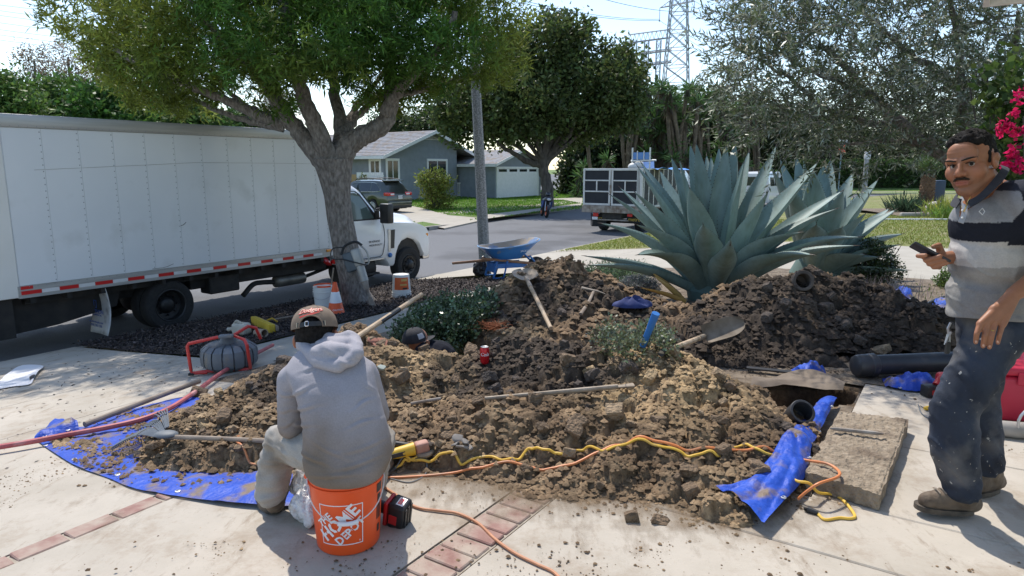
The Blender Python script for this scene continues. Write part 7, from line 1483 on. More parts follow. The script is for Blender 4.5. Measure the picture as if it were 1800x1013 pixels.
def shovel(label,a,b,face,bl=0.30,bw=0.22,hm=m_wooda,r=0.017,band=None,bm_=None,tip=None):
    """a = handle end, b = where the blade starts, blade continues; face = direction the dish opens"""
    a,b = Vector(a),Vector(b); d = (b-a).normalized(); t = thing('shovel',label,'shovel',b); z = Vector(face); z = (z - d*z.dot(d)).normalized(); x = d.cross(z); d2 = d if tip is None else (Vector(tip)-b).normalized(); z2 = Vector(face); z2 = (z2 - d2*z2.dot(d2)).normalized(); x2 = d2.cross(z2)
    M = Matrix(((x2.x,d2.x,z2.x,b.x),(x2.y,d2.y,z2.y,b.y),(x2.z,d2.z,z2.z,b.z),(0,0,0,1)))
    so = b - d*0.22; part('handle',handle(MB(),a,so,r,r*1.15),hm,t,world=True); part('socket',MB().tube([so - d*0.02,b + d*0.03,b + d*0.12 + z*(-0.006)],[r*1.35,r*1.1,0.004],10),bm_ or m_steelw,t,world=True); part('blade',shovel_blade(M,bl,bw),bm_ or m_steelw,t,50,world=True,label=None)
    if band: part('grip_band',MB().tube([a.lerp(b,band[0]),a.lerp(b,band[1])],[r*1.12]*2,10),m_black,t,world=True)
    return t
p1 = GD(968,592); p2 = GD(926,505); shovel('long handled shovel lying blade up on the rear heap with its blade on the crest',p1 + Vector((0,-.02,0.05)),p2 + Vector((0.0,-0.02,0.07)),(0.05,-0.55,0.8),0.26,0.29,m_wooda,0.019)
p1 = GD(1160,630); p2 = AY(1238,591,GD(1238,600).y - .16); p3_ = AY(1314,566,p2.y + .02); shovel('round point shovel lying on the right heap beside the blue pipe',p1 + Vector((0,-.03,.04)),p2,(-0.35,-0.75,0.55),(p3_-p2).length*.92,0.19,m_wooda,0.018,(0.0,0.12),pm('muddy_steel',(0.10,0.075,0.05),(0.26,0.21,0.155),rough=.8,scale=9),p3_)
a = AT(741,518,6.0); b = GD(622,603) + Vector((0,0.0,0.02)); d = (b-a).normalized(); t = thing('shovel','shovel with a black banded wooden handle stuck in the left heap behind the hoodie man','shovel',b); part('handle',handle(MB(),a,b + d*0.25,0.019,0.021),m_wooda,t,world=True); part('grip_band',MB().tube([a.lerp(b,.38),a.lerp(b,.66)],0.0215,10),m_black,t,world=True)
z = Vector((0,-.6,.8)); z = (z - d*z.dot(d)).normalized(); x = d.cross(z); q = b + d*0.22; part('blade',shovel_blade(Matrix(((x.x,d.x,z.x,q.x),(x.y,d.y,z.y,q.y),(x.z,d.z,z.z,q.z),(0,0,0,1)))),m_steelw,t,50,world=True)
a,b = G(150,757),G(352,688); solo('wooden_pole',handle(MB(),a + Vector((0,0,.045)),b + Vector((0,0,.09)),0.021),m_woodg,'weathered wooden pole lying on the blue tarpaulin behind the red hose','pole',a)
# leaf rake
ra,rb_ = GD(470,797),GD(300,786); rk = thing('leaf_rake','black plastic leaf rake lying with its fan on the blue tarpaulin','rake',rb_); part('handle',handle(MB(),ra + Vector((0,0,.06)),rb_ + Vector((0,0,.06)),0.014),m_woodg,rk,world=True)
e0,e1 = G(202,803),G(298,769); tip0 = G(238,775); hc = rb_ + Vector((0,0,.06)); tn_ = MB(); rib = []
for k in range(25):
    f_ = k/24; o = e0.lerp(e1,f_) + Vector((-0.075,0.05,0))*math.sin(f_*PI)*1.0; o.z = float(surf(o.x,o.y,2)[0]) + 0.045; mid = hc.lerp(o,0.55) + Vector((0,0,0.055)); P = bez([hc.lerp(o,0.25) + Vector((0,0,.02)),mid,o + Vector((0,0,0.02)),o + (o-hc).normalized()*0.015 - Vector((0,0,.006))],4)
    part('tine',MB().tube(P,0.0042,5),m_grey,rk,world=True); rib.append(mid)
part('cross_rib',MB().tube(rib,0.006,6),m_black,rk,world=True); part('rake_head',MB().sph(hc + Vector((-.02,0,.015)),(.07,.05,.02),12,8),m_grey,rk,world=True)
# digging bar
a,b = GD(852,707),GD(1085,698); a.z += 0.02; b.z = max(b.z,a.z) + 0.03; d = (b-a).normalized(); dbar = thing('digging_bar','long pale digging bar with a flattened end lying across the near heap','bar',a)
part('shaft',MB().tube([a,a.lerp(b,.5),b],[.012,.014,.016],10),m_steelw,dbar,world=True); part('blade',MB().tube([b - d*.02,b + d*.05,b + d*.10],[.016,.023,.030],10,flat=0.45),m_steelw,dbar,world=True)
a,b = GD(722,717),GD(775,711); solo('iron_rod',handle(MB(),a + Vector((0,0,.02)),b + Vector((0,0,.03)),0.011),m_rust,'short dark iron rod half buried left of the digging bar','rod',a)
# mattock
h0 = GD(1043,520) + Vector((0,-.02,.05)); h1 = GD(1020,561) + Vector((0,-.02,.04)); mk_ = thing('mattock','small mattock with a short wooden handle lying on the rear heap','mattock',h0); part('handle',MB().tube(bez([h0,h0.lerp(h1,.5) + Vector((.012,0,0)),h1],5),[.016]*5 + [.019]*6,10,flat=0.8),m_woodg,mk_,world=True)
part('head',MB().tube([h0 + Vector((-.13,.0,.035)),h0 + Vector((-.05,0,.02)),h0 + Vector((.04,0,0)),h0 + Vector((.12,0,-.03))],[.034,.022,.02,.012],10,flat=0.5),m_steelw,mk_,world=True)
# blue pipe
b = GD(1129,612) + Vector((0,-.05,.0)); a = AY(1153,551,b.y - .08); solo('blue_pipe',MB().tube([b - (a-b)*0.1,b.lerp(a,.45),b.lerp(a,.5),a],[.022,.022,.023,.026],14),m_blue,'scuffed blue pipe sticking up from the dirt in front of the agave','pipe',b)
# ---- pipes and slab on the right
e = GD(1404,742); ep = thing('pipe_elbow','black pipe elbow with its open socket facing up, beside the tarpaulin strip','pipe',e); dr = Vector((0.02,-0.75,0.62)).normalized(); c = e + Vector((0,-.02,.055))
Mx = dr.to_track_quat('Z','Y').to_matrix().to_4x4(); Mx.translation = c; part('socket',MB().lathe([(.066,-.12),(.072,-.06),(.074,-.05),(.074,.03),(.071,.034),(.060,.034),(.058,.03),(.058,-.09),(.001,-.09)],32,Mx),m_abs,ep,world=True); part('bend',MB().tube(bez([c - dr*.10,c - dr*.18 + Vector((0,0,-.02)),c - dr*.2 + Vector((.02,.05,-.12))],5),0.062,20),m_abs,ep,world=True)
a,b = GD(1502,664),G(1720,655); a.z = zg(a.x,a.y) + 0.095; b.z = 0.10; b = b + (b-a)*0.35; d = (b-a).normalized(); bp_ = thing('drain_pipe','long fat black drain pipe with a coupling lying behind the standing man','pipe',a)
part('pipe',MB().tube([a + d*.1,b],.078,28),m_abs,bp_,world=True); Mx = d.to_track_quat('Z','Y').to_matrix().to_4x4(); Mx.translation = a; part('coupling',MB().lathe([(.001,-.012),(.06,-.01),(.078,.0),(.086,.02),(.088,.1),(.092,.105),(.092,.15),(.088,.155),(.08,.157)],32,Mx),m_abs,bp_,world=True)
m_slab = pm('broken_slab',(0.20,0.155,0.105),(0.36,0.29,0.21),rough=0.95,scale=22,bump=1.0,bscale=55,dist=0.02,c3=(0.15,0.11,0.075),s3=4,w3=(0.5,0.66))
q4 = [ZP(1476,721,.10),ZP(1597,737,.085),ZP(1548,869,.085),ZP(1416,826,.10)]
def slabf(u,v):
    p = (q4[0]*(1-u) + q4[1]*u)*(1-v) + (q4[3]*(1-u) + q4[2]*u)*v; e = min(u,1-u,v,1-v); k = 0.012*(fbm(np.array([p.x*12]),np.array([p.y*12]),0.,5)[0]-0.5) + 0.010*(fbm(np.array([p.x*60]),np.array([p.y*60]),0.,3)[0]-0.5)
    jit = Vector((noise.noise(Vector((u*9,v*9,1.)))*0.012,noise.noise(Vector((u*9,v*9,5.)))*0.012,0)) if e < 0.001 else Vector()
    return p + jit + Vector((0,0,2.0*k - (0.006 if e < 0.02 else 0)))
mb = MB(); n1,n2 = 60,70; mb.grid(slabf,n1,n2); rim = [i for i in range(n1+1)] + [j*(n1+1)+n1 for j in range(1,n2+1)] + [n2*(n1+1)+i for i in range(n1-1,-1,-1)] + [j*(n1+1) for j in range(n2-1,0,-1)]
bs = len(mb.v); mb.v += [(mb.v[i][0]*1.0,mb.v[i][1]*1.0,0.003) for i in rim]; R_n = len(rim); mb.f += [(rim[i],bs+i,bs+(i+1) % R_n,rim[(i+1) % R_n]) for i in range(R_n)]
solo('concrete_slab',mb,m_slab,'broken out slab of rough concrete lying upside down on the walkway','slab',(q4[0]+q4[2])/2,recalc=True)
a,b = ZP(1459,753,.125),ZP(1553,763,.113); solo('chisel_bit',MB().tube([a,a.lerp(b,.1),a.lerp(b,.85),b],[.004,.012,.012,.006],8),m_rust,'steel chisel bit lying on the rough concrete slab','chisel',a)
# drill, screwdriver, wires, red case
dp = G(1640,697); dr_ = thing('cordless_drill','cordless drill lying on its battery behind the standing man\'s shin','power tool',M=M_T(dp.x,dp.y,0.0) @ M_R(0.1,'Z'))
part('battery',MB().rbox((-.075,-.045,0.002),(.075,.045,.085),.012,2),m_black,dr_); part('battery_label',MB().rbox((-.045,-.0475,.025),(.035,-.0455,.06),.001,1),m_mred,dr_); part('handle',MB().tube([(0.02,0,.08),(.06,.02,.12),(.12,.05,.13)],[.03,.025,.028],12),m_mred,dr_); part('motor_housing',MB().rbox((.08,0,.06),(.22,.12,.15),.03,3),m_mred,dr_)
sp = G(1637,722); sd_ = thing('screwdriver','amber handled screwdriver lying on the concrete by the drill','screwdriver',sp); part('grip',MB().tube([sp + Vector((-.05,0,.016)),sp + Vector((-.03,0,.018)),sp + Vector((.04,.01,.016)),sp + Vector((.05,.01,.016))],[.010,.016,.015,.008],8),m_yelp,sd_,world=True); part('shank',MB().tube([sp + Vector((.05,.01,.016)),sp + Vector((.15,.02,.012))],.004,6),m_steelw,sd_,world=True)
cord('loose_wire','thin bent grey wires lying left of the standing man\'s shin',[(1614,712),(1620,728),(1636,738),(1655,742)],.004,m_grey,'wire',f=G); cord('loose_wire','second thin wire strand crossing the bent grey wires',[(1618,714),(1632,724),(1648,736),(1662,744)],.003,m_grey,'wire',f=G)
rb0 = ZP(1764,752,0.0); rbx = thing('tool_case','bright red plastic case at the right edge behind the walking man\'s leg','case',M=M_T(rb0.x+0.02,rb0.y+0.12,0.0) @ M_R(-0.25,'Z'))
part('body',MB().rbox((0,0,0.0),(.62,.45,.30),.03,3),m_redbox,rbx); part('lid',MB().rbox((-.008,-.008,.303),(.628,.458,.36),.02,3),m_redbox,rbx); part('latch',MB().rbox((.1,-.02,.25),(.18,-.009,.33),.005,1),m_redbox,rbx)
gt0 = G(1785,770); gtl = thing('grey_fitting','dusty grey hose fitting lying in front of the red case','hose fitting',gt0); part('barrel',MB().tube([gt0 + Vector((-.12,.05,.05)),gt0 + Vector((0,0,.05)),gt0 + Vector((.2,-.02,.05))],[.045,.05,.042],16),pm('dusty_grey',(0.25,0.23,0.2),(0.36,0.33,0.3),rough=0.8,scale=9),gtl,world=True)
P = [gt0 + Vector((.08 + .10*math.cos(a),-.03,.105 + .10*math.sin(a))) for a in np.linspace(2.0,7.5,18)]; part('hose_loop',MB().tube(P,.008,8),m_silver,gtl,world=True)
# pit lining, black strip, hose arc, shards
m_cloth = pm('brown_cloth',(0.13,0.10,0.075),(0.22,0.175,0.13),rough=0.95,scale=6,bump=0.5)
lo = edge_curve([(1318,690),(1350,684),(1395,680),(1440,688),(1482,690)],0,G); hi = edge_curve([(1322,678),(1355,672),(1400,668),(1445,676),(1486,683)],0,G)
def clf(u,v):
    p = lo(u).lerp(hi(u),v*1.6-0.1); return (p.x,p.y,zg(p.x,p.y) + 0.035 + 0.03*math.sin(u*7 + v*3)*v + 0.02*float(fbm(np.array([p.x*9]),np.array([p.y*9]))[0]) - 0.10*max(0,0.25-v))
solo('ground_cloth',MB().grid(clf,40,10),m_cloth,'muddy brown ground cloth draped at the back rim of the pit','cloth',lo(.5))
a,b = G(1312,652),G(1392,660); solo('black_strip',MB().box((0,-.03,0),((b-a).length,.03,.012),frame(a + Vector((0,0,.02)),b-a)),m_black,'black plastic strip lying flat behind the pit','strip',a)
cord('black_hose','black drip hose arching out of the ground right of the heap',[(1618,560),(1630,545),(1655,534),(1680,531)],.012,m_black,'hose',dz=0.08,f=G)
def shard(label,u,v,r,mat,name='shard',flat=0.3,rz=0.0,f=GD,cat=None,dz=.01):
    p = f(u,v); bm = bmesh.new(); bmesh.ops.create_icosphere(bm,subdivisions=2,radius=1); 
    for vv in bm.verts:
        vv.co *= 1 + 0.35*noise.noise(vv.co*1.7 + Vector((u,v,0))); vv.co.z = max(-.5,min(.5,vv.co.z))
    mb = MB().bm(bm,Matrix.Translation(p + Vector((0,0,dz + r*flat*.4))) @ Euler((0.5,0.15,rz)).to_matrix().to_4x4() @ Matrix.Diagonal((r,r*.75,r*flat,1))); return solo(name,mb,mat,label,cat or name.replace('_',' '),p)
m_terra = pm('terracotta_shard',(0.30,0.12,0.08),(0.38,0.17,0.11),rough=0.9,scale=8)
shard('reddish brick shard lying on top of the left heap',669,611,.075,m_terra,'brick_shard',.4,.4); shard('smaller reddish shard above the larger brick shard',655,602,.04,m_terra,'brick_shard',.4,.2)
m_shale = pm('grey_flake',(0.16,0.145,0.13),(0.26,0.24,0.215),rough=0.8,scale=9)
for k,(u,v,r) in enumerate(((805,775,.035),(818,782,.03),(812,792,.04),(800,786,.028),(825,795,.025))): shard(('leftmost of five','topmost of five','lowest of five','second lowest of five','rightmost of five')[k] + ' grey flakes clustered in the dark front of the heap',u,v,r,m_shale,'stone_flake',.35,k*1.3)['group'] = 'grey flakes in the heap'
shard('white scrap of paper on the tan front of the heap',1168,744,.022,m_whtape,'paper_scrap',.12,1.2); shard('grey green lump beside the hoodie man\'s shoulder',671,652,.03,pm('pale_green',(0.35,0.38,0.33),None,rough=.8),'stone',.7,.3)
rp = GD(866,583); rn_ = MB(); rs_ = random.Random(4)
for k in range(60):
    a = rp + Vector((rs_.gauss(0,.05),rs_.gauss(0,.04),.02)); rn_.tube(bez([a,a + Vector((rs_.gauss(0,.06),rs_.gauss(0,.05),rs_.uniform(.0,.07))),a + Vector((rs_.gauss(0,.09),rs_.gauss(0,.06),rs_.uniform(-.02,.06)))],3),.003,4,False)
rt = thing('root_ball','rust coloured tangle of fine roots on the face of the rear heap','roots',rp); part('roots',rn_,pm('rusty_root',(0.27,0.08,0.03),(0.36,0.13,0.05),rough=.9),rt,world=True,kind='stuff')
# can
cpn = GD(852,641); cpn.z = zd(cpn.x,cpn.y); can = thing('drink_can','red drink can standing in the hollow between the heaps','can',cpn + Vector((0,0,.005))); m_canr = pm('can_red',(0.52,0.012,0.02),None,rough=0.25,metal=0.3)
part('can_body',MB().lathe([(.001,.004),(.024,0),(.028,.004),(.033,.012),(.033,.102),(.027,.117),(.0265,.119)],24),m_canr,can); part('can_top',MB().lathe([(.0265,.119),(.027,.122),(.024,.121),(.023,.117),(.001,.117)],24),m_silver,can)
T = text_mb('Cola',0.034,0,.0006,'CENTER',.25); a0 = math.atan2(-cpn.y,-cpn.x); part('lettering',(lambda mb: mb.add([(.0335*math.cos(a0 + x/.033),.0335*math.sin(a0 + x/.033),.072 + y) for x,y,z in T.v],T.f))(MB()),m_wht,can,0)
# blue cap, pipe stub on the right heap
cb = GD(1112,540); solo('navy_cap',MB().grid(lambda u,v: (cb.x + (.17 + .02*math.sin(u*19))*math.cos(u*2*PI)*math.cos(v*PI/2)*(1.15),cb.y + .11*math.sin(u*2*PI)*math.cos(v*PI/2),cb.z + .0 + (.075 + .02*math.sin(u*12.6) + .02*math.sin(u*31 + v*5))*math.sin(v*PI/2)),28,8),pm('navy_cloth',(0.02,0.03,0.11),(0.03,0.05,0.17),rough=.85,scale=9),'crumpled navy blue cap lying in front of the grey lavender cotton bush','cap',cb,recalc=True)
pf = GD(1410,508); dr = Vector((-.15,-.9,.25)).normalized(); Mx = dr.to_track_quat('Z','Y').to_matrix().to_4x4(); Mx.translation = pf + Vector((0,.02,.07)); m_clay = pm('old_clay_pipe',(0.07,0.055,0.045),(0.15,0.12,0.10),rough=.9,scale=8,bump=.5)
solo('pipe_stub',MB().lathe([(.085,-.16),(.085,-.02),(.10,-.01),(.10,.06),(.095,.066),(.072,.066),(.068,.06),(.068,-.12),(.001,-.12)],28,Mx),m_clay,'short old clay pipe stub on top of the right heap under the agave','pipe',pf)
# ---- things on the mulch
mz_ = lambda u,v,dz=0.03: G(u,v,dz)
b1 = mz_(706,521); wb = pail('upturned_bucket','white bucket with an orange label standing upside down on the mulch right of the tree',b1,m_whitep,M=M_T(b1.x,b1.y,b1.z + 0.37) @ M_R(PI,'X'),group=None)
lab_a = math.atan2(-b1.y,-b1.x); lm = MB(); zz = lambda h: 0.37 - h
def on_pail(lo,hi,off=0.0015):
    o = MB(); n = 10
    for i in range(n+1):
        for h in (lo[1],hi[1]):
            a = -(lab_a) - (lo[0] + (hi[0]-lo[0])*i/n)/0.145; r = 0.134 + 0.02*max(0,min(1,(zz(h)-.008)/.28)) + off; o.v.append((r*math.cos(a),r*math.sin(a),zz(h)))
    o.f = [(2*i,2*i+2,2*i+3,2*i+1) for i in range(n)]; return o
m_olab = pm('orange_label',(0.62,0.10,0.02),(0.68,0.13,0.03),rough=.5,scale=9); m_ylab = pm('label_cream',(0.60,0.40,0.12),None,rough=.5)
part('label',on_pail((-.12,.13),(.13,.33)),m_olab,wb,0); part('label_print',on_pail((.0,.27),(.10,.31),.0022),m_ylab,wb,0); part('label_print',on_pail((.02,.14),(.10,.165),.0022),m_printk,wb,0); part('label_print',on_pail((-.02,.20),(.09,.225),.0022),m_ylab,wb,0)
b2 = mz_(571,546); ob_ = pail('orange_bucket','orange bucket standing behind the white bucket left of the tree',b2 + Vector((-.05,.22,-.01)),m_orange); part('tool_handle',MB().tube([(0.05,0,.03),(.14,.05,.62)],.012,8),m_steelw,ob_,label='grey tool handle sticking out of the bucket')
wb2 = pail('white_bucket','white bucket with dried residue round its rim standing beside the traffic cone',b2,m_whitep); part('dried_residue',MB().lathe([(.001,.30),(.144,.30)],24),pm('dry_mortar',(0.45,0.36,0.24),(0.55,0.47,0.34),rough=.9),wb2); part('bail',MB().tube([(.162*math.cos(a),-.06*math.sin(a)-.14*math.sin(a),.32 - .12*math.sin(a)) for a in np.linspace(0,PI,14)],.003,6),m_silver,wb2)
b3 = mz_(591,552); cn = thing('traffic_cone','orange traffic cone with a white collar beside the white bucket','cone',b3); m_cone = pm('cone_orange',(0.80,0.10,0.015),None,rough=.45)
part('cone_body',MB().lathe([(.125,.02),(.118,.03),(.027,.455),(.024,.46),(.018,.455),(.001,.455)],28),m_cone,cn); part('reflective_collar',MB().lathe([(.0893,.17),(.0900,.171),(.0568,.325),(.056,.326)],28),m_wht,cn); part('base',MB().rbox((-.17,-.17,0),(.17,.17,.024),.015,2,M_R(.5,'Z')),m_rubber,cn)
T = text_mb('CAUTION',.032,0,.0005); a0 = math.atan2(-b3.y,-b3.x) + .25; part('lettering',(lambda mb: mb.add([((.126-.0 - .2178*(.075 + y))*math.cos(a0 + x/.105),(.126 - .2178*(.075+y))*math.sin(a0 + x/.105),.075 + y) for x,y,z in T.v],T.f))(MB()),m_wht,cn,0)
# demolition hammer leaning on the trunk
j0,j1 = AT(654,532,10.35),AT(622,436,10.35); j0.z = zg(j0.x,j0.y) + .05; d = (j1-j0); Lh = d.length; d.normalize(); jh = thing('demolition_hammer','grey demolition hammer with a spade bit leaning against the tree trunk','power tool',M=frame(j0,Vector((0,-1,0)).cross(d) * -1,d)); m_jg = pm('hammer_grey',(0.06,0.075,0.085),(0.11,0.13,0.14),rough=.5,scale=6); m_jl = pm('hammer_alloy',(0.32,0.31,0.28),(0.42,0.41,0.38),rough=.5,metal=.4,scale=6)
part('chisel',MB().tube([(0,0,.10),(0,0,.26)],.018,10).prism([(-.05,-.04),(.05,-.04),(.03,.11),(-.03,.11)],-.008,.008),m_rust,jh); part('nose',MB().tube([(0,0,.24),(0,0,.34),(0,0,.38)],[.035,.05,.06],14),m_rust,jh); part('barrel',MB().tube([(0,0,.37),(0,0,.62)],[.062,.07],16),m_jl,jh); part('motor',MB().rbox((-.20,-.07,.56),(-.03,.07,.86),.03,3),m_jg,jh); part('housing',MB().rbox((-.06,-.075,.60),(.08,.075,.88),.03,3),m_jl,jh)
part('grip',MB().tube(bez([(-.22,0,.86),(-.12,0,.97),(.05,0,.98),(.13,0,.90)],5),.02,8),m_black,jh); part('side_frame',MB().tube(bez([(.10,0,.92),(.17,0,.78),(.15,0,.62),(.08,0,.60)],5),.014,8),m_jl,jh); part('cable',MB().tube(bez([(-.12,-.03,.95),(-.30,-.05,.98),(-.36,-.05,.85),(-.20,-.09,.78),(.0,-.10,.66),(.14,-.08,.58)],6),.009,6),m_black,jh)
# reel with red frame
r0 = G(405,648); r0.z = zg(r0.x,r0.y); rr = thing('camera_reel','grey drum reel in a red tubular frame standing at the edge of the mulch','reel',M=M_T(*r0) @ M_R(0.18,'Z'))
tb0 = [(-.30,-.14,.02),(-.31,-.15,.30),(-.10,-.13,.34)]; part('frame_tube',MB().tube([(-.17,-.17,.02),(-.30,-.17,.02),(-.31,-.17,.05),(-.325,-.17,.28),(-.31,-.17,.305),(-.06,-.12,.345)],.016,8),m_redp,rr); part('frame_tube',MB().tube([(-.29,-.17,.022),(-.16,-.16,.03),(.20,-.16,.03)],.016,8),m_redp,rr); part('frame_tube',MB().tube([(.22,-.17,.02),(.20,-.17,.27),(.17,-.12,.31),(.06,-.06,.34),(.18,.05,.40),(.24,.10,.37),(.27,.14,.25)],.016,8),m_redp,rr)
dm = MB(); 
for k in range(16):
    a0_,a1_ = 2*PI*k/16,2*PI*(k+.86)/16; dm.lathe([(.001,.02),(.20,.02),(.25,.06),(.26,.10),(.26,.17),(.25,.21),(.20,.25),(.08,.26)],3,M_T(.0,0,0),a0_,a1_)
dm.lathe([(.001,.03),(.19,.03),(.24,.07),(.25,.16),(.19,.24),(.07,.245)],32); part('drum',dm,m_grey,rr,30); part('hub',MB().lathe([(.08,.25),(.075,.30),(.05,.33),(.001,.335)],16),m_grey,rr); part('handle_grip',MB().rbox((-.06,-.14,.33),(.07,-.06,.36),.012,2),m_grey,rr)
for y in (-.17,): part('foot',MB().rbox((-.335,y-.02,0),(-.28,y+.02,.025),.006,1),m_black,rr)
# jug, broom, pipe offcut
jg = mz_(423,588); jt = thing('plastic_jug','grubby translucent plastic jug lying on the mulch','jug',M=M_T(*jg) @ M_R(-.3,'Z')); m_jug = pm('grubby_plastic',(0.42,0.38,0.30),(0.58,0.55,0.48),rough=.5,scale=7,c3=(0.28,0.2,0.12),s3=9)
part('jug_body',MB().rbox((-.09,-.07,.0),(.12,.08,.15),.035,3),m_jug,jt); part('neck',MB().tube([(-.08,0,.07),(-.13,0,.06),(-.16,0,.055)],[.05,.025,.024],12),m_jug,jt); part('cap',MB().cyl((-.16,0,.055),(-.185,0,.05),.028,None,12),m_jug,jt); part('jug_handle',MB().tube(bez([(-.07,-.03,.13),(-.02,-.03,.18),(.05,-.03,.15)],4),.014,8),m_jug,jt)
a,b = mz_(446,570),mz_(478,586); br = thing('push_broom','yellow push broom lying on the mulch with its bristles up','broom',a); m_bris = pm('yellow_bristle',(0.55,0.36,0.02),(0.66,0.47,0.05),rough=.8,scale=40,stretch=(1,1,.2),bump=.6,bscale=60); d = (b-a).normalized()
part('bristles',MB().rbox((-.02,-.03,.0),((b-a).length+.02,.045,.11),.012,2,frame(a,d)),m_bris,br,world=True); part('block',MB().rbox((-.03,.046,.02),((b-a).length+.03,.085,.09),.012,2,frame(a,d)),m_woodg,br,world=True); c = mz_(520,567); h_ = a.lerp(b,.35) + Vector((.02,.06,.06)); part('handle',handle(MB(),h_,c + Vector((0,.2,.06)),.013),m_woodg,br,world=True); part('bracket',MB().tube([h_ + Vector((.02,0,0)),h_.lerp(c,.3) + Vector((0,0,.05)),h_.lerp(c,.45)],.012,6),m_yelp,br,world=True)
a,b = mz_(452,592),mz_(478,594); d = (b-a).normalized(); Mx = d.to_track_quat('Z','Y').to_matrix().to_4x4(); Mx.translation = a + Vector((0,0,.05)); solo('pipe_offcut',MB().lathe([(.045,0),(.05,0),(.05,.17),(.045,.17),(.040,.168),(.040,.02),(.001,.02)],24,Mx),pm('beige_pipe',(0.28,0.21,0.15),(0.38,0.30,0.22),rough=.8,scale=8),'short beige pipe offcut lying in front of the yellow broom','pipe',a)
# folded paper sheet on the drive
c0 = G(30,668); ps = thing('cardboard_sheet','white curled sheet of card with a black print lying on the drive by the truck','card',c0); A_ = edge_curve([(-20,690),(20,682),(52,678),(60,668)],0,G); B_ = edge_curve([(10,662),(38,645),(74,645),(76,650)],0,G)
part('sheet',MB().grid(lambda u,v: tuple(A_(u).lerp(B_(u),v) + Vector((0,0,.012 + .05*max(0,v-.75)*4*(.25-abs(v-.875)) + .03*u*u*math.sin(v*PI)))),16,16),m_wht,ps,world=True); part('print',MB().grid(lambda u,v: tuple(A_(.55+.40*u).lerp(B_(.55+.40*u),.12 + .18*v + .05*math.sin(u*6)) + Vector((0,0,.016 + .03*(.55+.4*u)**2*math.sin((.12+.18*v)*PI)))),10,3),m_printk,ps,world=True)
A2_ = edge_curve([(-40,684),(0,677),(30,668)],0,G); B2_ = edge_curve([(-40,674),(0,670),(28,664)],0,G); part('sheet',MB().grid(lambda u,v: tuple(A2_(u).lerp(B2_(u),v) + Vector((0,0,.008))),8,3),m_wht,ps,world=True)
# ---- wheelbarrow and bag
wb0 = mz_(890,487); wv = Vector((0.86,0.5,0)).normalized(); wba = thing('wheelbarrow','blue wheelbarrow with wooden handles parked beside the light pole','wheelbarrow',M=frame((wb0.x,wb0.y,wb0.z),Vector((0.93,0.36,0))))
def tray(u,v,o=0.0):
    a = 2*PI*u; e = 3.2; c,s = math.cos(a),math.sin(a); r = (abs(c)**e + abs(s)**e)**(-1/e); X,Y = r*c,r*s; k = v
    L0,W0 = .26,.20; L1,W1 = .53,.36; x = X*(L0 + (L1-L0)*k) + .10*k*(X > 0)*X; y = Y*(W0 + (W1-W0)*k*(1 + .1*X)); z = .36 + k*(.25 + .06*X + .04*X*X) + .0*o; return (x*(1-o),y*(1-o),z + (.012 if o else 0))
part('tray',MB().grid(lambda u,v: tray(u,v),48,8).add([tray(i/48,0) for i in range(48)],[tuple(range(48))]),m_blue,wba,60,recalc=True); part('tray_lining',MB().grid(lambda u,v: tray(u,v,.03),48,8).add([tray(i/48,0,.03) for i in range(48)],[tuple(range(48))]),pm('dusty_tray',(0.30,0.26,0.22),(0.42,0.36,0.29),rough=.9,scale=4,c3=(0.16,0.25,0.42),s3=4,w3=(.5,.6)),wba,60); part('tray_rim',MB().tube([tray(i/48,1) for i in range(49)],.012,8),pm('rim_blue',(0.20,0.36,0.60),None,rough=.4),wba)
m_brwood = pm('brown_handle',(0.22,0.11,0.06),(0.34,0.19,0.11),rough=.7,scale=8)
part('handle',MB().rbox((-1.0,.17,.30),(.62,.21,.345),.006,1,M_R(-.03,'Y') @ M_R(.05,'Z')),m_brwood,wba); part('handle',MB().rbox((-.55,-.21,.30),(.75,-.17,.345),.006,1,M_R(.12,'Y') @ M_R(-.16,'Z')),m_brwood,wba)
for y in (-.2,.2):
    part('leg',MB().tube([(-.34,y*1.15,.02),(-.26,y,.33)],.022,6).tube([(-.34,y*1.15,.02),(-.14,y*1.15,.02),(-.05,y,.33)],.02,6),m_blue,wba)
    part('brace',MB().box((-.30,y-.012,.20),(.34,y+.012,.285)),m_blue,wba)
part('cross_panel',MB().box((-.32,-.2,.12),(-.30,.2,.28)),m_blue,wba); part('front_brace',MB().tube([(.62,-.08,.20),(.42,-.15,.40)],.02,6),m_blue,wba); part('front_brace',MB().tube([(.62,.08,.20),(.42,.15,.40)],.02,6),m_blue,wba)
wheel(wba,(.62,0,.18),.18,.085,.09,-1,m_whitep,0.0,4)
text_on(wba,'JACKSON',.052,Matrix(((1,0,0,.28),(0,.25,-.97,-.318),(0,.97,.25,.52),(0,0,0,1))),m_wht)
bb0 = mz_(845,489); sculpt('black_bag',[('ell',bb0 + Vector((0,.05,.16)),(.16,.12,.18)),('ell',bb0 + Vector((.05,.03,.10)),(.15,.11,.11)),('cap',bb0 + Vector((0,.05,.25)),.10,bb0 + Vector((.06,.06,.38)),.05)],.014,3,pm('bag_black',(0.010,0.010,0.012),(0.02,0.02,0.022),rough=.35,scale=8),None,disp=lambda P,N: P + N*((np.abs(fbm(P[:,0]*14,P[:,1]*14,P[:,2]*10,3)-0.5)*2-0.25)*0.04)[:,None]); tag(bpy.data.objects['black_bag'],'black rubbish bag slumped against the light pole under the wheelbarrow handle','bag')

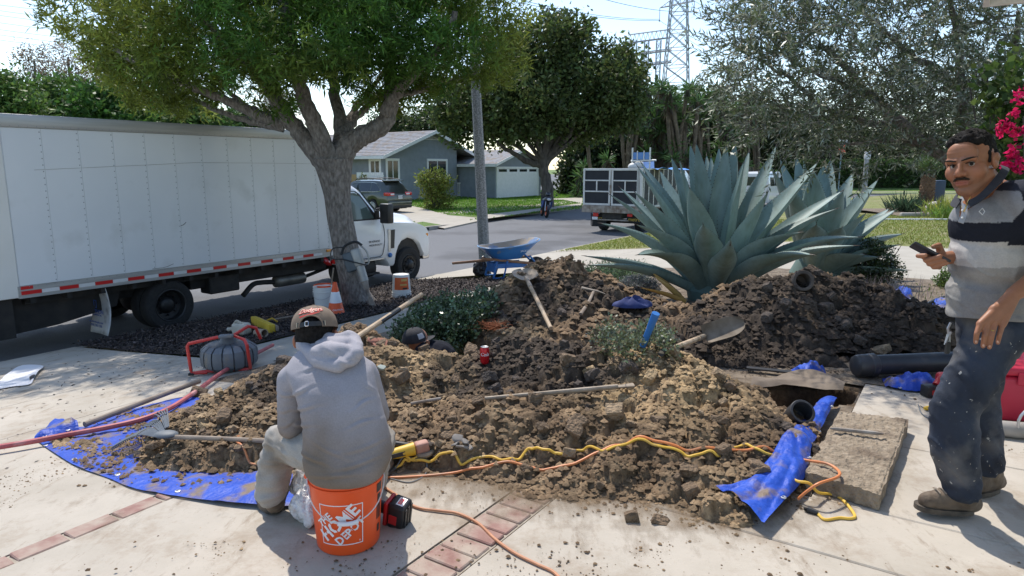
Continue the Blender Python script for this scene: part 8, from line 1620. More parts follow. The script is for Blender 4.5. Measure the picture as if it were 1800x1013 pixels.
# earth strewn over the tarpaulin
def samp_tarp(n):
    A,B = edge_curve([(75,774),(135,818),(190,838),(240,857),(330,872),(455,884),(560,885)],0),edge_curve([(90,766),(150,754),(205,733),(270,716),(345,706),(470,750),(600,820)],0); o = []
    while len(o) < n:
        u,v = random.random(),random.random()**.8; p = A(u).lerp(B(u),v)
        if random.random() < max(0.02,6*(float(fbm(np.array([p.x*5]),np.array([p.y*5]),2.2,4)[0])-.47)): o.append((p.x,p.y))
    return np.array(o)
crumbs('earth_crumbs',5200,samp_tarp,0.004,0.022,'clumps and crumbs of earth lying on the big blue tarpaulin',lambda X,Y: surf(X,Y) + .014)
# ================================================================== people
m_skin = pm('skin',(0.9,0.9,0.9),(1.08,1.05,1.03),rough=0.5,scale=30,attr=True,bump=0.15,bscale=140,dist=0.003,spec=0.4)
m_cloth_a = pm('knit_cloth',(0.92,0.92,0.92),(1.08,1.08,1.08),rough=0.9,scale=160,attr=True,bump=0.25,bscale=220,dist=0.003,spec=0.15)
m_leather = pm('muddy_leather',(0.075,0.05,0.032),(0.19,0.14,0.095),rough=0.75,scale=14,bump=0.7,bscale=40,dist=0.008)
m_hair = pm('black_hair',(0.006,0.005,0.005),(0.022,0.020,0.019),rough=0.85,spec=0.15,scale=60,bump=1.0,bscale=90,dist=0.006)
def jeans_mat():
    m = pm('stained_denim',(0.010,0.014,0.024),(0.028,0.040,0.066),rough=0.85,scale=7,bump=0.4,bscale=120,dist=0.003,c3=(0.17,0.16,0.15),s3=5.2,w3=(0.50,0.80))
    n,l = m.node_tree.nodes,m.node_tree.links; b = n['Principled BSDF']; src = b.inputs['Base Color'].links[0].from_socket; tc = n.new('ShaderNodeTexCoord')
    for sc,p,c in ((34,0.70,(0.36,0.35,0.33)),(70,0.72,(0.42,0.36,0.28))):
        t = n.new('ShaderNodeTexNoise'); t.inputs['Scale'].default_value = sc; t.inputs['Detail'].default_value = 3; l.new(tc.outputs['Object'],t.inputs['Vector']); r = n.new('ShaderNodeValToRGB'); l.new(t.outputs[0],r.inputs[0]); r.color_ramp.elements[0].position = p; r.color_ramp.elements[1].position = p+0.02
        mx = n.new('ShaderNodeMix'); mx.data_type = 'RGBA'; l.new(r.outputs[0],mx.inputs[0]); l.new(src,mx.inputs[6]); mx.inputs[7].default_value = (*c,1); src = mx.outputs[2]
    l.new(src,b.inputs['Base Color']); return m
m_jeans = jeans_mat()
def creases(amp,fx,fy,fz,seed=0.0):
    def d(V,N):
        a = fbm(V[:,0]*fx + seed,V[:,1]*fy + seed,V[:,2]*fz + seed,3); b = 1 - np.abs(a-0.5)*5; return V + N*(amp*np.clip(b,-0.6,1))[:,None]
    return d
def C3(*c): return np.array(c,float)
SKIN = C3(0.315,0.138,0.074)
# ---------------- seated man in the grey hoodie
S = lambda u,v,t: AT(u,v,t)
pel = S(612,800,2.86); sm = thing('person','man seen from behind in a grey hoodie and brown cap sitting on the orange bucket','person',Vector((pel.x,pel.y,0.37)))
hc = S(553,572,3.03); hb = Vector((0.10,-0.88,0.32)).normalized()
body = [('ell',hc + Vector((0,0,-.012)),(.076,.090,.090)),('ell',hc + Vector((.0,.04,-.05)),(.065,.07,.08)),('cap',hc + Vector((.01,-.01,-.06)),.062,S(569,622,2.98),.052),('ell',S(520,601,3.03),(.014,.022,.032)),('ell',S(590,592,3.03),(.014,.022,.032)),
        ('cap',S(582,680,2.93),.07,S(610,780,2.90),.09),('cap',S(520,672,2.95),.035,S(513,745,2.99),.035),('cap',S(513,745,2.99),.035,S(570,735,3.22),.03),('cap',S(640,668,2.98),.035,S(660,732,3.1),.035),('cap',S(660,732,3.1),.035,S(640,735,3.3),.03),
        ('cap',S(520,672,2.95),.035,S(640,668,2.98),.035),('cap',S(570,790,2.9),.06,S(490,772,3.12),.05),('cap',S(490,772,3.12),.05,S(480,868,3.16),.024),('cap',S(640,790,2.92),.06,S(664,765,3.25),.05),('cap',S(664,765,3.25),.05,S(655,850,3.4),.035)]
for (u,v,t,d) in ((570,735,3.22,Vector((.35,.6,-.5))),(640,735,3.3,Vector((-.35,.6,-.5)))):   # hands folded in front, five fingers each
    w = S(u,v,t); d = d.normalized(); sd = d.cross(Vector((0,0,1))).normalized(); body.append(('cap',w,.03,w + d*.07,.032))
    for k,L in enumerate((.07,.08,.075,.06)):
        q = w + d*.085 + sd*(-.028 + k*.019); body += [('cap',q - d*.02,.011,q + d*L*.5 + Vector((0,0,-.005)),.010),('cap',q + d*L*.5 + Vector((0,0,-.005)),.0095,q + d*L*.8 + Vector((0,0,-.035)),.0085)]
    body.append(('cap',w + d*.03 + sd*.03,.013,w + d*.08 + sd*.055,.010))
sculpt('body',body,.006,3,m_skin,sm,col=lambda V: np.tile(SKIN*np.array((1.05,.9,.85)),(len(V),1)))
# hair below the cap
sculpt('hair',[('ell',hc + Vector((.0,-.008,-.004)),(.083,.097,.080)),('cap',hc + Vector((.02,-.055,-.04)),.045,hc + Vector((-.03,-.05,-.045)),.045)],.006,3,m_hair,sm)
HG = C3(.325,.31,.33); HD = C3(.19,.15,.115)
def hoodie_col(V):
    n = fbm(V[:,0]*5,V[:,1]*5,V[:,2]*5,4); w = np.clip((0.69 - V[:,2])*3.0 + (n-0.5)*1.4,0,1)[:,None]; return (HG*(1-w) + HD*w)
torso = MB(); TR_ = [(606,843,2.80,55,.06),(608,828,2.83,70,.115),(611,800,2.85,79,.140),(610,770,2.86,76,.135),(604,735,2.86,72,.128),(595,700,2.87,71,.124),(585,668,2.885,74,.118),(578,645,2.905,76,.105),(574,626,2.925,60,.085),(571,610,2.95,38,.065),(570,600,2.96,20,.04)]
n_ = 28; pv = None
for i,(u,v,t,w,dp) in enumerate(TR_):
    c = S(u,v,t); hw = w/FPX*t
    for j in range(n_):
        an = 2*PI*j/n_; torso.v.append((c.x + hw*math.copysign(abs(math.cos(an))**.85,math.cos(an)),c.y + dp*math.sin(an),c.z + .25*dp*math.sin(an)))
torso.f = [(i*n_+j,i*n_+(j+1) % n_,(i+1)*n_+(j+1) % n_,(i+1)*n_+j) for i in range(len(TR_)-1) for j in range(n_)] + [tuple(range(n_))[::-1],tuple((len(TR_)-1)*n_+j for j in range(n_))]
FOLDS = [((497,700),(548,682),1),((503,722),(560,716),1),((508,745),(552,752),.8),((518,790),(575,822),1.2),((545,775),(610,812),.8),((590,828),(668,806),1.1),((600,800),(680,775),.8),((655,700),(622,716),.9),((664,735),(606,752),.8),((640,668),(655,690),.8),((530,655),(560,640),.7),((530,838),(640,838),.9),((488,690),(512,700),1),((488,725),(514,722),1),((492,752),(520,742),1)]
def fold_disp(V,N):
    t = V[:,1]*CP + (CAM_H-V[:,2])*SP; u = CX + FPX*V[:,0]/t; v = CY - FPX*(V[:,1]*SP - (CAM_H-V[:,2])*CP)/t; a = 0*u
    for (x0,y0),(x1,y1),k in FOLDS:
        L2 = (x1-x0)**2 + (y1-y0)**2; f = np.clip(((u-x0)*(x1-x0) + (v-y0)*(y1-y0))/L2,0,1); sd = ((u-x0)*(y1-y0) - (v-y0)*(x1-x0))/math.sqrt(L2) + 3*np.sin(f*4); en = np.hypot(u-x0-f*(x1-x0),v-y0-f*(y1-y0)); e = np.exp(-(np.maximum(0,en-abs(sd))/10)**2)*np.sin(np.clip(f,.08,.92)*PI)
        a = a + k*e*(.0065*np.exp(-((sd-3)/3.5)**2) - .0055*np.exp(-((sd+2.5)/2.8)**2))
    return V + N*((a + .0016*(fbm(V[:,0]*16,V[:,1]*16,V[:,2]*22,2)-.5))*(N[:,1] < .3))[:,None]
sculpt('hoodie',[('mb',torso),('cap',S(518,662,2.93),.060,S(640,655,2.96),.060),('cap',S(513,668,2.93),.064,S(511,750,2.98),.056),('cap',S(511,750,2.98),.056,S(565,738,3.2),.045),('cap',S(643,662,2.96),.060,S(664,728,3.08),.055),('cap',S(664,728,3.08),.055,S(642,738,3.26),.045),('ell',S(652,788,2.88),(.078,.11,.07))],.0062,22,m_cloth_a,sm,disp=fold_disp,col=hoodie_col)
sculpt('hood',[('cap',S(530,606,2.98),.030,S(562,636,2.86),.030),('cap',S(562,636,2.86),.030,S(596,645,2.83),.028),('cap',S(596,645,2.83),.028,S(628,622,2.87),.030),('cap',S(628,622,2.87),.030,S(622,596,2.98),.028),('ell',S(585,620,2.88),(.095,.05,.045)),('cap',S(540,600,2.98),.026,S(618,592,2.98),.026),('ell',S(590,603,2.95),(.085,.05,.03))],.006,9,m_cloth_a,sm,
       disp=lambda V,N: V + N*(0.006*np.clip(1-np.abs(fbm(V[:,0]*10 + V[:,2]*14,V[:,1]*8,V[:,2]*12,2)-.5)*7,-.6,1))[:,None],col=lambda V: np.tile(HG*1.08,(len(V),1)))
PG = C3(.36,.335,.30)
def pants_col(V):
    n = fbm(V[:,0]*7,V[:,1]*7,V[:,2]*7,4); w = np.clip((n-.5)*3,0,1)[:,None]; return PG*(1-w) + C3(.20,.165,.125)*w
sculpt('trousers',[('ell',S(612,800,2.88),(.16,.13,.08)),('cap',S(575,800,2.9),.088,S(497,776,3.12),.078),('cap',S(497,778,3.12),.078,S(486,815,3.13),.070),('cap',S(484,815,3.13),.070,S(477,866,3.15),.066),('cap',S(645,800,2.92),.088,S(664,772,3.22),.076),('cap',S(664,772,3.22),.076,S(655,850,3.38),.06)],.008,6,m_cloth_a,sm,
       disp=creases(.012,6,6,20),col=pants_col)
def boot(parent,heel,toe,ank,top,r=1.0,vox=.006):
    heel,toe,ank,top = Vector(heel),Vector(toe),Vector(ank),Vector(top); d = (toe-heel).normalized(); md = heel.lerp(toe,.62)
    bt_ = sculpt('boot',[('cap',heel + Vector((0,0,.052)),.042*r,md + Vector((0,0,.05)),.047*r),('cap',md + Vector((0,0,.05)),.047*r,toe - d*.045 + Vector((0,0,.045)),.041*r),('cap',heel + d*.03 + Vector((0,0,.06)),.05*r,ank,.054*r),('cap',ank,.054*r,top,.058*r),('cap',ank,.045*r,md + Vector((0,0,.06)),.042*r)],vox,4,m_leather,parent,disp=lambda V,N: V + N*((fbm(V[:,0]*40,V[:,1]*40,V[:,2]*40,3)-.5)*.008)[:,None])
    so = []; n = 22; sd = Vector((-d.y,d.x,0))
    for k in range(n):
        a = 2*PI*k/n; L = (toe-heel).length; c = heel.lerp(toe,.5); w = .052*r*(1 if math.cos(a) > -.2 else .9); p = c + d*(L/2+.012)*math.copysign(abs(math.cos(a))**.7,math.cos(a)) + sd*w*math.copysign(abs(math.sin(a))**.8,math.sin(a)); so.append(p)
    mb = MB(); z0 = heel.z*0; lift = lambda p: p.z
    mb.add([(p.x,p.y,p.z + .002) for p in so] + [(p.x*1.0,p.y,p.z + .026) for p in so],[tuple(range(n))[::-1],tuple(range(n,2*n))] + [(k,(k+1) % n,n+(k+1) % n,n+k) for k in range(n)]); part('sole',mb,pm('boot_sole',(0.03,0.026,0.022),(0.12,0.095,0.07),rough=.9,scale=20),bt_,40,world=True,recalc=True)
    for k in range(4):
        q = ank.lerp(md + Vector((0,0,.085)),.15 + k*.22) + d*.035 + Vector((0,0,.012)); part('lace',MB().tube([q - sd*.03,q + Vector((0,0,.012)) + d*.006,q + sd*.03],.0035,6),m_woodg,bt_,world=True)
    return bt_
g1 = G(484,912); g1 = g1 + Vector((-.035,.02,0)); boot(sm,g1 + Vector((.02,.03,0)),g1 + Vector((-.11,.23,0)),g1 + Vector((.02,.06,.11)),g1 + Vector((.03,.06,.25)),1.10)
g2 = G(640,880); boot(sm,g2 + Vector((0,.18,0)),g2 + Vector((.06,.38,0)),g2 + Vector((0,.2,.11)),g2 + Vector((0,.18,.17)),1.05)
# cap: local frame, +Y towards the back of the head
hup = Vector((-0.10,0.30,0.95)).normalized(); hbk = Vector((0.14,-0.95,0.0)); hbk = (hbk - hup*hbk.dot(hup)).normalized(); hx_ = hbk.cross(hup)
MC = Matrix(((hx_.x,hbk.x,hup.x,hc.x),(hx_.y,hbk.y,hup.y,hc.y),(hx_.z,hbk.z,hup.z,hc.z - 0.0),(0,0,0,1)))
m_cap = pm('taupe_cap',(0.165,0.12,0.085),(0.21,0.155,0.112),rough=.9,scale=30,bump=.3,bscale=150,dist=.002)
capo = thing('cap','taupe baseball cap with red script worn by the seated man','cap',M=MC)
capo.name = 'brown_cap'; RX,RY,RZ = .101,.116,.104; Z0 = -.018
def dome(a,e,o=0.0):
    """a azimuth from the back, e elevation 0..pi/2"""
    k = 1 + .012*math.cos(6*a)*math.cos(e); ce = max(0.0,math.cos(e))**.8; return Vector(((RX+o)*math.sin(a)*ce*k,(RY+o)*math.cos(a)*ce*k,Z0 + (RZ+o)*max(0.0,math.sin(e))**.9))
mb = MB(); na,ne = 96,26; ids = {}
for j in range(ne+1):
    for i in range(na): ids[i,j] = len(mb.v); mb.v.append(tuple(dome(2*PI*i/na,PI/2*j/ne)))
for j in range(ne):
    for i in range(na):
        a = (i+.5)/na*2*PI; a = a if a < PI else a-2*PI; e = PI/2*(j+.5)/ne
        if (a/.52)**2 + (e/.46)**2 < 1: continue
        mb.f.append((ids[i,j],ids[(i+1) % na,j],ids[(i+1) % na,j+1],ids[i,j+1]))
part('crown',mb,m_cap,capo,180)
part('opening_trim',MB().tube([dome(.52*math.cos(t),.46*math.sin(t),.001) for t in np.linspace(0,PI,26)],.0035,6),m_cap,capo)
st_ = MB(); st_.grid(lambda u,v: dome(-.60 + 1.2*u,.02 + .17*v,.0022),20,3); part('strap',st_,m_black,capo,60)
part('buckle',MB().tube([dome(.06 + .14*x,.03 + .16*y,.006) for x,y in ((0,.1),(0,.9),(.15,1),(.85,1),(1,.9),(1,.1),(.85,0),(.15,0),(0,.1))],.0022,6),m_chrome,capo)
for s_ in (-1,1): part('strap_stitch',MB().tube([dome(s_*.62,.03,.003),dome(s_*.62,.20,.003)],.0022,5),pm('stitch_cream',(.5,.42,.3),None,rough=.8),capo)
part('button',MB().sph((0,0,Z0 + RZ + .001),(.010,.010,.005),10,6),m_cap,capo)
for k in range(6): part('seam',MB().tube([dome(PI/6*0 + k*PI/3 + PI/6*1,e,.0006) for e in np.linspace(.5 if k in (0,5) else .03,PI/2-.03,12)],.0012,5),m_cap,capo)
part('brim',MB().grid(lambda u,v: (lambda a: (dome(PI+a,.0).x*(1 - .12*v),dome(PI+a,0).y - .075*v*math.cos(a*.95),Z0 + .004 - .012*v - .02*(math.sin(a)**2)*v))(-1.1 + 2.2*u),24,6),m_cap,capo,60)
m_scarlet = pm('scarlet_thread',(0.62,0.03,0.02),None,rough=.6); m_cream = pm('cream_thread',(0.8,0.55,0.42),None,rough=.6)
def on_cap(mb,o): 
    out = MB(); c,s_ = math.cos(.10),math.sin(.10)
    for x,y,z in mb.v: xx,yy = x*c - y*s_,x*s_ + y*c; out.v.append(tuple(dome(-(xx)/.100 + .0,.76 + yy/.104,o)))
    out.f = mb.f; return out
T = text_mb('Dodgers',.036,0,.0032,'CENTER',.35); mbt = MB(); mbt.add(T.v,T.f); part('lettering_edge',on_cap(subdiv(mbt,.012),.0018),m_scarlet,capo,0)
T = text_mb('Dodgers',.036,0,.0002,'CENTER',.35); mbt = MB(); mbt.add(T.v,T.f); part('lettering',on_cap(subdiv(mbt,.012),.0028),m_cream,capo,0)
mbt = MB().add([(-.055,-.026,0),(.01,-.022,0),(.045,-.016,0),(.045,-.020,0),(.01,-.028,0),(-.055,-.033,0)],[(0,1,4,5),(1,2,3,4)]); part('lettering_tail',on_cap(subdiv(mbt,.012),.0022),m_scarlet,capo,0)
# ---------------- standing man
pm_ = thing('person','standing man in a striped polo shirt and stained jeans looking up from a phone','person',Vector((2.15,3.0,0)))
hd = Vector((1.905,2.885,1.622)); fy = Vector((-0.80,-0.58,-0.12)).normalized(); fz = Vector((-0.10,-0.10,1)); rollv = fy.cross(Vector((0,0,1))).normalized(); fz = (Vector((0,0,1)) - rollv*(-0.16)); fz = (fz - fy*fz.dot(fy)).normalized(); fx = fy.cross(fz)
MH = Matrix(((fx.x,fy.x,fz.x,hd.x),(fx.y,fy.y,fz.y,hd.y),(fx.z,fy.z,fz.z,hd.z),(0,0,0,1))); RH = MH.to_3x3(); HS = 1.06
hl = lambda x,y,z: MH @ Vector((x*HS,y*HS,z*HS))
def hcap(a,ra,b,rb): return ('cap',hl(*a),ra*HS,hl(*b),rb*HS)
def hell(c,r): return ('ell',hl(*c),tuple(q*HS for q in r),RH)
head = [hell((0,-.018,.032),(.077,.096,.084)),hell((0,.018,-.025),(.066,.076,.092)),hcap((-.052,-.005,-.055),.027,(-.012,.060,-.098),.024),hcap((.052,-.005,-.055),.027,(.012,.060,-.098),.024),hell((0,.066,-.099),(.024,.020,.019)),hell((-.041,.048,-.028),(.031,.032,.034)),hell((.041,.048,-.028),(.031,.032,.034)),hell((0,.06,.045),(.055,.028,.045)),
        hcap((-.046,.0705,.022),.0115,(-.010,.0845,.020),.0110),hcap((.046,.0705,.022),.0115,(.010,.0845,.020),.0110),hcap((0,.085,.012),.0095,(0,.111,-.026),.0125),hell((0,.108,-.030),(.0145,.014,.0115)),hell((-.0155,.098,-.033),(.0095,.012,.0095)),hell((.0155,.098,-.033),(.0095,.012,.0095)),hell((0,.076,-.058),(.034,.022,.026)),hcap((-.022,.090,-.0625),.0055,(0,.099,-.0595),.0065),hcap((.022,.090,-.0625),.0055,(0,.099,-.0595),.0065),hcap((-.018,.090,-.0715),.0065,(.018,.090,-.0715),.0065),
        hell((-.080,-.012,-.006),(.011,.020,.031)),hell((.080,-.012,-.006),(.011,.020,.031)),hell((-.086,-.018,.008),(.009,.020,.018)),hell((.086,-.018,.008),(.009,.020,.018)),
        hcap((-.018,.0785,.0095),.0050,(-.044,.068,.0088),.0050),hcap((.018,.0785,.0095),.0050,(.044,.068,.0088),.0050),hcap((-.018,.0775,-.0092),.0055,(-.042,.066,-.0095),.006),hcap((.018,.0775,-.0092),.0055,(.042,.066,-.0095),.006)]
nk = Vector((2.05,2.955,1.49)); shL,shR = Vector((2.09,2.775,1.475)),Vector((2.08,3.085,1.425))
head += [('cap',hl(0,-.03,-.05),.064*HS,nk,.072),('cap',hl(0,.02,-.085),.04*HS,nk + Vector((-.05,-.02,-.02)),.055),('cap',nk,.07,shL,.06),('cap',nk,.07,shR,.06),('cap',nk,.08,Vector((2.08,2.98,1.1)),.11),('cap',Vector((2.08,2.98,1.1)),.11,Vector((2.18,3.02,.95)),.11)]
elL,wrL = Vector((2.245,2.765,1.215)),S(1782,517,2.745); elR,wrR = S(1765,492,3.14),S(1676,452,3.0)
head += [('cap',shL,.055,elL,.047),('cap',elL,.046,elL.lerp(wrL,.35),.047),('cap',elL.lerp(wrL,.35),.047,wrL,.030),('cap',shR,.055,elR,.045),('cap',elR,.045,wrR,.029)]
for kx,ky in ((1723,570),(1736,566),(1749,566),(1762,570)): head.append(('cap',wrL,.027,S(kx,ky,2.725),.0155))
head.append(('ell',S(1752,548,2.735),(.034,.022,.034)))
for P in (((1723,570),(1717,587),(1715,602),.0102),((1736,566),(1731,590),(1728,609),.0105),((1749,566),(1743,591),(1739,611),.0102),((1762,570),(1757,589),(1754,603),.0092)):
    a,b,c,r = S(*P[0],2.725),S(*P[1],2.715),S(*P[2],2.728),P[3]; head += [('cap',a,r*1.22,b,r*1.04),('cap',b,r*1.04,c,r*.86)]
head += [('cap',S(1755,548,2.76),.018,S(1733,562,2.785),.013),('cap',S(1733,562,2.785),.013,S(1724,580,2.785),.0105)]
# right hand round the phone
head += [('cap',wrR,.029,S(1655,455,2.97),.028),('ell',S(1648,458,2.965),(.034,.024,.032)),('cap',S(1655,448,2.98),.018,S(1650,432,2.965),.014),('cap',S(1650,432,2.965),.0135,S(1641,434,2.945),.0105)]
for (k0,k1,tp,r) in (((1640,452),(1614,450),(1627,449),.0100),((1644,460),(1627,458),(1653,450.5),.0102),((1648,466),(1633,464.5),(1662,456.5),.0100),((1652,470),(1641,470.5),(1666,462.5),.0088)):
    a,b,c = S(*k0,2.955),S(*k1,2.925),S(*tp,2.897); head += [('cap',a,r*1.15,b,r*1.05),('cap',b,r*1.05,c,r*.9)]
hipL,hipR = Vector((2.15,2.94,.92)),Vector((2.20,3.10,.92)); knL,knR,anL,anR = Vector((2.00,2.945,.53)),Vector((2.22,3.12,.5)),Vector((2.10,2.945,.13)),Vector((2.37,3.19,.13))
head += [('cap',hipL,.08,knL,.055),('cap',knL,.055,anL,.035),('cap',hipR,.08,knR,.055),('cap',knR,.055,anR,.035)]
MHi = MH.inverted()
def headlocal(V): return (np.c_[V,np.ones(len(V))] @ np.array(MHi).T)[:,:3]/HS
def face_disp(V,N):
    q = headlocal(V); g = lambda cx,cy,cz,s_: np.exp(-((q[:,0]-cx)**2 + (q[:,1]-cy)**2 + (q[:,2]-cz)**2)/(2*s_*s_)); a = 0
    for sx in (-1,1):
        a = a - .006*g(sx*.015,.078,.002,.006) - .0075*g(sx*.029,.078,.0008,.0075) - .004*g(sx*.038,.074,.0008,.006)          # inner eye corners and the slit
        a = a - .003*g(sx*.027,.088,-.048,.006) - .0035*g(sx*.0085,.106,-.043,.0045)       # smile lines, nostrils
        a = a - .006*g(sx*.087,-.008,-.004,.007)                                               # ear hollow
    a = a - .0028*np.exp(-((q[:,2]+.0668)/.0022)**2)*np.exp(-(q[:,0]/.022)**4)*(q[:,1] > .07) - .001*np.exp(-((q[:,2]-.030)/.006)**2)*np.exp(-(q[:,0]/.005)**2)*(q[:,1] > .06)
    for zz in (.046,.058): a = a - .0012*np.exp(-((q[:,2]-zz)/.0025)**2)*(q[:,1] > .05)
    return V + N*a[:,None]
def skin_col(V):
    q = headlocal(V); c = np.tile(SKIN,(len(V),1)); inhead = (q[:,2] > -.13) & (q[:,1] > -.2) & (np.abs(q[:,0]) < .12)
    g = lambda cx,cy,cz,sx,sy,sz: np.exp(-((q[:,0]-cx)/sx)**2 - ((q[:,1]-cy)/sy)**2 - ((q[:,2]-cz)/sz)**2)
    def mixc(c,w,k): return c*(1-w[:,None]) + np.array(k)*w[:,None]
    lips = np.clip(g(0,.098,-.0655,.024,.02,.0085)*1.6,0,.75); c = mixc(c,lips*inhead,(.27,.075,.065))
    st = (np.clip((-.035 - q[:,2])*22,0,1)*np.clip((q[:,1]+.02)*14,0,1)*.42)*inhead*(1 - lips); c = mixc(c,st*(.6+.6*fbm(V[:,0]*90,V[:,1]*90,V[:,2]*90,2)),(.15,.085,.06))
    rd = (g(0,.108,-.028,.02,.02,.016) + g(.045,.06,-.03,.025,.03,.02) + g(-.045,.06,-.03,.025,.03,.02))*.28*inhead; c = mixc(c,np.clip(rd,0,1),(.43,.15,.10))
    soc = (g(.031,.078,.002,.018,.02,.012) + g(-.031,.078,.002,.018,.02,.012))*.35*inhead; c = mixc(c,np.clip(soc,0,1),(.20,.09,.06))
    return c*(.92 + .16*fbm(V[:,0]*30,V[:,1]*30,V[:,2]*30,3))[:,None]
sculpt('body',head,.0038,3,m_skin,pm_,disp=face_disp,col=skin_col,factor=.45)
m_eye = pm('eye_white',(0.36,0.33,0.31),None,rough=.4,spec=.2); m_iris = pm('iris',(0.010,0.006,0.004),None,rough=.35,spec=.2)
for sx in (-1,1):
    c = hl(sx*.0305,.0672,.0004); eo = part('eye',MB().sph(c,.0120*HS,18,12),m_eye,pm_,180,world=True); look = (Vector((0,0,1.6)) - c).normalized(); Mx = look.to_track_quat('Z','Y').to_matrix().to_4x4(); Mx.translation = c + look*.0101*HS; part('iris',MB().sph((0,0,0),(.0068*HS,.0068*HS,.0026*HS),16,8,Mx),m_iris,eo,180,world=True)
    P = [hl(sx*x,y,z) for x,y,z in ((.010,.1000,.0185),(.021,.0985,.0220),(.034,.0920,.0245),(.046,.083,.0250),(.055,.072,.0225))]; part('eyelash',MB().tube(bez([hl(sx*x,y,z) for x,y,z in ((.017,.0835,.0050),(.024,.0840,.0070),(.032,.0815,.0072),(.044,.0735,.0045))],4),.0017*HS,5),m_hair,pm_,60,world=True); part('eyebrow',MB().tube(bez(P,4),[.0036*HS + .0030*HS*math.sin(PI*min(1,i/16*1.15)) for i in range(17)],8,True,None,.55),m_hair,pm_,60,world=True)
sculpt('moustache',[hcap((0,.1075,-.0475),.0045,(sx*.015,.1025,-.049),.0055) for sx in (-1,1)] + [hcap((sx*.015,.1025,-.049),.0055,(sx*.027,.092,-.0555),.003) for sx in (-1,1)],.0026,2,pm('moustache_hair',(.018,.013,.010),(.04,.03,.024),rough=.9,spec=.1,scale=200),pm_,disp=lambda V,N: V + N*((fbm(V[:,0]*300,V[:,1]*300,V[:,2]*120,2)-.5)*.0035)[:,None])
def hair_disp(V,N):
    q = headlocal(V); top = np.clip((q[:,2]-.06)*16,0.15,1); return V + N*(top*(.020*(1-np.abs(fbm(V[:,0]*48,V[:,1]*48,V[:,2]*48,2)-.5)*4) - .008))[:,None]
sculpt('hair',[hell((0,-.030,.046),(.0785,.092,.078)),hell((0,.018,.090),(.052,.050,.030)),hell((-.03,.028,.084),(.035,.030,.024)),hell((.03,.028,.084),(.035,.030,.024)),hcap((.073,.010,.030),.008,(.070,.010,-.004),.005),hcap((-.073,.010,.030),.008,(-.070,.010,-.004),.005),hell((0,-.06,-.01),(.062,.055,.05)),hell((0,-.040,.020),(.0815,.080,.056))],.0042,3,m_hair,pm_,disp=hair_disp)
# polo shirt
NAVY,GR1,LT,GR2 = C3(.016,.018,.026),C3(.235,.238,.25),C3(.43,.405,.38),C3(.215,.21,.21)
vtop,vbot = Vector((1.945,2.905,1.455)),Vector((1.885,2.925,1.36))
def shirt_col(V):
    n = fbm(V[:,0]*6,V[:,1]*6,V[:,2]*6,4); z = V[:,2] - .10*(V[:,0]-1.9) + .004*(n-.5); c = np.tile(GR2,(len(V),1)); w = np.clip((n-.53)*5,0,.6)[:,None]; c = c*(1-w) + C3(.33,.31,.28)*w
    c[z > 1.185] = LT; c[z > 1.292] = NAVY; c[z > 1.383] = GR1
    c[(z > 1.375) & (z < 1.386)] = GR1*1.1; dk = ((V[:,1] < 2.85) & (V[:,2] > 1.29) & (V[:,0] > 2.03)) | ((V[:,2] > 1.475) & (V[:,0] > 2.02)); c[dk] = NAVY; c[(V[:,1] > 3.09) & (V[:,2] < 1.40) & (V[:,2] > 1.18)] = NAVY; c[(z > 1.50)] = NAVY*1.8
    a = (V[:,0] < 2.02) & (V[:,2] > 1.375) & (np.abs(V[:,1] - 2.915 + (V[:,2]-1.36)*.08) < .042*np.clip((V[:,2]-1.375)/.09,0,1)); c[a] = SKIN*.95
    return c*(.92 + .16*fbm(V[:,0]*60,V[:,1]*60,V[:,2]*60,2))[:,None]
def shirt_disp(V,N):
    a = fbm(V[:,0]*7 + V[:,2]*3,V[:,1]*6 - V[:,2]*4,V[:,2]*9,3); b = fbm(V[:,0]*14 + V[:,2]*8,V[:,1]*12 - V[:,2]*9,V[:,2]*16,2); V = V + N*((.005*np.clip(1-np.abs(a-.5)*6,-.4,1) + .004*np.clip(1-np.abs(b-.5)*9,-.2,1))*np.clip((1.42-V[:,2])*4,.3,1))[:,None]
    hem = .958 + .012*np.sin(V[:,1]*14) - .02*(V[:,0]-1.95); V[:,2] = np.maximum(V[:,2],hem); return V
sculpt('polo_shirt',[('ell',(2.06,2.945,1.36),(.142,.185,.145)),('ell',(2.075,2.945,1.22),(.150,.170,.17)),('ell',(2.105,2.955,1.06),(.165,.170,.17)),('ell',(2.125,2.965,.97),(.170,.175,.10)),('cap',nk + Vector((.02,-.01,-.03)),.088,shL,.085),('cap',nk + Vector((.02,.01,-.04)),.082,shR,.076),('cap',shL,.088,Vector((2.20,2.765,1.27)),.074),('cap',shR,.076,shR.lerp(elR,.62),.068),('ell',(1.995,2.925,1.40),(.085,.13,.09))],.0055,26,m_cloth_a,pm_,disp=shirt_disp,col=shirt_col)
m_collar = pm('collar_navy',(0.018,0.02,0.028),(0.03,0.032,0.04),rough=.9,scale=60)
def strip3(name,A,B,mat,th=.004,n=8,par=None):
    A,B = bez(A,n),bez(B,n); k = len(A); mb = MB(); V = []
    for a,b in zip(A,B): nn = (b-a).cross(A[1]-A[0]).normalized()*th; V += [a,b,b+nn,a+nn]
    mb.add(V,[f for i in range(k-1) for f in ((4*i,4*i+1,4*i+5,4*i+4),(4*i+2,4*i+3,4*i+7,4*i+6),(4*i+1,4*i+2,4*i+6,4*i+5),(4*i+3,4*i,4*i+4,4*i+7))] + [(0,1,2,3),(4*k-4,4*k-1,4*k-2,4*k-3)]); return part(name,mb,mat,par or pm_,50,world=True,recalc=True)
NB = [S(1702,354,2.755),S(1722,342,2.75),S(1746,316,2.765),S(1760,297,2.83),S(1758,290,2.95)]; OBt = [S(1701,368,2.735),S(1728,352,2.725),S(1760,322,2.74),S(1774,301,2.81),S(1770,294,2.95)]
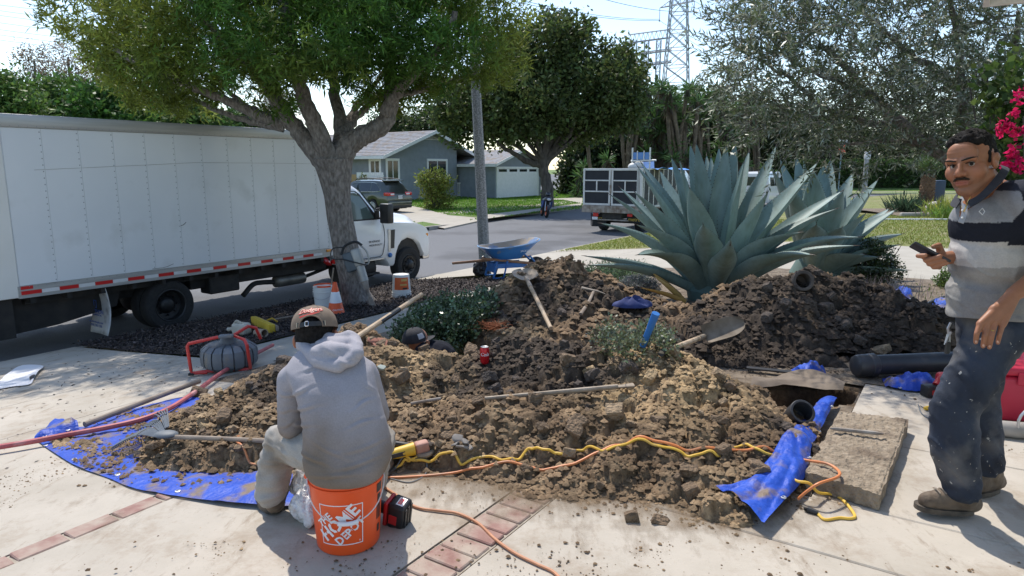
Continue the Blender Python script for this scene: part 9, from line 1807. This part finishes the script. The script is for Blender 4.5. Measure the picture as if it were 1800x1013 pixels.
strip3('collar',NB,OBt,m_collar); strip3('collar',[S(1690,350,2.86),S(1682,346,2.93),S(1688,335,3.0)],[S(1680,366,2.85),S(1670,360,2.93),S(1678,345,3.03)],m_collar)
strip3('placket',[S(1690,356,2.79),S(1690,374,2.775),S(1684,390,2.775)],[S(1702,362,2.765),S(1699,378,2.76),S(1694,393,2.765)],pm('placket_grey',(.30,.31,.34),None,rough=.9))
for v in (383,370): part('button',MB().sph(S(1691.5,v,2.765),.0045,8,6),m_whtape,pm_,world=True)
part('necklace',MB().tube(bez([S(1706,346,2.765),S(1700,358,2.755),S(1694,372,2.765),S(1690,362,2.80)],6),.0022,6),pm('gold',(0.6,0.42,0.14),None,rough=.25,metal=1),pm_,world=True)
part('chest_emblem',MB().tube([S(1721,372,2.732),S(1727,378,2.731),S(1731,372,2.732),S(1727,366,2.734),S(1721,372,2.732)],.0016,5),m_whtape,pm_,world=True)
rgc = S(1745,583,2.716); part('ring',MB().lathe([(.0112,-.002),(.0122,-.002),(.0122,.002),(.0112,.002),(.0112,-.002)],16,(lambda M: (setattr(M,'translation',rgc + Vector((0,.004,0))),M)[1])((S(1743,591,2.715)-S(1749,566,2.725)).to_track_quat('Z','Y').to_matrix().to_4x4())),pm('gold',(0,0,0)),pm_,world=True)
for (u,v,t) in ((1716,601,2.716),(1729,608,2.716),(1739.5,609,2.716),(1754,601.5,2.717)): part('fingernail',MB().sph(S(u,v,t),(.005,.0035,.0055),8,6),pm('nail',(.50,.28,.20),None,rough=.35),pm_,world=True)
# jeans
def jeans_disp(V,N):
    a = fbm(V[:,0]*8 + V[:,2]*7,V[:,1]*8,V[:,2]*12 + V[:,0]*14,2); lo = np.clip((.30 - V[:,2])*4,0,1); V = V + N*(.006*np.clip(1-np.abs(a-.5)*8,-.2,1) + lo*.004*np.sin(V[:,2]*85 + V[:,0]*8))[:,None]; return V
sculpt('jeans',[('ell',(2.175,3.0,.94),(.150,.165,.11)),('cap',hipL + Vector((0,0,-.02)),.118,knL,.098),('cap',knL,.098,Vector((2.015,2.945,.36)),.100),('cap',Vector((2.015,2.945,.36)),.100,Vector((2.08,2.945,.155)),.080),('cap',hipR + Vector((0,0,-.02)),.112,knR,.092),('cap',knR,.092,Vector((2.30,3.16,.32)),.085),('cap',Vector((2.30,3.16,.32)),.085,Vector((2.355,3.185,.165)),.075)],.008,16,m_jeans,pm_,disp=jeans_disp)
hL = G(1716,912); tL = G(1612,908); boot(pm_,hL + Vector((-.01,.03,.012)),tL + Vector((.01,.02,.028)),Vector((2.10,2.945,.115)),Vector((2.085,2.945,.19)),1.05)
boot(pm_,Vector((2.44,3.22,.0)),Vector((2.20,3.15,.0)),Vector((2.39,3.205,.11)),Vector((2.36,3.19,.18)),1.05)
# phone, keys
q = [S(1603,434.5,2.93),S(1621,431,2.97),S(1671,458,2.93),S(1656,463,2.89)]; xa = (q[2]+q[3]-q[0]-q[1]).normalized(); Mp = frame((q[0]+q[1]+q[2]+q[3])/4 + Vector((0,.012,0)),xa,Vector((.25,.30,.9))); Mp = Mp
ph = thing('phone','dark mobile phone held in the standing man\'s right hand','phone',M=Mp); part('case',MB().rbox((-.080,-.037,-.006),(.080,.037,.004),.004,3),pm('phone_case',(.02,.021,.026),(.03,.031,.038),rough=.4,scale=30),ph); part('screen',MB().rbox((-.075,-.033,.0042),(.075,.033,.0055),.001,1),m_glass,ph)
kb = S(1668,585,2.86); ky = thing('key_bunch','bunch of keys on a clip hanging from the standing man\'s belt','keys',kb)
part('clip',MB().tube([S(1671,568,2.87),S(1666,578,2.86),S(1668,592,2.86),S(1672,584,2.865)],.005,6),m_silver,ky,world=True)
for (a,b) in (((1668,590),(1664,614)),((1668,590),(1669,618)),((1667,588),(1660,606))): part('key',MB().tube([S(*a,2.86),S(*b,2.86)],[.010,.004],6,True,None,.4),m_silver,ky,world=True)
part('fob',MB().rbox(tuple(S(1664,622,2.86) - Vector((.01,.006,0))),tuple(S(1664,622,2.86) + Vector((.012,.006,.05))),.004,1),m_black,ky,world=True)
# ---------------- man down in the pit
TP3 = 5.6; cc = S(735,600,TP3); p3 = thing('person','man in dark shirt and black cap bent low in the pit behind the left heap','person',Vector((cc.x + .1,cc.y,cc.z - .5)))
b3 = [('ell',cc,(.085,.10,.11)),('cap',cc + Vector((.03,-.01,-.05)),.055,S(765,618,TP3),.06),('cap',S(762,625,TP3),.10,S(775,690,TP3),.12),('cap',S(755,632,TP3-.1),.05,S(745,680,TP3-.2),.04),('cap',S(745,680,TP3-.2),.04,S(715,690,TP3-.2),.03),('cap',S(775,630,TP3+.1),.05,S(770,690,TP3+.15),.04),('cap',S(775,690,TP3),.10,S(760,760,TP3),.07),('ell',S(752,603,TP3-.085),(.02,.012,.03))]
for k in range(5): b3.append(('cap',S(715,690,TP3-.2),.012,S(700 - 3*k,684 + 5*k,TP3-.2),.009))
sculpt('body',b3,.009,3,m_skin,p3,col=lambda V: np.tile(SKIN,(len(V),1))); DKS = C3(.018,.019,.026)
sculpt('shirt',[('cap',S(750,616,TP3),.085,S(780,628,TP3),.10),('ell',S(766,628,TP3),(.16,.14,.13)),('ell',S(772,690,TP3),(.17,.15,.2)),('cap',S(746,620,TP3-.08),.07,S(740,672,TP3-.16),.06),('cap',S(784,630,TP3+.06),.07,S(788,690,TP3+.1),.06)],.011,6,m_cloth_a,p3,disp=creases(.014,9,9,7),col=lambda V: np.tile(DKS,(len(V),1)))
c3 = S(728,592,TP3-.02); m_cap3 = pm('black_cap',(.016,.016,.02),(.026,.026,.03),rough=.85,scale=40); cp3 = thing('cap','black cap with a pale patch worn by the man in the pit','cap',M=frame(c3,Vector((.93,-.1,.12)),Vector((-.30,-.05,.95)))); cp3.name = 'dark_cap'
part('crown',MB().lathe([(.104*math.cos(t)**.85,.105*math.sin(t)) for t in np.linspace(0,PI/2-.01,12)],28,M_T(0,0,-.03)),m_cap3,cp3,60); part('brim',MB().grid(lambda u,v: (.095*math.cos(-1.1+2.2*u) + .075*v*math.cos(-1.0+2.0*u),.10*math.sin(-1.1+2.2*u),-.028 + .012*v - .02*math.sin(-1.1+2.2*u)**2),16,4),m_cap3,cp3,60); part('button',MB().sph((0,0,.076),.008,8,6),m_cap3,cp3)
part('patch',MB().grid(lambda u,v: (.1035*math.cos(a_ := -.95 + .6*u)*math.cos(.25+.45*v)**.85 + .001,.1045*math.sin(a_)*math.cos(.25+.45*v)**.85 - .001,-.03 + .1055*math.sin(.25+.45*v)),8,5),pm('grey_patch',(.32,.32,.34),(.45,.45,.46),rough=.8,scale=30),cp3,60)
